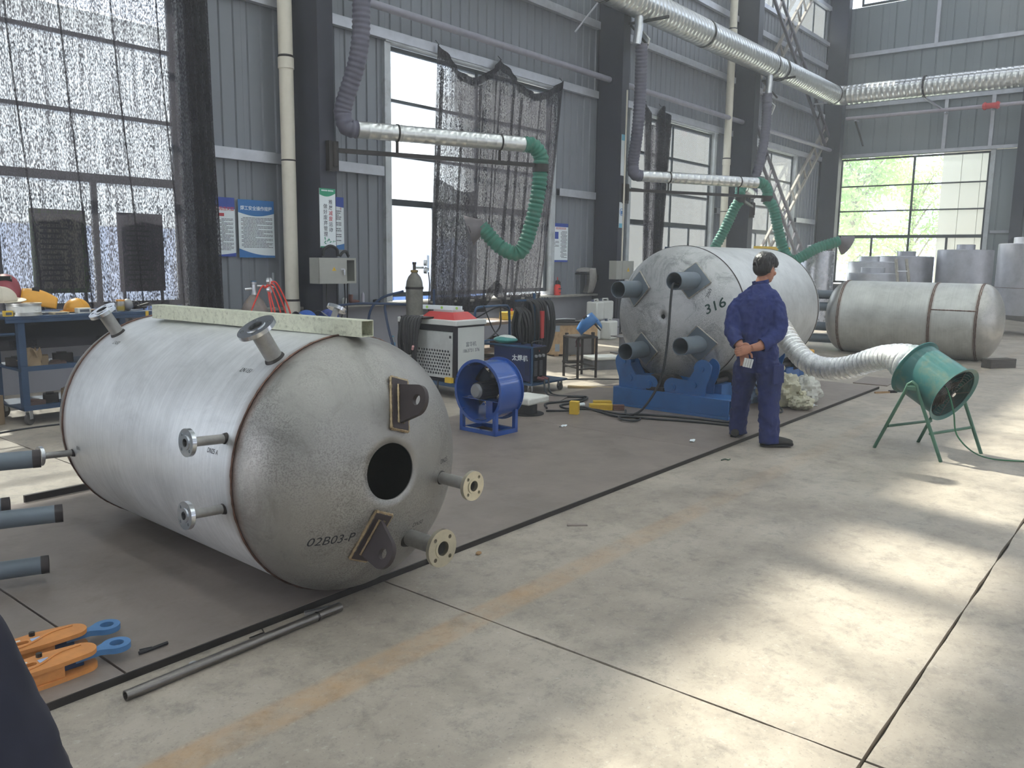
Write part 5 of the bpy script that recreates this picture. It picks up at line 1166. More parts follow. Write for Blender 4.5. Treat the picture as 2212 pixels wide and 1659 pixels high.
def weld_mask(name, label, x, y, z, rz, m, tilt=0, grp='welding masks', sc=1.0):
    h = thing(name, label, 'welding mask', (x, y, z), group=grp, rot=(R(tilt), 0, R(rz))); h.scale = (sc,)*3
    def fn(u, v):
        a = (u-.5)*PI*1.02; zz = .30*v; rr = .115+.02*math.sin(v*PI)-.03*(1-v)**2; return Vector((rr*math.sin(a), -rr*1.12*math.cos(a)+.03, zz))
    MB().grid(fn, 28, 14).build('shell', m, h, solid=.004); MB().box(-.06, .06, -.125, -.085, .16, .22).build('window_frame', m_black, h, bevel=.004); MB().box(-.05, .05, -.128, -.1255, .168, .212).build('lens', mat('mask_lens', '101418', .1), h)
    MB().ell((0, .03, .255), (.115, .125, .05), 24, 8, z0=0).build('crown', m, h)
    MB().tube([(.118*math.cos(R(k)), .03+.13*math.sin(R(k)), .23) for k in range(0, 181, 12)], .008, 6).build('headband', m_black, h)
    return h
m_yh = mat('hat_yellow', 'e0a030', .4, 0, .08, 6, dirt='8a6a2a', dirt_amt=.4)
weld_mask('welding_mask', 'yellow welding mask lying on its back on the trolley top', 3.36, 8.30, 1.075, 70, m_yh, -78)
hard_hat('hard_hat', 'yellow hard hat beside the yellow mask on the trolley top', 3.56, 8.34, 1.0, 20, m_yh, 0)
weld_mask('welding_mask', 'red and cream welding mask lying at the left of the trolley top', 2.92, 8.28, 1.13, -20, mat('mask_maroon', '8c3a44', .5), -60)
hard_hat('hard_hat', 'cream hard hat resting on the red mask', 2.86, 8.22, 1.13, -10, mat('hat_cream', 'cfc6b4', .5, 0, .1), 10)
sp_ = on('wire_spool', 'silver round tin with wrinkled side on the trolley top', 'tin', 3.02, 8.16, 1.0)
MB().lathe([(.001, 0), (.145, 0), (.145, .012), (.138, .014), (.138, .098), (.145, .10), (.145, .112), (.001, .112)], 36).build('tin_body', mat('tin_silver', 'c2c3c0', .35, .8, .2, 9), sp_); MB().lathe([(.1385, .03), (.1385, .085)], 36).build('label', m_white, sp_)
j = on('sample_jar', 'clear jar with orange lid on the trolley top', 'jar', 3.90, 8.16, 1.0); MB().lathe([(.001, 0), (.038, 0), (.04, .01), (.04, .09), (.034, .10)], 20).build('jar_body', m_clear, j); MB().cyl((0, 0, .10), (0, 0, .115), .041, n=20).build('lid', mat('lid_orange', 'd9973c', .5), j); MB().lathe([(.001, .012), (.034, .012), (.034, .05)], 16).build('contents', m_yellow, j)
for (x, y, z, a, sx, sy, sz, m, lab, nm) in ((3.52, 8.12, 1.0, 5, .13, .06, .05, m_foam, 'small white carton at the trolley top edge', 'small_carton'), (3.30, 8.11, 1.0, 10, .16, .07, .02, mat('kraft', 'b3a58a', .8), 'flat kraft packet at the trolley top edge', 'paper_packet'), (3.66, 8.10, 1.0, -8, .14, .06, .03, m_dark, 'black steel bar stub on the trolley top', 'steel_stub'), (3.78, 8.11, 1.0, 3, .09, .06, .025, mat('grey_block', '8d8d92', .5), 'grey metal block on the trolley top', 'metal_block'), (2.86, 8.09, 1.0, 0, .07, .05, .05, m_yellow, 'tiny yellow box at the trolley corner', 'small_carton')):
    o = on(nm, lab, 'box' if 'carton' in nm else 'part', x, y, z, a, 'bits on the trolley top'); MB().box(-sx/2, sx/2, -sy/2, sy/2, 0, sz).build('body', m, o, bevel=.003)
    MB().box(-sx*.35, sx*.35, -sy/2-.001, -sy/2, sz*.25, sz*.75).build('marking', m_print, o)
c = on('ground_clamp', 'black welding earth clamp with looped lead on the trolley top', 'clamp', 4.06, 8.22, 1.0, 30); MB().tube([(.05*math.cos(R(k)), .05*math.sin(R(k)), .06+.02*math.cos(R(2*k))) for k in range(0, 360, 15)], .008, 6, closed=True).build('lead_loop', m_black, c); MB().bar((.02, 0, .03), (.2, -.03, .06), .03, .02).bar((.02, .02, .02), (.2, .0, .02), .03, .02).build('jaw', m_dark, c); MB().ell((-.07, .02, .06), (.06, .05, .06), 16, 10).build('grip', mat('clamp_grey', '9a9a9a', .5, .5), c)
k = on('marker_knife', 'yellow handled brush leaning on the trolley corner post', 'brush', 4.10, 8.04, .50, 0); MB().box(-.014, .014, -.01, .01, .30, .50).build('handle', mat('handle_yellow', 'c9a53a', .5), k); MB().box(-.011, .011, -.007, .007, 0, .30).build('blade', m_dark, k)
random.seed(5); ORD = ['first', 'second', 'third', 'fourth', 'fifth', 'sixth', 'seventh', 'eighth']
for i in range(13):
    z = .52 if i < 8 else .16; x = 3.03+.135*(i % 8)+random.uniform(-.02, .02) if i < 8 else 3.05+.2*(i-8); y = 8.18+random.uniform(0, .25)
    sx, sy, sz = random.uniform(.10, .2), random.uniform(.08, .18), random.uniform(.03, .10)
    kinds = [('steel_offcut', m_dark, 'dark steel offcut'), ('small_carton', m_card, 'crumpled brown carton'), ('steel_block', mat('block_brown', '5f4d48', .6, .3), 'brownish steel block')][i % 3]
    o = on(kinds[0], kinds[2]+', '+(ORD[i] if i < 8 else ORD[i-8])+' from the left on the '+('middle' if i < 8 else 'bottom')+' trolley shelf', 'part' if kinds[0] != 'small_carton' else 'box', x, y, z, random.uniform(-25, 25), 'parts on the trolley shelves')
    MB().box(-sx/2, sx/2, -sy/2, sy/2, 0, sz).build('body', kinds[1], o, bevel=.004); MB().box(-sx*.3, sx*.2, -sy*.3, sy*.3, sz, sz+.012).build('top_piece', kinds[1], o)
o = on('paper_sack', 'crumpled tan paper sack on the middle trolley shelf', 'bag', 3.06, 8.14, .52, 15)
MB().grid(lambda u, v: Vector((.075*math.cos(2*PI*u)*(1-.25*v)+.02*math.sin(17*u+5*v), .06*math.sin(2*PI*u)*(1-.25*v)+.015*math.sin(23*u), .17*v+.015*math.sin(u*30)*v)), 28, 8).build('sack', m_card, o, smooth=20, solid=.002); MB().grid(lambda u, v: Vector((-.07-.06*u, -.03+.08*v, .12+.05*math.sin(3*u+2*v))), 5, 4).build('flap', m_card, o, smooth=0, solid=.002)
o = on('cardboard_box', 'brown cardboard box on the floor at the left edge', 'box', 2.60, 8.36, 0, 25); MB().box(-.2, .2, -.15, .15, 0, .27).build('box_body', m_card, o); MB().box(-.2, .2, -.005, .005, .27, .272).box(-.201, .201, -.02, .02, .2705, .2712).build('tape', mat('tape_tan', 'a08a66', .4), o)
o = on('white_drum', 'white plastic drum end showing behind the tank beside the trolley', 'drum', 4.10, 7.6, 0, 0); MB().lathe([(.001, 0), (.14, 0), (.15, .02), (.15, .48), (.14, .52), (.001, .52)], 28).build('drum_body', m_white, o); MB().cyl((0, 0, .52), (0, 0, .54), .05, n=16).build('lid', m_white, o)
cable('floor_cable', [(1.9, 7.6, .008), (2.4, 7.85, .008), (3.2, 7.9, .008), (4.2, 7.5, .008)], .008, cbl, 'black cable on the floor in front of the blue trolley')

# ------------------------------------------------------------ vessel whose legs enter at the left edge
dv = Vector((.92, -.39, 0)).normalized(); LE = Vector((1.53, 4.08, 0)); hc = LE-dv*1.12
t = thing('pressure_tank', 'tank out of frame with grey pipe legs reaching in at the left edge', 'tank', (hc.x, hc.y, .03), math.atan2(dv.y, dv.x))
m_sd = stainless('stainless_left', 'c3c4c4', (0,), .48, True, .4)
MB().lathe([(.34, -1.1), (.34, 0)], 64, Matrix.Translation((0, 0, .34)) @ Matrix.Rotation(PI/2, 4, 'Y')).build('shell', m_sd, t)
for (s, xx) in ((1, .001), (-1, -1.101)): o = head_mesh(.34, .17, .01, (0, 0), s, 48, 12).build('dished_end', m_sd, t); o.location = (xx, 0, .34)
inv = Matrix.Rotation(-math.atan2(dv.y, dv.x), 4, 'Z')
for e in ((1.548, 4.117, .607), (1.586, 4.009, .354), (1.519, 4.034, .115), (1.43, 4.20, .385)):
    L_ = inv @ (Vector(e)-Vector((hc.x, hc.y, .03)))
    g = MB().lathe([(.037, 0), (.0415, 0), (.0415, L_.x-.02), (.037, L_.x-.02)], 32, Matrix.Translation((.02, L_.y, L_.z)) @ Matrix.Rotation(PI/2, 4, 'Y'), closed=True).build('pipe_leg', m_pipegrey, t)
    MB().lathe([(.036, 0), (.0425, -.001), (.0425, .032), (.036, .032)], 32, Matrix.Translation((L_.x-.032, L_.y, L_.z)) @ Matrix.Rotation(PI/2, 4, 'Y'), closed=True).build('bare_pipe_end', mat('burnt_pipe_end', '352f30', .6, .3, .2), g)

# ------------------------------------------------------------ orange plate clamps
m_cb = mat('clamp_blue', '4a78a8', .5, 0, .12, 8)
def plate_clamp(label, x, y, rz):
    t = thing('plate_clamp', label, 'lifting clamp', (x, y, .03), R(rz), 'orange plate lifting clamps')
    def cheek(z0, th, slot, nm):
        prof = [(-.17, -.055)] + [(-.17+.30*k/8, -.055-.012*math.sin(PI*k/8)) for k in range(1, 8)] + [(.13+.05*math.cos(a), .0+.055*math.sin(a)) for a in [R(q) for q in range(-85, 86, 17)]] + [(.02, .068), (-.08, .06), (-.165, .05)]
        hole = []
        if slot: prof = prof[:] + [(-.17, .018), (-.03, .016), (-.022, .008), (-.022, -.004), (-.03, -.012), (-.17, -.014)]
        else: prof = prof + [(-.17, .018), (-.03, .016), (-.022, .0), (-.03, -.012), (-.17, -.014)]
        return put(nm, plate(prof, hole, th, nm, Matrix.Translation((0, 0, z0))), m_orange, t, bevel=.0025)
    cheek(.0, .016, True, 'cheek_plate'); top = cheek(.060, .016, True, 'cheek_plate')
    ridge = [Vector((-.14+.28*k/20, -.040+.075*(1/(1+math.exp(-(k-11)*.55))), .078)) for k in range(21)]
    MB().tube(ridge, .005, 6).build('cast_ridge', m_orange, top)
    MB().box(-.15, .05, -.058, -.030, .016, .060).build('spacer', m_orange, t, bevel=.002); MB().box(-.16, -.06, .02, .045, .016, .060).build('spacer', m_blue2, t)
    MB().box(-.02, .13, -.02, .04, .018, .058).build('cam', m_blue2, t, bevel=.004)
    eye = [(.10, -.022), (.19, -.018)] + [(.255+.052*math.cos(a), .052*math.sin(a)) for a in [R(q) for q in range(-140, 141, 14)]] + [(.19, .018), (.10, .022)]
    put('eye_link', plate(eye, [circ(.026, 24, (.258, 0))], .022, 'eye_link', Matrix.Translation((0, 0, .034))), m_cb, t, bevel=.002)
    for (bx_, by) in ((-.14, .034), (.0, .046)): MB().cyl((bx_, by, .076), (bx_, by, .090), .011, n=8).build('bolt', m_dark, t)
    MB().cyl((-.10, -.070, .04), (-.10, -.066, .04), .009, n=10).build('pin', m_dark, t); MB().box(-.015, .02, -.006, .02, .0761, .0768).build('sticker', mat('sticker_bluewhite', '9fb0d0', .5), t); MB().box(-.09, -.045, .024, .034, .0761, .0768).build('sticker', m_white, t)
plate_clamp('orange plate clamp with blue eye nearer the camera on the steel plate', 1.115, 3.075, -3); plate_clamp('orange plate clamp half hidden at the far side of the other clamp', 1.165, 3.275, -6)

# ------------------------------------------------------------ loose things near the platform edge
t = thing('steel_pipe', 'bare steel pipe lying on the concrete along the platform edge', 'pipe', (1.26, 2.77, .0)); d_ = Vector((2.24-1.26, .022, 0)); T = frame_to(d_); T.translation = Vector((0, 0, .0195))
MB().lathe([(.014, 0), (.019, 0), (.019, d_.length), (.014, d_.length)], 24, T, closed=True).build('pipe_wall', mat('bare_pipe', '77736f', .3, .9, .2, 12, stretch=(3, 20, 20)), t)
T2 = T @ Matrix.Translation((0, 0, .85)); MB().lathe([(.019, -.006), (.021, 0), (.019, .006)], 20, T2).build('weld_bead', m_dark, t)
def bit(name, label, cat, x, y, z, mb, m, rz=0, group=None):
    o = mb.build(name, m, None); o.location = (x, y, z); o.rotation_euler = (0, 0, R(rz)); return tag(o, label, cat, group)
ws = put('washer', plate(circ(.018, 24), [circ(.007, 16)], .003, 'washer'), m_zinc); ws.location = (1.56, 2.84, 0); tag(ws, 'small zinc washer lying between pipe and platform', 'washer')
bit('steel_strap', 'short black strap lying on the steel plate near the clamps', 'strap', 1.48, 3.0, .03, MB().tube(catmull([(-.05, -.01, .008), (-.015, 0, .008), (.0, .006, .008), (.06, .03, .008)], 5), .007, 6).tube([(-.045, .012, .008), (0, .004, .012)], .006, 6), m_black, -20)
bit('shiny_offcut', 'shiny bent steel offcut by the far end of the pipe', 'offcut', 2.17, 2.86, 0, MB().bar((-.06, 0, .006), (.05, .01, .006), .02, .012).bar((.05, .01, .006), (.09, -.02, .03), .015, .006), m_zinc, -20)
bit('angle_scrap', 'thin bent wire scrap beside the pipe', 'wire', 1.86, 2.86, 0, MB().tube([(-.04, 0, .004), (.03, 0, .004), (.05, .05, .004)], .003, 5), m_dark)
bit('steel_sliver', 'thin flat steel sliver lying on the concrete beyond the tank', 'offcut', 3.93, 2.68, 0, MB().box(-.06, .06, -.012, .012, 0, .006), m_plate, -47)
bit('stone_chip', 'small brown chip against the platform edge', 'chip', 3.18, 2.80, 0, MB().ell((0, 0, .008), (.02, .014, .01), 8, 5), m_wood)
bit('twist_tie', 'tiny green wire twist lying on the floor before the worker', 'wire', 6.05, 2.72, 0, MB().tube(catmull([(-.04, 0, .006), (0, .01, .01), (.02, -.01, .006), (.05, .01, .006)], 4), .005, 5), mat('wire_green', '2f4a38', .6), -30)
MB().bar((1.95, 5.485, .035), (4.6, 5.485, .035), .025, .07).build('edge_bar', m_dark, plat)
for (x, y, rz) in ((6.35, 3.15, 20), (8.9, 2.98, 40), (6.10, 4.35, 10)):
    bit('paper_scrap', 'white paper scrap on the floor '+('just in front of the rolls' if x < 6.2 else 'near the worker, left of his feet' if x < 7 else 'beside the plastic bags'), 'paper', x, y, .031, MB().grid(lambda u, v: Vector((.1*u, .04*v, .004+.006*math.sin(7*u+3*v))), 5, 3), m_poster, rz)
# welding leads on the floor and down from the tank leg
m_lead = mat('lead_black', '23262a', .5, 0, .15)
cable('welding_lead', [(7.58, 5.68, .19), (7.5, 5.6, .06), (7.42, 5.42, .04), (7.55, 5.18, .042), (7.48, 5.05, .042), (7.2, 5.12, .042), (6.95, 5.18, .042), (6.75, 5.02, .042)], .011, m_lead, 'black welding lead running from the welder towards the foam seat', group='welding leads on the floor')
cable('welding_lead', [(7.66, 5.68, .19), (7.56, 5.58, .06), (7.48, 5.40, .04), (7.62, 5.12, .042), (7.3, 4.98, .042), (7.0, 5.02, .042), (6.88, 4.85, .042), (6.98, 4.6, .05), (7.0, 4.3, .042), (7.15, 4.05, .042), (7.25, 3.75, .042), (7.3, 3.5, .042), (7.35, 3.2, .042)], .011, m_lead, 'black welding lead looping in front of the blue rolls', group='welding leads on the floor')
cable('welding_lead', [(6.62, 4.93, .042), (6.72, 4.72, .06), (6.80, 4.62, .10), (6.88, 4.45, .055), (6.86, 4.25, .042), (6.95, 4.05, .042), (6.80, 3.98, .045), (6.72, 4.08, .05), (6.84, 4.18, .055), (7.0, 3.9, .042), (7.15, 3.5, .042), (7.22, 3.1, .042)], .011, m_lead, 'black welding lead with a small loop on the plates before the rolls', group='welding leads on the floor')
cable('leg_lead', [(7.30, 3.868, 1.34), (7.2, 3.868, 1.335), (7.17, 3.87, 1.18), (7.16, 3.88, .8), (7.13, 3.92, .42), (7.02, 4.02, .15), (6.96, 4.12, .06), (7.05, 4.25, .042), (7.2, 4.35, .042)], .012, m_lead, 'black cable hanging out of the upper right pipe leg')
cable('floor_cable', [(8.3, 6.5, .008), (8.9, 6.1, .008), (9.4, 5.6, .008), (9.9, 5.5, .008)], .008, m_lead, 'black cable crossing the floor beneath the tall stool')
cable('floor_cable', [(5.18, 5.05, .5), (5.14, 5.05, .2), (5.05, 5.1, .04), (5.25, 5.25, .042), (5.1, 5.3, .042)], .008, m_lead, 'black cable dropping beside the blue fan')
# electrode cartons, foam seat
def carton(label, x, y, z, rz, sx, sy, sz, m):
    o = thing('electrode_carton', label, 'carton', (x, y, z), R(rz), 'yellow electrode cartons on the floor'); MB().box(-sx/2, sx/2, -sy/2, sy/2, 0, sz).build('box', m, o, bevel=.002); MB().box(-sx*.45, sx*.45, -sy/2-.0008, -sy/2, sz*.2, sz*.8).build('label_strip', mat('carton_label', 'c9a02c', .6), o); return o
carton('yellow electrode carton standing on end beside the black leads', 6.73, 4.66, .03, 20, .07, .09, .13, m_yellow); carton('yellow electrode carton lying open with brown rods, nearest the rolls', 7.12, 4.60, .03, -52, .24, .075, .06, m_yellow); carton('closed yellow electrode carton behind the open one', 7.27, 4.68, .03, -48, .19, .075, .065, m_yellow)
o = thing('rod_bundle', 'bundle of brown electrodes sticking out of the carton', 'rods', (7.20, 4.455, .03), R(-52))
for i in range(4):
    for k_ in range(4): MB().cyl((-.04, -.027+i*.018, .010+k_*.014), (.075, -.027+i*.018, .010+k_*.014), .0065, n=6).build('rod', mat('rod_brown', '6b4a40', .6), o)
o = thing('paper_roll', 'small blue and white roll beside the yellow cartons', 'roll', (7.05, 4.86, .03), R(-20)); MB().lathe([(.012, 0), (.022, 0), (.022, .10), (.012, .10)], 18, Matrix.Translation((0, 0, .022)) @ Matrix.Rotation(PI/2, 4, 'Y'), closed=True).build('roll_body', m_poster, o); MB().lathe([(.0225, 0), (.0225, .02)], 18, Matrix.Translation((0, 0, .022)) @ Matrix.Rotation(PI/2, 4, 'Y')).build('blue_band', m_pb, o)
o = thing('foam_seat', 'low seat of white foam on a black drum by the blue fan', 'stool', (6.42, 5.02, .03)); MB().lathe([(.001, 0), (.17, 0), (.17, .008), (.10, .012), (.10, .12), (.001, .12)], 28).build('drum_base', m_black, o)
MB().grid(lambda u, v: Vector((-.17+.34*u, -.15+.30*v, .12+.0*u)), 2, 2).box(-.17, .17, -.15, .15, .12, .185).build('foam_pad', m_foam, o, bevel=.015)
o = thing('foam_seat', 'low seat of torn white foam on a grey box behind the tall stool', 'stool', (10.05, 6.5, 0), R(-30)); MB().box(-.22, .22, -.15, .15, 0, .14).build('box_base', mat('seat_grey', '6a6a6e', .6), o); MB().box(-.24, .24, -.16, .16, .14, .19).build('foam_pad', m_foam, o, bevel=.015)

# ------------------------------------------------------------ tall stool with blue mask
t = thing('steel_stool', 'tall welded steel frame stool holding the blue mask', 'stool', (9.12, 6.25, 0)); c4 = [Vector(p)-Vector((9.12, 6.25, 0)) for p in ((9.04, 6.45, 0), (8.89, 6.12, 0), (9.2, 6.04, 0), (9.35, 6.37, 0))]
for p in c4: MB().bar(p, p+Vector((0, 0, .55)), .025, .025).build('leg', m_dark, t)
for i in range(4):
    a, b = c4[i], c4[(i+1) % 4]; MB().bar(a+Vector((0, 0, .13 if i % 2 else .15)), b+Vector((0, 0, .13 if i % 2 else .15)), .02, .02).build('stretcher', m_dark, t); MB().bar(a+Vector((0, 0, .545)), b+Vector((0, 0, .545)), .025, .025).build('top_rail', mat('worn_steel', '6a6462', .35, .8), t)
MB().prism([(p.x*.96, p.y*.96) for p in c4], .556, .562).build('seat_plate', m_dark, t, fix=True)
o = weld_mask('welding_mask', 'blue welding mask lying tilted on the tall steel stool', 9.13, 6.27, .595, 215, mat('mask_blue', '2f6fae', .4, 0, .06, coat=.3), -48, 'welding masks', 1.0)
o = thing('rag', 'dark red rag tied under the stool top', 'rag', (9.0, 6.2, .42)); MB().grid(lambda u, v: Vector((.03*math.cos(2*PI*u)*(1.2-v*.6)+.01*math.sin(9*v), .03*math.sin(2*PI*u)*(1.2-.6*v), .13*v)), 12, 6).build('cloth', mat('rag_maroon', '4a2a30', .9), o, smooth=40)

# ------------------------------------------------------------ bench, crate and cans by the wall
t = thing('work_bench', 'brown steel work bench with papers behind the welder cart', 'bench', (9.45, 7.95, 0)); MB().box(-.75, .75, -.32, .32, .62, .66).build('bench_top', mat('bench_brown', '6e5c4e', .7, 0, .2), t); MB().box(-.70, .70, -.28, .28, .22, .25).build('shelf', mat('bench_brown', '6e5c4e'), t)
for (x, y) in ((-.7, -.28), (.7, -.28), (-.7, .28), (.7, .28)): MB().box(x-.025, x+.025, y-.025, y+.025, 0, .62).build('leg', mat('bench_leg', '4a3e3a', .6, .2), t)
o = thing('paper_sheet', 'white papers on the brown bench', 'paper', (9.0, 7.78, .661), R(15)); MB().box(-.16, .16, -.11, .11, 0, .006).build('sheet', m_poster, o)
o = thing('measuring_tool', 'yellow tool case on the brown bench', 'tool case', (9.55, 7.85, .66), R(10)); MB().box(-.15, .15, -.07, .07, 0, .07).box(-.15, -.05, -.07, .07, .07, .12).box(.06, .15, -.07, .07, .07, .12).build('case', m_yellow, o, bevel=.008); MB().cyl((.1, 0, .12), (.1, 0, .16), .015, n=10).build('knob', m_red, o)
for i, (x, lab) in enumerate(((9.0, 'left'), (9.5, 'right'))):
    o = thing('steel_crate', 'rusty steel box on the floor under the brown bench, '+lab+' of two', 'box', (x, 7.85, .25 if i else 0)); MB().box(-.2, .2, -.15, .15, 0, .15).build('box_body', mat('rusty_steel', '4f3d38', .7, .3, .2), o, bevel=.004); MB().box(-.18, .18, -.13, .13, .15, .17).build('contents', m_dark, o)
m_osb = mat('strand_board', 'b0936f', .75, 0, .2, 14, .1, 40, dirt='7a6248', dirt_amt=.6, dscale=20)
t = thing('board_crate', 'strand-board packing crate with grey tape behind the tall stool', 'crate', (10.72, 7.9, 0), R(-30)); MB().box(0, .82, 0, .6, .03, .50).build('crate_body', m_osb, t); MB().box(-.01, .83, -.01, .61, .50, .53).build('lid', mat('crate_lid', '57504a', .7), t)
for (x, z) in ((.06, .40), (.06, .08)): MB().box(x, x+.08, -.003, -.0005, z, z+.12).build('tape', mat('grey_tape', '8a94a0', .4), t)
for x in (.1, .4, .7): MB().box(x-.04, x+.04, .02, .58, 0, .03).build('skid', m_wood, t)
o = thing('welding_screen', 'dark steel panel leaning at the crate, behind the stool', 'screen', (10.42, 7.15, 0), R(-30)); MB().box(-.22, .22, -.02, .0, .12, .42).build('panel', mat('panel_grey', '6a6666', .5, .4), o); MB().box(-.25, .25, -.1, .08, 0, .03).box(-.24, -.2, -.03, .01, .03, .46).box(.2, .24, -.03, .01, .03, .46).build('stand', m_dark, o)
o = thing('tray', 'shallow dark tray lying on the crate lid', 'tray', (11.1, 7.92, .53), R(-30)); MB().box(-.25, .25, -.15, .15, 0, .01).box(-.25, .25, -.15, -.14, .01, .03).box(-.25, .25, .14, .15, .01, .03).build('tray_body', m_dark, o); MB().tube(catmull([(-.2, 0, .05), (0, .05, .06), (.2, .02, .05)], 4), .008, 6).build('rod', m_zinc, o)
m_can = mat('can_white', 'cfd0cb', .45, 0, .06, 4)
def jerrycan(label, x, y, z, rz, s=1.0):
    o = thing('jerrycan', label, 'jerrycan', (x, y, z), R(rz), 'white plastic jerrycans by the wall'); o.scale = (s,)*3
    MB().box(-.16, .16, -.12, .12, 0, .36).build('can_body', m_can, o, bevel=.03); MB().bar((-.06, 0, .40), (.10, 0, .40), .03, .025).bar((-.06, 0, .35), (-.06, 0, .40), .03, .025).bar((.10, 0, .35), (.10, 0, .40), .03, .025).build('grip', m_can, o, bevel=.006); MB().cyl((-.12, 0, .36), (-.12, 0, .40), .028, n=16).build('cap', mat('can_cap', '47506a', .5), o)
jerrycan('white jerrycan standing on the grey block, left of the upper two', 14.16, 9.35, .34, 8, 1.05); jerrycan('white jerrycan standing on the grey block beside the dark column', 14.60, 9.42, .34, -6, 1.05); jerrycan('white jerrycan on the floor, nearer the crate', 13.55, 9.0, 0, 12); jerrycan('white jerrycan on the floor, nearer the tank', 13.92, 8.86, 0, 6, 1.02)
o = thing('concrete_block', 'grey block carrying two jerrycans at the wall', 'block', (14.38, 9.4, 0)); MB().box(-.48, .48, -.2, .2, 0, .34).build('block_body', m_block, o, bevel=.01); MB().box(-.48, .48, -.201, -.2, .16, .175).build('joint', m_dark, o)
o = thing('steel_channel', 'wide grey steel channel on its side behind the tall stool', 'steel channel', (12.25, 7.2, 0), R(-25)); MB().box(-.45, .45, -.12, -.10, .02, .28).box(-.48, .48, -.2, .12, .28, .295).box(-.48, .48, -.2, .12, 0, .02).build('channel', mat('channel_grey', '6c6c70', .5, .4), o)
for i, (x, lab) in enumerate(((-.15, 'left'), (.12, 'right'))): q = o.matrix_basis @ Vector((x, -.1, .295)); g = thing('work_glove', 'white work glove on the steel channel, '+lab+' of the pair', 'glove', q, R(-25)); MB().ell((0, 0, .022), (.09, .05, .024), 16, 8).build('palm', m_foam, g); MB().ell((-.05, -.04, .018), (.035, .02, .018), 10, 6).build('thumb', m_foam, g)
g = thing('orange_ball', 'small orange cap on the steel channel end', 'cap', o.matrix_basis @ Vector((.40, -.1, .295))); MB().ell((0, 0, .04), (.045, .045, .04), 16, 8).build('cap_body', mat('cap_orange', 'c9704a', .5), g); MB().cyl((0, 0, .075), (0, 0, .09), .015, n=10).build('nub', mat('cap_orange', 'c9704a'), g)
# sill things
o = thing('spray_bottle', 'red pump spray bottle standing on the sill beyond the net', 'bottle', (13.55, 9.87, .84)); MB().lathe([(.001, 0), (.062, 0), (.068, .02), (.068, .15), (.058, .20), (.035, .22), (.001, .22)], 24).build('tank_body', mat('bottle_red', 'd9382e', .35, 0, .05), o); MB().lathe([(.035, .22), (.045, .225), (.04, .29), (.02, .30), (.001, .30)], 20).bar((.03, 0, .27), (.09, 0, .26), .02, .02).bar((.085, 0, .26), (.09, 0, .19), .015, .02).build('pump_head', m_black, o); MB().cyl((0, 0, .30), (0, 0, .36), .01, n=8).build('plunger', m_red, o); MB().box(-.04, .04, -.0685, -.067, .05, .06).box(-.05, .05, -.069, -.064, .12, .14).build('print', m_black, o)
o = weld_mask('welding_mask', 'big grey and white mask leaning against the dark column on the sill', 14.60, 9.86, .86, 60, mat('mask_grey', '8d8a86', .6, 0, .25, 12), 0, 'welding masks', 1.75)
for (x, c, r, h, lab, nm) in ((8.12, m_white, .04, .10, 'white plastic cup on the sill under the switch box', 'plastic_cup'), (8.48, mat('can_lilac', 'b8b4c4', .4), .022, .17, 'pale spray can on the sill by the net window', 'spray_can'), (8.76, m_dark, .06, .06, 'dark round tin on the sill by the net window', 'round_tin')):
    o = thing(nm, lab, 'container', (x, 9.88, .84), group='things on the window sill'); MB().lathe([(.001, 0), (r, 0), (r*1.05, h*.05), (r, h*.85), (r*.8, h*.95), (.001, h*.95)], 20).build('container_body', c, o); MB().cyl((0, 0, h*.95), (0, 0, h*1.05), r*.5, n=14).build('lid', c, o)
o = thing('work_boot', 'worn reddish boot lying on the sill under the switch box', 'boot', (8.28, 9.88, .84), R(10)); MB().tube(catmull([(-.05, 0, .15), (-.05, 0, .06), (.0, 0, .04), (.08, 0, .035), (.12, 0, .03)], 5), [.035]*8+[.036]*6+[.03]*7, 12).build('upper', mat('boot_red', '6a4038', .7), o); MB().box(-.09, .15, -.035, .035, 0, .015).build('sole', m_black, o)
for i, (x, c, lab) in enumerate(((6.45, '2f5aa8', 'bright blue cloth-covered mask on the bench behind the tank'), (6.80, '3c4a86', 'dull blue cloth-covered mask beside the bright blue one'))):
    o = thing('cloth_mask', lab, 'welding mask', (x, 8.6, .70), group='cloth masks behind the tank'); MB().ell((0, 0, .03), (.16, .12, .16), 22, 10, z0=-.1).build('hood', mat('cloth_'+c, c, .9, 0, .2, 15, .4, 30), o); MB().grid(lambda u, v: Vector((-.16+.10*u, -.11+.2*v, .13+.05*math.sin(3*v)-.05*u)), 6, 6).build('flap', mat('cloth_grey', '6a6a72', .9), o, solid=.004)
t = thing('steel_table', 'low steel table hidden behind the foreground tank', 'table', (6.6, 8.6, 0)); MB().box(-.5, .5, -.25, .25, .67, .70).build('table_top', m_dark, t)
for (x, y) in ((-.45, -.2), (.45, -.2), (-.45, .2), (.45, .2)): MB().box(x-.02, x+.02, y-.02, y+.02, 0, .67).build('leg', m_dark, t)
o = thing('timber_bat', 'round pale timber stick on the floor beside the cart', 'stick', (8.35, 5.55, .02), R(-58)); MB().cyl((-.28, 0, 0), (.28, 0, 0), .018, .014, n=12).build('shaft', mat('timber_pale', 'c2aa80', .7), o); MB().cyl((.28, 0, 0), (.31, 0, 0), .02, n=12).build('knob', mat('timber_pale', 'c2aa80'), o)

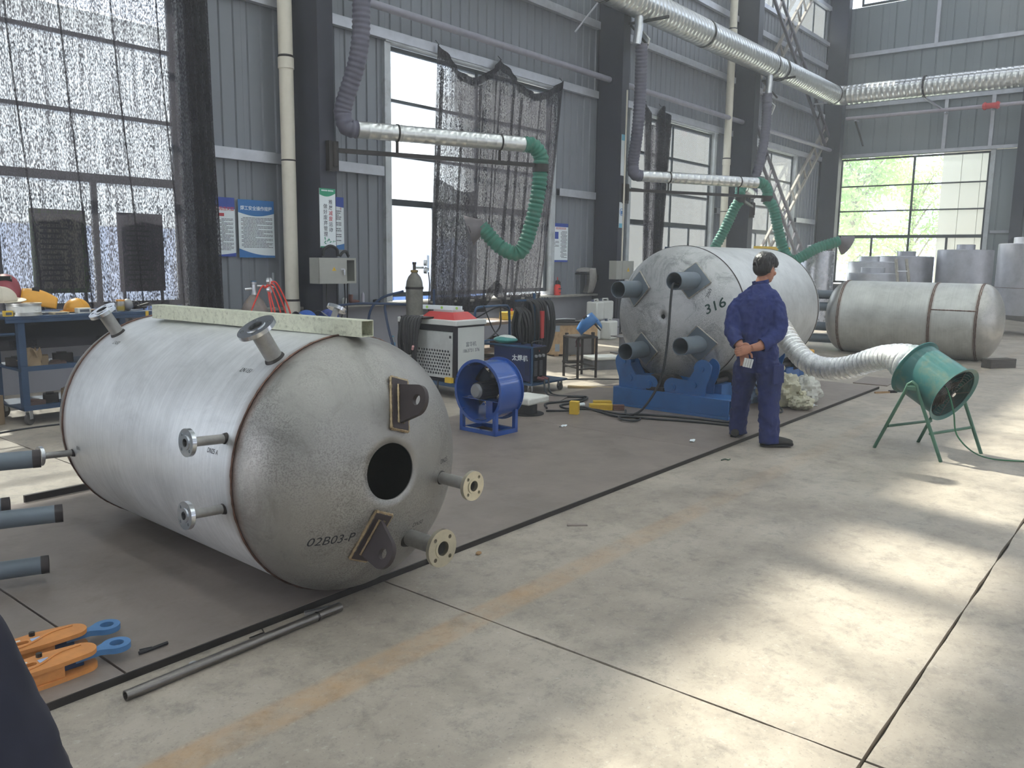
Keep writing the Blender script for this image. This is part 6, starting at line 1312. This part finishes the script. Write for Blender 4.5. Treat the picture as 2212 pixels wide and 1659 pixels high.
# ------------------------------------------------------------ plastic bags beside the rolls
m_film = bpy.data.materials.new('plastic_film'); m_film.use_nodes = True; _nt = m_film.node_tree; _b = _nt.nodes['Principled BSDF']; _b.inputs['Base Color'].default_value = (*lin('dcdcd2'), 1); _b.inputs['Roughness'].default_value = .3
_tr = nd(_nt, 'ShaderNodeBsdfTransparent'); _mx = nd(_nt, 'ShaderNodeMixShader'); _mx.inputs[0].default_value = .62; _nt.links.new(_tr.outputs[0], _mx.inputs[1]); _nt.links.new(_b.outputs[0], _mx.inputs[2]); _nt.links.new(_mx.outputs[0], _nt.nodes['Material Output'].inputs[0])
def film_bag(label, x, y, r, seed, m):
    o = thing('plastic_bag', label, 'plastic bag', (x, y, .03), group='crumpled bags beside the rolls'); mb = MB(); n, k = 40, 22; vs = []
    for j in range(k+1):
        th = PI*j/k
        for i in range(n):
            ph = 2*PI*i/n; d = Vector((math.sin(th)*math.cos(ph), math.sin(th)*math.sin(ph), math.cos(th)))
            q = 1+.30*mnoise.noise(d*2.2+Vector((seed, 0, 0)))+.16*mnoise.noise(d*6+Vector((0, seed, 0)))+.07*mnoise.noise(d*14+Vector((0, 0, seed)))
            vs.append(Vector((d.x*r[0]*q, d.y*r[1]*q, max(0.002, r[2]*.85+d.z*r[2]*q))))
    mb.v = vs; mb.f = [(j*n+i, j*n+(i+1) % n, (j+1)*n+(i+1) % n, (j+1)*n+i) for j in range(k) for i in range(n)]
    mb.build('film', m, o, smooth=20)
    MB().tube(catmull([(0, 0, r[2]*1.8), (.03, .02, r[2]*1.95), (.08, 0, r[2]*2.0)], 4), [.015]*4+[.03]*5, 8).build('gathered_neck', m, o, smooth=20)
m_film2 = mat('film_yellowed', 'b9b59c', .4, 0, .2, 12)
film_bag('yellowed translucent bag heap nearest the worker', 8.68, 3.33, (.24, .20, .20), 1.3, m_film2); film_bag('clear film bag bulging at the right of the heap', 9.02, 3.16, (.19, .16, .16), 4.1, m_film); film_bag('crumpled yellowed film lying on the platform edge', 8.62, 3.06, (.15, .12, .08), 7.7, m_film2); film_bag('whitish bag with blue content behind the heap', 8.66, 3.62, (.15, .14, .15), 9.2, mat('film_blue', '7f98b8', .5, 0, .3, 10)); 
cable('roll_cable', [(8.05, 3.45, .45), (8.15, 3.32, .25), (8.3, 3.2, .1), (8.25, 3.12, .042), (8.05, 3.2, .042)], .010, m_lead, 'black cable hanging behind the worker beside the rolls')
o = thing('hand_brush', 'pale handled brush lying on the floor before the far tank', 'brush', (10.6, 2.75, .0), R(-35)); MB().box(-.15, .06, -.012, .012, 0, .02).build('handle', m_wood, o); MB().box(.06, .16, -.02, .02, 0, .03).build('bristles', m_black, o)

# ------------------------------------------------------------ things around the far tank
o = thing('timber_block', 'dark squared timber block chocking the far tank', 'timber', (14.50, 2.16, 0), R(-33)); MB().box(-.25, .25, -.09, .09, 0, .14).build('block_body', mat('old_timber', '4a4440', .8, 0, .3, 5, stretch=(1, 9, 9)), o, bevel=.006); MB().box(.2501, .2505, -.08, .08, .01, .13).build('end_grain', m_wood, o)
mb_leg = None
for (yy, zz) in ((.30, .98), (.30, .76), (.28, .40), (.30, .18)):
    MB().lathe([(.075, 0), (.08, 0), (.08, .62), (.075, .62)], 24, Matrix.Translation((-.88, yy-.1, zz)) @ Matrix.Rotation(PI/2, 4, 'Y'), closed=True).build('pipe_leg', m_pipegrey, TC)
m_vt = stainless('stainless_satin', 'b9bac2', (), .45, False, .12); m_vt2 = stainless('stainless_satin_light', 'c6c8cf', (), .45, False, .12)
def vtank(label, x, y, r, z0, z1, neck, m, legs=False, nr=None):
    o = thing('vertical_tank', label, 'tank', (x, y, 0), group='upright tanks at the end wall')
    MB().lathe([(.001, z0-(.18 if legs else 0)), (r*.6, z0-(.12 if legs else 0)), (r, z0), (r, z1), (r*.97, z1+.012), (.001, z1+.03)], 48).build('shell', m, o)
    nr = nr or r*.33; nx, ny = neck
    MB().lathe([(nr, z1+.01), (nr, z1+.15), (nr*.93, z1+.155), (.001, z1+.15)], 32, Matrix.Translation((nx, ny, 0))).build('manhole_neck', m, o)
    if legs:
        for k in range(3): a = R(210+120*k); MB().cyl((r*.7*math.cos(a), r*.7*math.sin(a), 0), (r*.7*math.cos(a), r*.7*math.sin(a), z0+.05), .07, n=16).build('leg', m_pipegrey, o)
        MB().lathe([(r+.001, z0+.6), (r+.008, z0+.605), (r+.001, z0+.61)], 48).build('weld_seam', m_weld, o)
        for s in (-1, 1): MB().cyl((s*.12, -.26, z1+.16), (s*.12, -.26, z1+.24), .02, n=10).bar((s*.12-.05, -.26, z1+.22), (s*.12+.05, -.26, z1+.22), .015, .02).build('swing_bolt', m_zinc, o)
    else: MB().box(-r*.8, r*.8, -r*.2, r*.2, 0, z0).box(-r*.2, r*.2, -r*.8, r*.8, 0, z0).build('support', m_dark, o)
    return o
vtank('short upright tank with a wide neck, lowest of the row at the end window', 21.6, 6.12, .55, .1, 1.30, (0, 0), m_vt2, False, .28)
vtank('pale upright tank behind the short one, left end of the row', 23.2, 6.62, .58, .1, 1.58, (-.05, .05), m_vt2, False, .25)
vtank('upright tank in the middle of the row at the end window', 24.8, 6.20, .72, .1, 1.74, (.1, .0), m_vt, False)
vtank('broad upright tank right of the middle one', 24.8, 4.72, .67, .1, 1.92, (0, 0), m_vt, False)
vtank('legged upright tank with swing bolts at the right edge', 21.9, 2.78, .72, .45, 2.02, (-.05, .0), m_vt, True, .42)
vtank('shiny upright tank half hidden behind the tank on the rolls', 20.4, 7.12, .42, .1, 1.82, (0, 0), stainless('stainless_shiny', 'c3c4c8', (), .25, False, .3), False, .22)
o = thing('step_ladder', 'short scuffed aluminium ladder leaning among the upright tanks', 'ladder', (20.75, 5.18, 0)); A0, A1 = Vector((-.45, -.15, 0)), Vector((.05, .22, 1.66)); sd = Vector((.20, -.26, 0)).normalized()*.30
m_al = mat('ladder_alu', '8d887e', .5, .5, .25, 15)
for s in (0, 1): MB().bar(A0+sd*s, A1+sd*s*.8, .06, .03).build('rail', m_al, o)
for k in range(1, 6): MB().bar(A0.lerp(A1, k/6)+sd*.02, A0.lerp(A1, k/6)+sd*.95*(1-.2*k/6), .05, .02).build('rung', m_zinc, o)
o = thing('lifting_beam', 'yellow lifting beam on blue trestles behind the tank on the rolls', 'lifting beam', (19.9, 8.0, 0)); MB().box(-1.0, .9, -.08, .08, 1.84, 1.92).build('beam', m_yellow, o)
for x in (-.9, .8): MB().box(x-.04, x+.04, -.3, .3, 0, .06).box(x-.04, x+.04, -.05, .05, .06, 1.84).build('trestle', m_blue2, o)
o = thing('tool_cabinet', 'dark blue cabinet top showing behind the tank under the far net', 'cabinet', (16.2, 8.2, 0)); MB().box(-.8, .8, -.3, .3, 0, 1.84).build('carcass', m_blue2, o); MB().box(-.78, -.01, -.315, -.3, .05, 1.8).build('door', m_blue2, o); MB().box(.01, .78, -.315, -.3, .05, 1.8).build('door', m_blue2, o)

# ------------------------------------------------------------ worker
def loft(mb, rings, n=24):
    """rings: (centre, u axis * ru, v axis * rv)"""
    vs = []; k = len(rings)
    for (c, u, v) in rings:
        for j in range(n): a = 2*PI*j/n; vs.append(Vector(c)+Vector(u)*math.cos(a)+Vector(v)*math.sin(a))
    fs = [(i*n+j, i*n+(j+1) % n, (i+1)*n+(j+1) % n, (i+1)*n+j) for i in range(k-1) for j in range(n)]
    fs += [tuple(range(n-1, -1, -1)), tuple(range((k-1)*n, k*n))]
    return mb.add(vs, fs)
def limb(mb, pts, rs, per=6, n=16):
    P = catmull(pts, per); m_ = len(pts)-1; R_ = []
    for i in range(len(P)):
        t_ = i/per; k = min(int(t_), m_-1); R_.append(rs[k]+(rs[k+1]-rs[k])*(t_-k))
    return mb.tube(P, R_, n)
def organic(mb, name, m, par, vox, smooth=4, disp=0, size=.06):
    o = mb.build(name, m, par, smooth=0)
    d = o.modifiers.new('remesh', 'REMESH'); d.mode = 'VOXEL'; d.voxel_size = vox; d.use_smooth_shade = True
    d = o.modifiers.new('smooth', 'SMOOTH'); d.factor = .5; d.iterations = smooth
    if disp:
        tx = bpy.data.textures.new(name+'_folds', 'CLOUDS'); tx.noise_scale = size; tx.noise_depth = 2
        d = o.modifiers.new('folds', 'DISPLACE'); d.texture = tx; d.strength = disp; d.mid_level = .5; d.texture_coords = 'LOCAL'
    return o
W = thing('person', 'worker in dark blue overalls standing with hands clasped behind the back', 'person', (6.82, 2.82, 0), rot=(0, R(-3.2), math.atan2(-.776, .63)))
m_ov = mat('overall_blue', '27346c', .85, 0, .16, 9, .9, 13, stretch=(1.4, 1.4, .6)); m_ov2 = mat('overall_trousers', '222d60', .85, 0, .16, 9, .9, 13, stretch=(1.2, 1.2, .8))
m_skin = mat('skin_tan', 'b07a62', .55, 0, .08, 14); m_hair = mat('hair_black', '1a1718', .4, 0, .2, 60, .5, 90, stretch=(1, 1, .15)); m_shoe = mat('shoe_grey', '3a3835', .8, 0, .15, 20)
aH = R(28); ur = Vector((math.cos(aH), -math.sin(aH), 0)); hv = Vector((math.sin(aH), math.cos(aH), 0)); Z = Vector((0, 0, 1))
# jacket
J = MB()
loft(J, [((x, y, z), ur*ru, hv*rv) for (x, y, z, ru, rv) in ((.035, 0, .735, .172, .130), (.035, 0, .80, .176, .134), (.03, 0, .90, .165, .126), (.03, 0, 1.0, .165, .125), (.035, 0, 1.10, .175, .130), (.04, 0, 1.19, .190, .126), (.045, .0, 1.25, .192, .115), (.05, .005, 1.295, .165, .100), (.06, .012, 1.34, .105, .082), (.068, .018, 1.385, .066, .066))])
LS = Vector((-.085, .07, 1.235)); RS = Vector((.155, -.065, 1.235))
limb(J, [LS, (-.145, .055, 1.13), (-.180, .0, 1.0), (-.178, -.06, .945), (-.160, -.105, .90)], [.070, .070, .066, .062, .056])
limb(J, [RS, (.180, -.11, 1.12), (.170, -.15, .99), (.11, -.175, .93), (.025, -.205, .885)], [.072, .072, .068, .062, .055])
jk = organic(J, 'jacket', m_ov, W, .010, 6, .030, .065)
MB().lathe([(.062, 0), (.070, .0), (.069, .035), (.062, .035)], 28, Matrix.Translation((.070, .018, 1.372)) @ Matrix.Rotation(R(-8), 4, 'Y'), closed=True).build('collar', m_ov, jk)
for (c, d_) in (((-.163, -.108, .897), Vector((.35, -.5, -.5))), ((.022, -.207, .882), Vector((-1, -.2, -.3)))):
    T = frame_to(d_); T.translation = Vector(c); MB().lathe([(.052, -.03), (.060, -.028), (.060, .012), (.052, .014)], 20, T, closed=True).build('cuff', m_ov, jk)
# trousers
Tm = MB()
loft(Tm, [((x, y, z), ur*ru, hv*rv) for (x, y, z, ru, rv) in ((.035, 0, .80, .160, .120), (.035, 0, .74, .175, .135), (.035, 0, .68, .178, .138), (.035, 0, .63, .165, .125))])
limb(Tm, [(-.045, .045, .70), (-.055, .08, .56), (-.065, .11, .44), (-.08, .135, .27), (-.095, .15, .10), (-.095, .15, .055)], [.105, .100, .088, .080, .077, .078])
limb(Tm, [(.115, -.045, .70), (.115, -.075, .56), (.105, -.10, .44), (.10, -.12, .27), (.10, -.135, .08), (.10, -.135, .03)], [.108, .104, .092, .086, .084, .086])
tr = organic(Tm, 'trousers', m_ov2, W, .010, 5, .032, .06)
pk = MB().box(-.06, .06, -.008, .008, -.07, .07, Matrix.Translation((-.07, -.105, .70)) @ Matrix.Rotation(R(-28), 4, 'Z') @ Matrix.Rotation(R(8), 4, 'X')).build('back_pocket', m_ov2, tr, bevel=.006)
pk = MB().box(-.07, .07, -.008, .008, -.08, .08, Matrix.Translation((.165, -.165, .62)) @ Matrix.Rotation(R(35), 4, 'Z')).build('side_pocket', m_ov2, tr, bevel=.006)
# shoes
for (c, ang, z0) in (((-.095, .16), R(60), .03), ((.13, -.14), R(-4), 0)):
    T = Matrix.Translation((c[0], c[1], z0)) @ Matrix.Rotation(ang, 4, 'Z'); S = MB()
    loft(S, [(T @ Vector((x, 0, z)), (T.to_3x3() @ Vector((0, 1, 0)))*ry, Z*rz) for (x, z, ry, rz) in ((-.095, .035, .022, .02), (-.085, .045, .036, .035), (-.03, .05, .042, .045), (.04, .045, .046, .04), (.10, .038, .046, .030), (.145, .032, .036, .022), (.165, .028, .018, .014))], 16)
    sh = organic(S, 'shoe', m_shoe, W, .006, 3)
    so = [(-.105, -.02), (-.09, -.036), (.03, -.044), (.11, -.048), (.155, -.034), (.172, 0), (.155, .034), (.11, .048), (.03, .044), (-.09, .036), (-.105, .02)]
    MB().prism(so, 0, .016, T).build('sole', m_black, sh, fix=True)
# body: one continuous skin mesh running inside the clothes
Bd = MB()
loft(Bd, [((.035, 0, z), ur*ru, hv*rv) for (z, ru, rv) in ((.70, .11, .08), (.95, .12, .085), (1.15, .14, .09), (1.27, .12, .07))])
limb(Bd, [(.05, .01, 1.22), (.07, .018, 1.36), (.10, .035, 1.44), (.12, .045, 1.50)], [.07, .052, .05, .055])
HT = Matrix.Translation((.118, .04, 1.505)) @ Matrix.Rotation(R(-62), 4, 'Z') @ Matrix.Rotation(R(-16), 4, 'X')     # head frame: +Y is the face
def hp_(x, y, z): return HT @ Vector((x, y, z))
Bd.ell((0, -.012, .03), (.074, .092, .092), 28, 18, HT); Bd.ell((0, .022, -.035), (.062, .068, .080), 24, 16, HT); Bd.ell((0, .052, -.085), (.036, .034, .026), 16, 10, HT)
limb(Bd, [hp_(0, .082, .018), hp_(0, .098, -.012), hp_(0, .104, -.030)], [.009, .012, .014], 4, 10); Bd.ell((.012, .092, -.034), (.010, .010, .008), 10, 8, HT); Bd.ell((-.012, .092, -.034), (.010, .010, .008), 10, 8, HT)
Bd.ell((0, .086, -.062), (.024, .010, .007), 12, 8, HT); Bd.ell((0, .084, -.074), (.021, .010, .007), 12, 8, HT); Bd.ell((0, .076, .034), (.052, .018, .012), 16, 8, HT)
for s in (-1, 1): Bd.ell((s*.076, -.004, -.008), (.010, .020, .032), 12, 10, HT); Bd.ell((s*.046, .060, -.028), (.02, .02, .02), 12, 8, HT)
# forearms and hands clasped behind the back
lw = Vector((-.130, -.160, .845)); rw_ = Vector((-.075, -.215, .858))
limb(Bd, [(-.07, .05, 1.2), (-.17, .02, 1.02), (-.160, -.105, .90), lw], [.05, .045, .042, .030]); limb(Bd, [(.13, -.05, 1.2), (.16, -.14, 1.0), (.025, -.205, .885), rw_], [.05, .045, .042, .030])
def palm(c, dx, dn, wv, L=.085, w=.040, th=.016):
    c = Vector(c); dx = Vector(dx).normalized(); wv = Vector(wv).normalized(); nn = dx.cross(wv).normalized()
    loft(Bd, [(c+dx*q*L, wv*w*k, nn*th*e) for (q, k, e) in ((-.12, .62, 1.1), (.15, .82, 1.1), (.5, 1, 1.0), (.85, 1.02, .9), (1.0, .9, .7))], 16); return c, dx, wv, nn
# left hand hangs down, fingers curl round a small white pack
c, dx, wv, nn = palm(lw, (.12, -.10, -1), None, (.85, -.5, .1))
for i, (o_, L_) in enumerate(((-.030, .068), (-.010, .076), (.010, .072), (.029, .058))):
    b = c+dx*.080+wv*o_; cu = nn if nn.y < 0 else -nn
    limb(Bd, [b, b+dx*L_*.45+cu*.006, b+dx*L_*.72+cu*.022, b+dx*L_*.74+cu*.036], [.0095, .009, .0085, .0075], 4, 10)
b = c+dx*.025+wv*.036; limb(Bd, [b, b+wv*.022+dx*.022-Vector((0, .012, 0)), b+wv*.020+dx*.052-Vector((0, .026, 0))], [.012, .011, .009], 4, 10)
# right hand grips the left wrist
c2, dx2, wv2, nn2 = palm(rw_, (-1, .10, -.28), None, (0, .25, 1))
for i, (o_, L_) in enumerate(((.030, .066), (.010, .074), (-.010, .070), (-.029, .056))):
    b = c2+dx2*.078+wv2*o_; limb(Bd, [b, b+dx2*L_*.5+Vector((0, .004, 0)), b+dx2*L_*.72+Vector((0, .026, 0)), b+dx2*L_*.60+Vector((0, .046, 0))], [.0095, .009, .0085, .0075], 4, 10)
b = c2+dx2*.02+wv2*.034; limb(Bd, [b, b+wv2*.02+dx2*.03, b+wv2*.012+dx2*.058+Vector((0, .01, 0))], [.012, .011, .009], 4, 10)
bd = organic(Bd, 'body', m_skin, W, .0048, 3)
for s in (-1, 1):
    e = MB().ell((s*.030, .072, .008), (.012, .010, .008), 12, 8, HT).build('eye', m_white, bd); MB().ell((s*.030, .080, .008), (.005, .004, .005), 10, 6, HT).build('iris', m_black, e); MB().bar(hp_(s*.016, .090, .030), hp_(s*.046, .080, .030), .006, .005).build('eyebrow', m_hair, bd)
MB().ell((0, .094, -.068), (.017, .003, .0022), 12, 6, HT).build('mouth', mat('lips', '8a5048', .6), bd)
# hair
Hr = MB(); Hr.ell((0, -.024, .042), (.085, .101, .098), 30, 18, HT); Hr.ell((0, .0, .070), (.078, .090, .068), 24, 14, HT); Hr.ell((0, -.046, -.002), (.080, .070, .078), 24, 14, HT); Hr.ell((0, .030, .072), (.074, .062, .052), 20, 12, HT)
for s in (-1, 1): Hr.ell((s*.064, -.028, .012), (.024, .044, .060), 14, 10, HT); Hr.ell((s*.064, .034, .050), (.020, .036, .034), 14, 10, HT)
random.seed(11)
def sk(d): return Vector((d.x*.088, d.y*.106-.016, d.z*.102+.036))
for k in range(150):
    a = random.uniform(0, 2*PI); e = random.uniform(-.15, 1.3); pts = []
    e1 = e-random.uniform(.25, .5); a1 = a+random.uniform(-.15, .15)
    for q in range(4):
        ee = e+(e1-e)*q/3; aa = a+(a1-a)*q/3; d = Vector((math.cos(aa)*math.cos(ee), math.sin(aa)*math.cos(ee), math.sin(ee)))
        if d.y > .55 and d.z < .25: d = Vector((d.x, d.y, .25)).normalized()
        if abs(d.x) > .5 and d.y > .0 and d.z < -.02: d.z = -.02
        pts.append(hp_(*(sk(d)*(1.0+.012*(q in (1, 2))))))
    limb(Hr, pts, [.006, .007, .006, .002], 3, 6)
organic(Hr, 'hair', m_hair, W, .004, 1)
pkt = thing('note_packet', 'small white folded packet held in the worker hand', 'packet', W.matrix_basis @ Vector((-.112, -.215, .70)), math.atan2(-.776, .63), rot=(R(10), R(10), math.atan2(-.776, .63)+R(-10)))
for k in range(4): MB().box(-.038+k*.019, -.021+k*.019, -.010, .010, 0, .075).build('fold', m_white, pkt, bevel=.002)

# bystander at the lower left corner, only the dark coat shows
N = thing('person', 'bystander in a dark navy coat, only its edge visible at the lower left corner', 'person', (.265, 1.46, 0), R(-50))
m_nv = mat('coat_navy', '1b1d2e', .85, 0, .1, 8)
K = MB()
loft(K, [((0, 0, z), Vector((1, 0, 0))*rx, Vector((0, 1, 0))*ry) for (z, rx, ry) in ((.50, .30, .22), (.62, .315, .22), (.74, .30, .21), (.85, .27, .20), (.95, .225, .18), (1.05, .20, .16), (1.2, .22, .15), (1.32, .2, .13), (1.38, .10, .09), (1.42, .06, .06))])
organic(K, 'coat', m_nv, N, .018, 4, .02, .09)
K = MB(); limb(K, [(-.1, 0, .6), (-.1, .02, .3), (-.1, 0, .08)], [.1, .085, .07]); limb(K, [(.1, 0, .6), (.1, .02, .3), (.1, 0, .08)], [.1, .085, .07]); organic(K, 'trousers', m_nv, N, .018, 3)
K = MB(); limb(K, [(0, 0, 1.0), (0, 0, 1.3), (0, 0, 1.47), (0, 0, 1.52)], [.12, .1, .05, .06]); K.ell((0, .01, 1.58), (.075, .095, .12), 24, 16)
K.ell((0, .1, 1.56), (.012, .02, .02), 10, 8); organic(K, 'body', m_skin, N, .012, 3)
K = MB().ell((0, -.01, 1.60), (.085, .103, .115), 24, 14); organic(K, 'hair', m_hair, N, .012, 1)
for s in (-1, 1): K = MB(); loft(K, [((s*.1, y, z), Vector((1, 0, 0))*rx, Z*rz) for (y, z, rx, rz) in ((-.1, .04, .03, .03), (0, .05, .045, .05), (.1, .04, .048, .035), (.17, .03, .03, .02))], 14); organic(K, 'shoe', m_black, N, .01, 3)

# ------------------------------------------------------------ welding haze hanging in the hall
m_hz = bpy.data.materials.new('welding_haze'); m_hz.use_nodes = True; _nt = m_hz.node_tree; _nt.nodes.remove(_nt.nodes['Principled BSDF'])
_v = nd(_nt, 'ShaderNodeVolumeScatter'); _v.inputs['Color'].default_value = (.92, .96, 1, 1); _v.inputs['Density'].default_value = .0045; _v.inputs['Anisotropy'].default_value = .25
_nt.links.new(_v.outputs[0], _nt.nodes['Material Output'].inputs['Volume'])
o = MB().box(-9.9, 28.9, -16.1, 9.70, .06, 12.9).build('haze', m_hz, None, smooth=0); o['kind'] = 'structure'; o['label'] = 'thin pale welding haze in the hall air'
scene.cycles.volume_bounces = 1
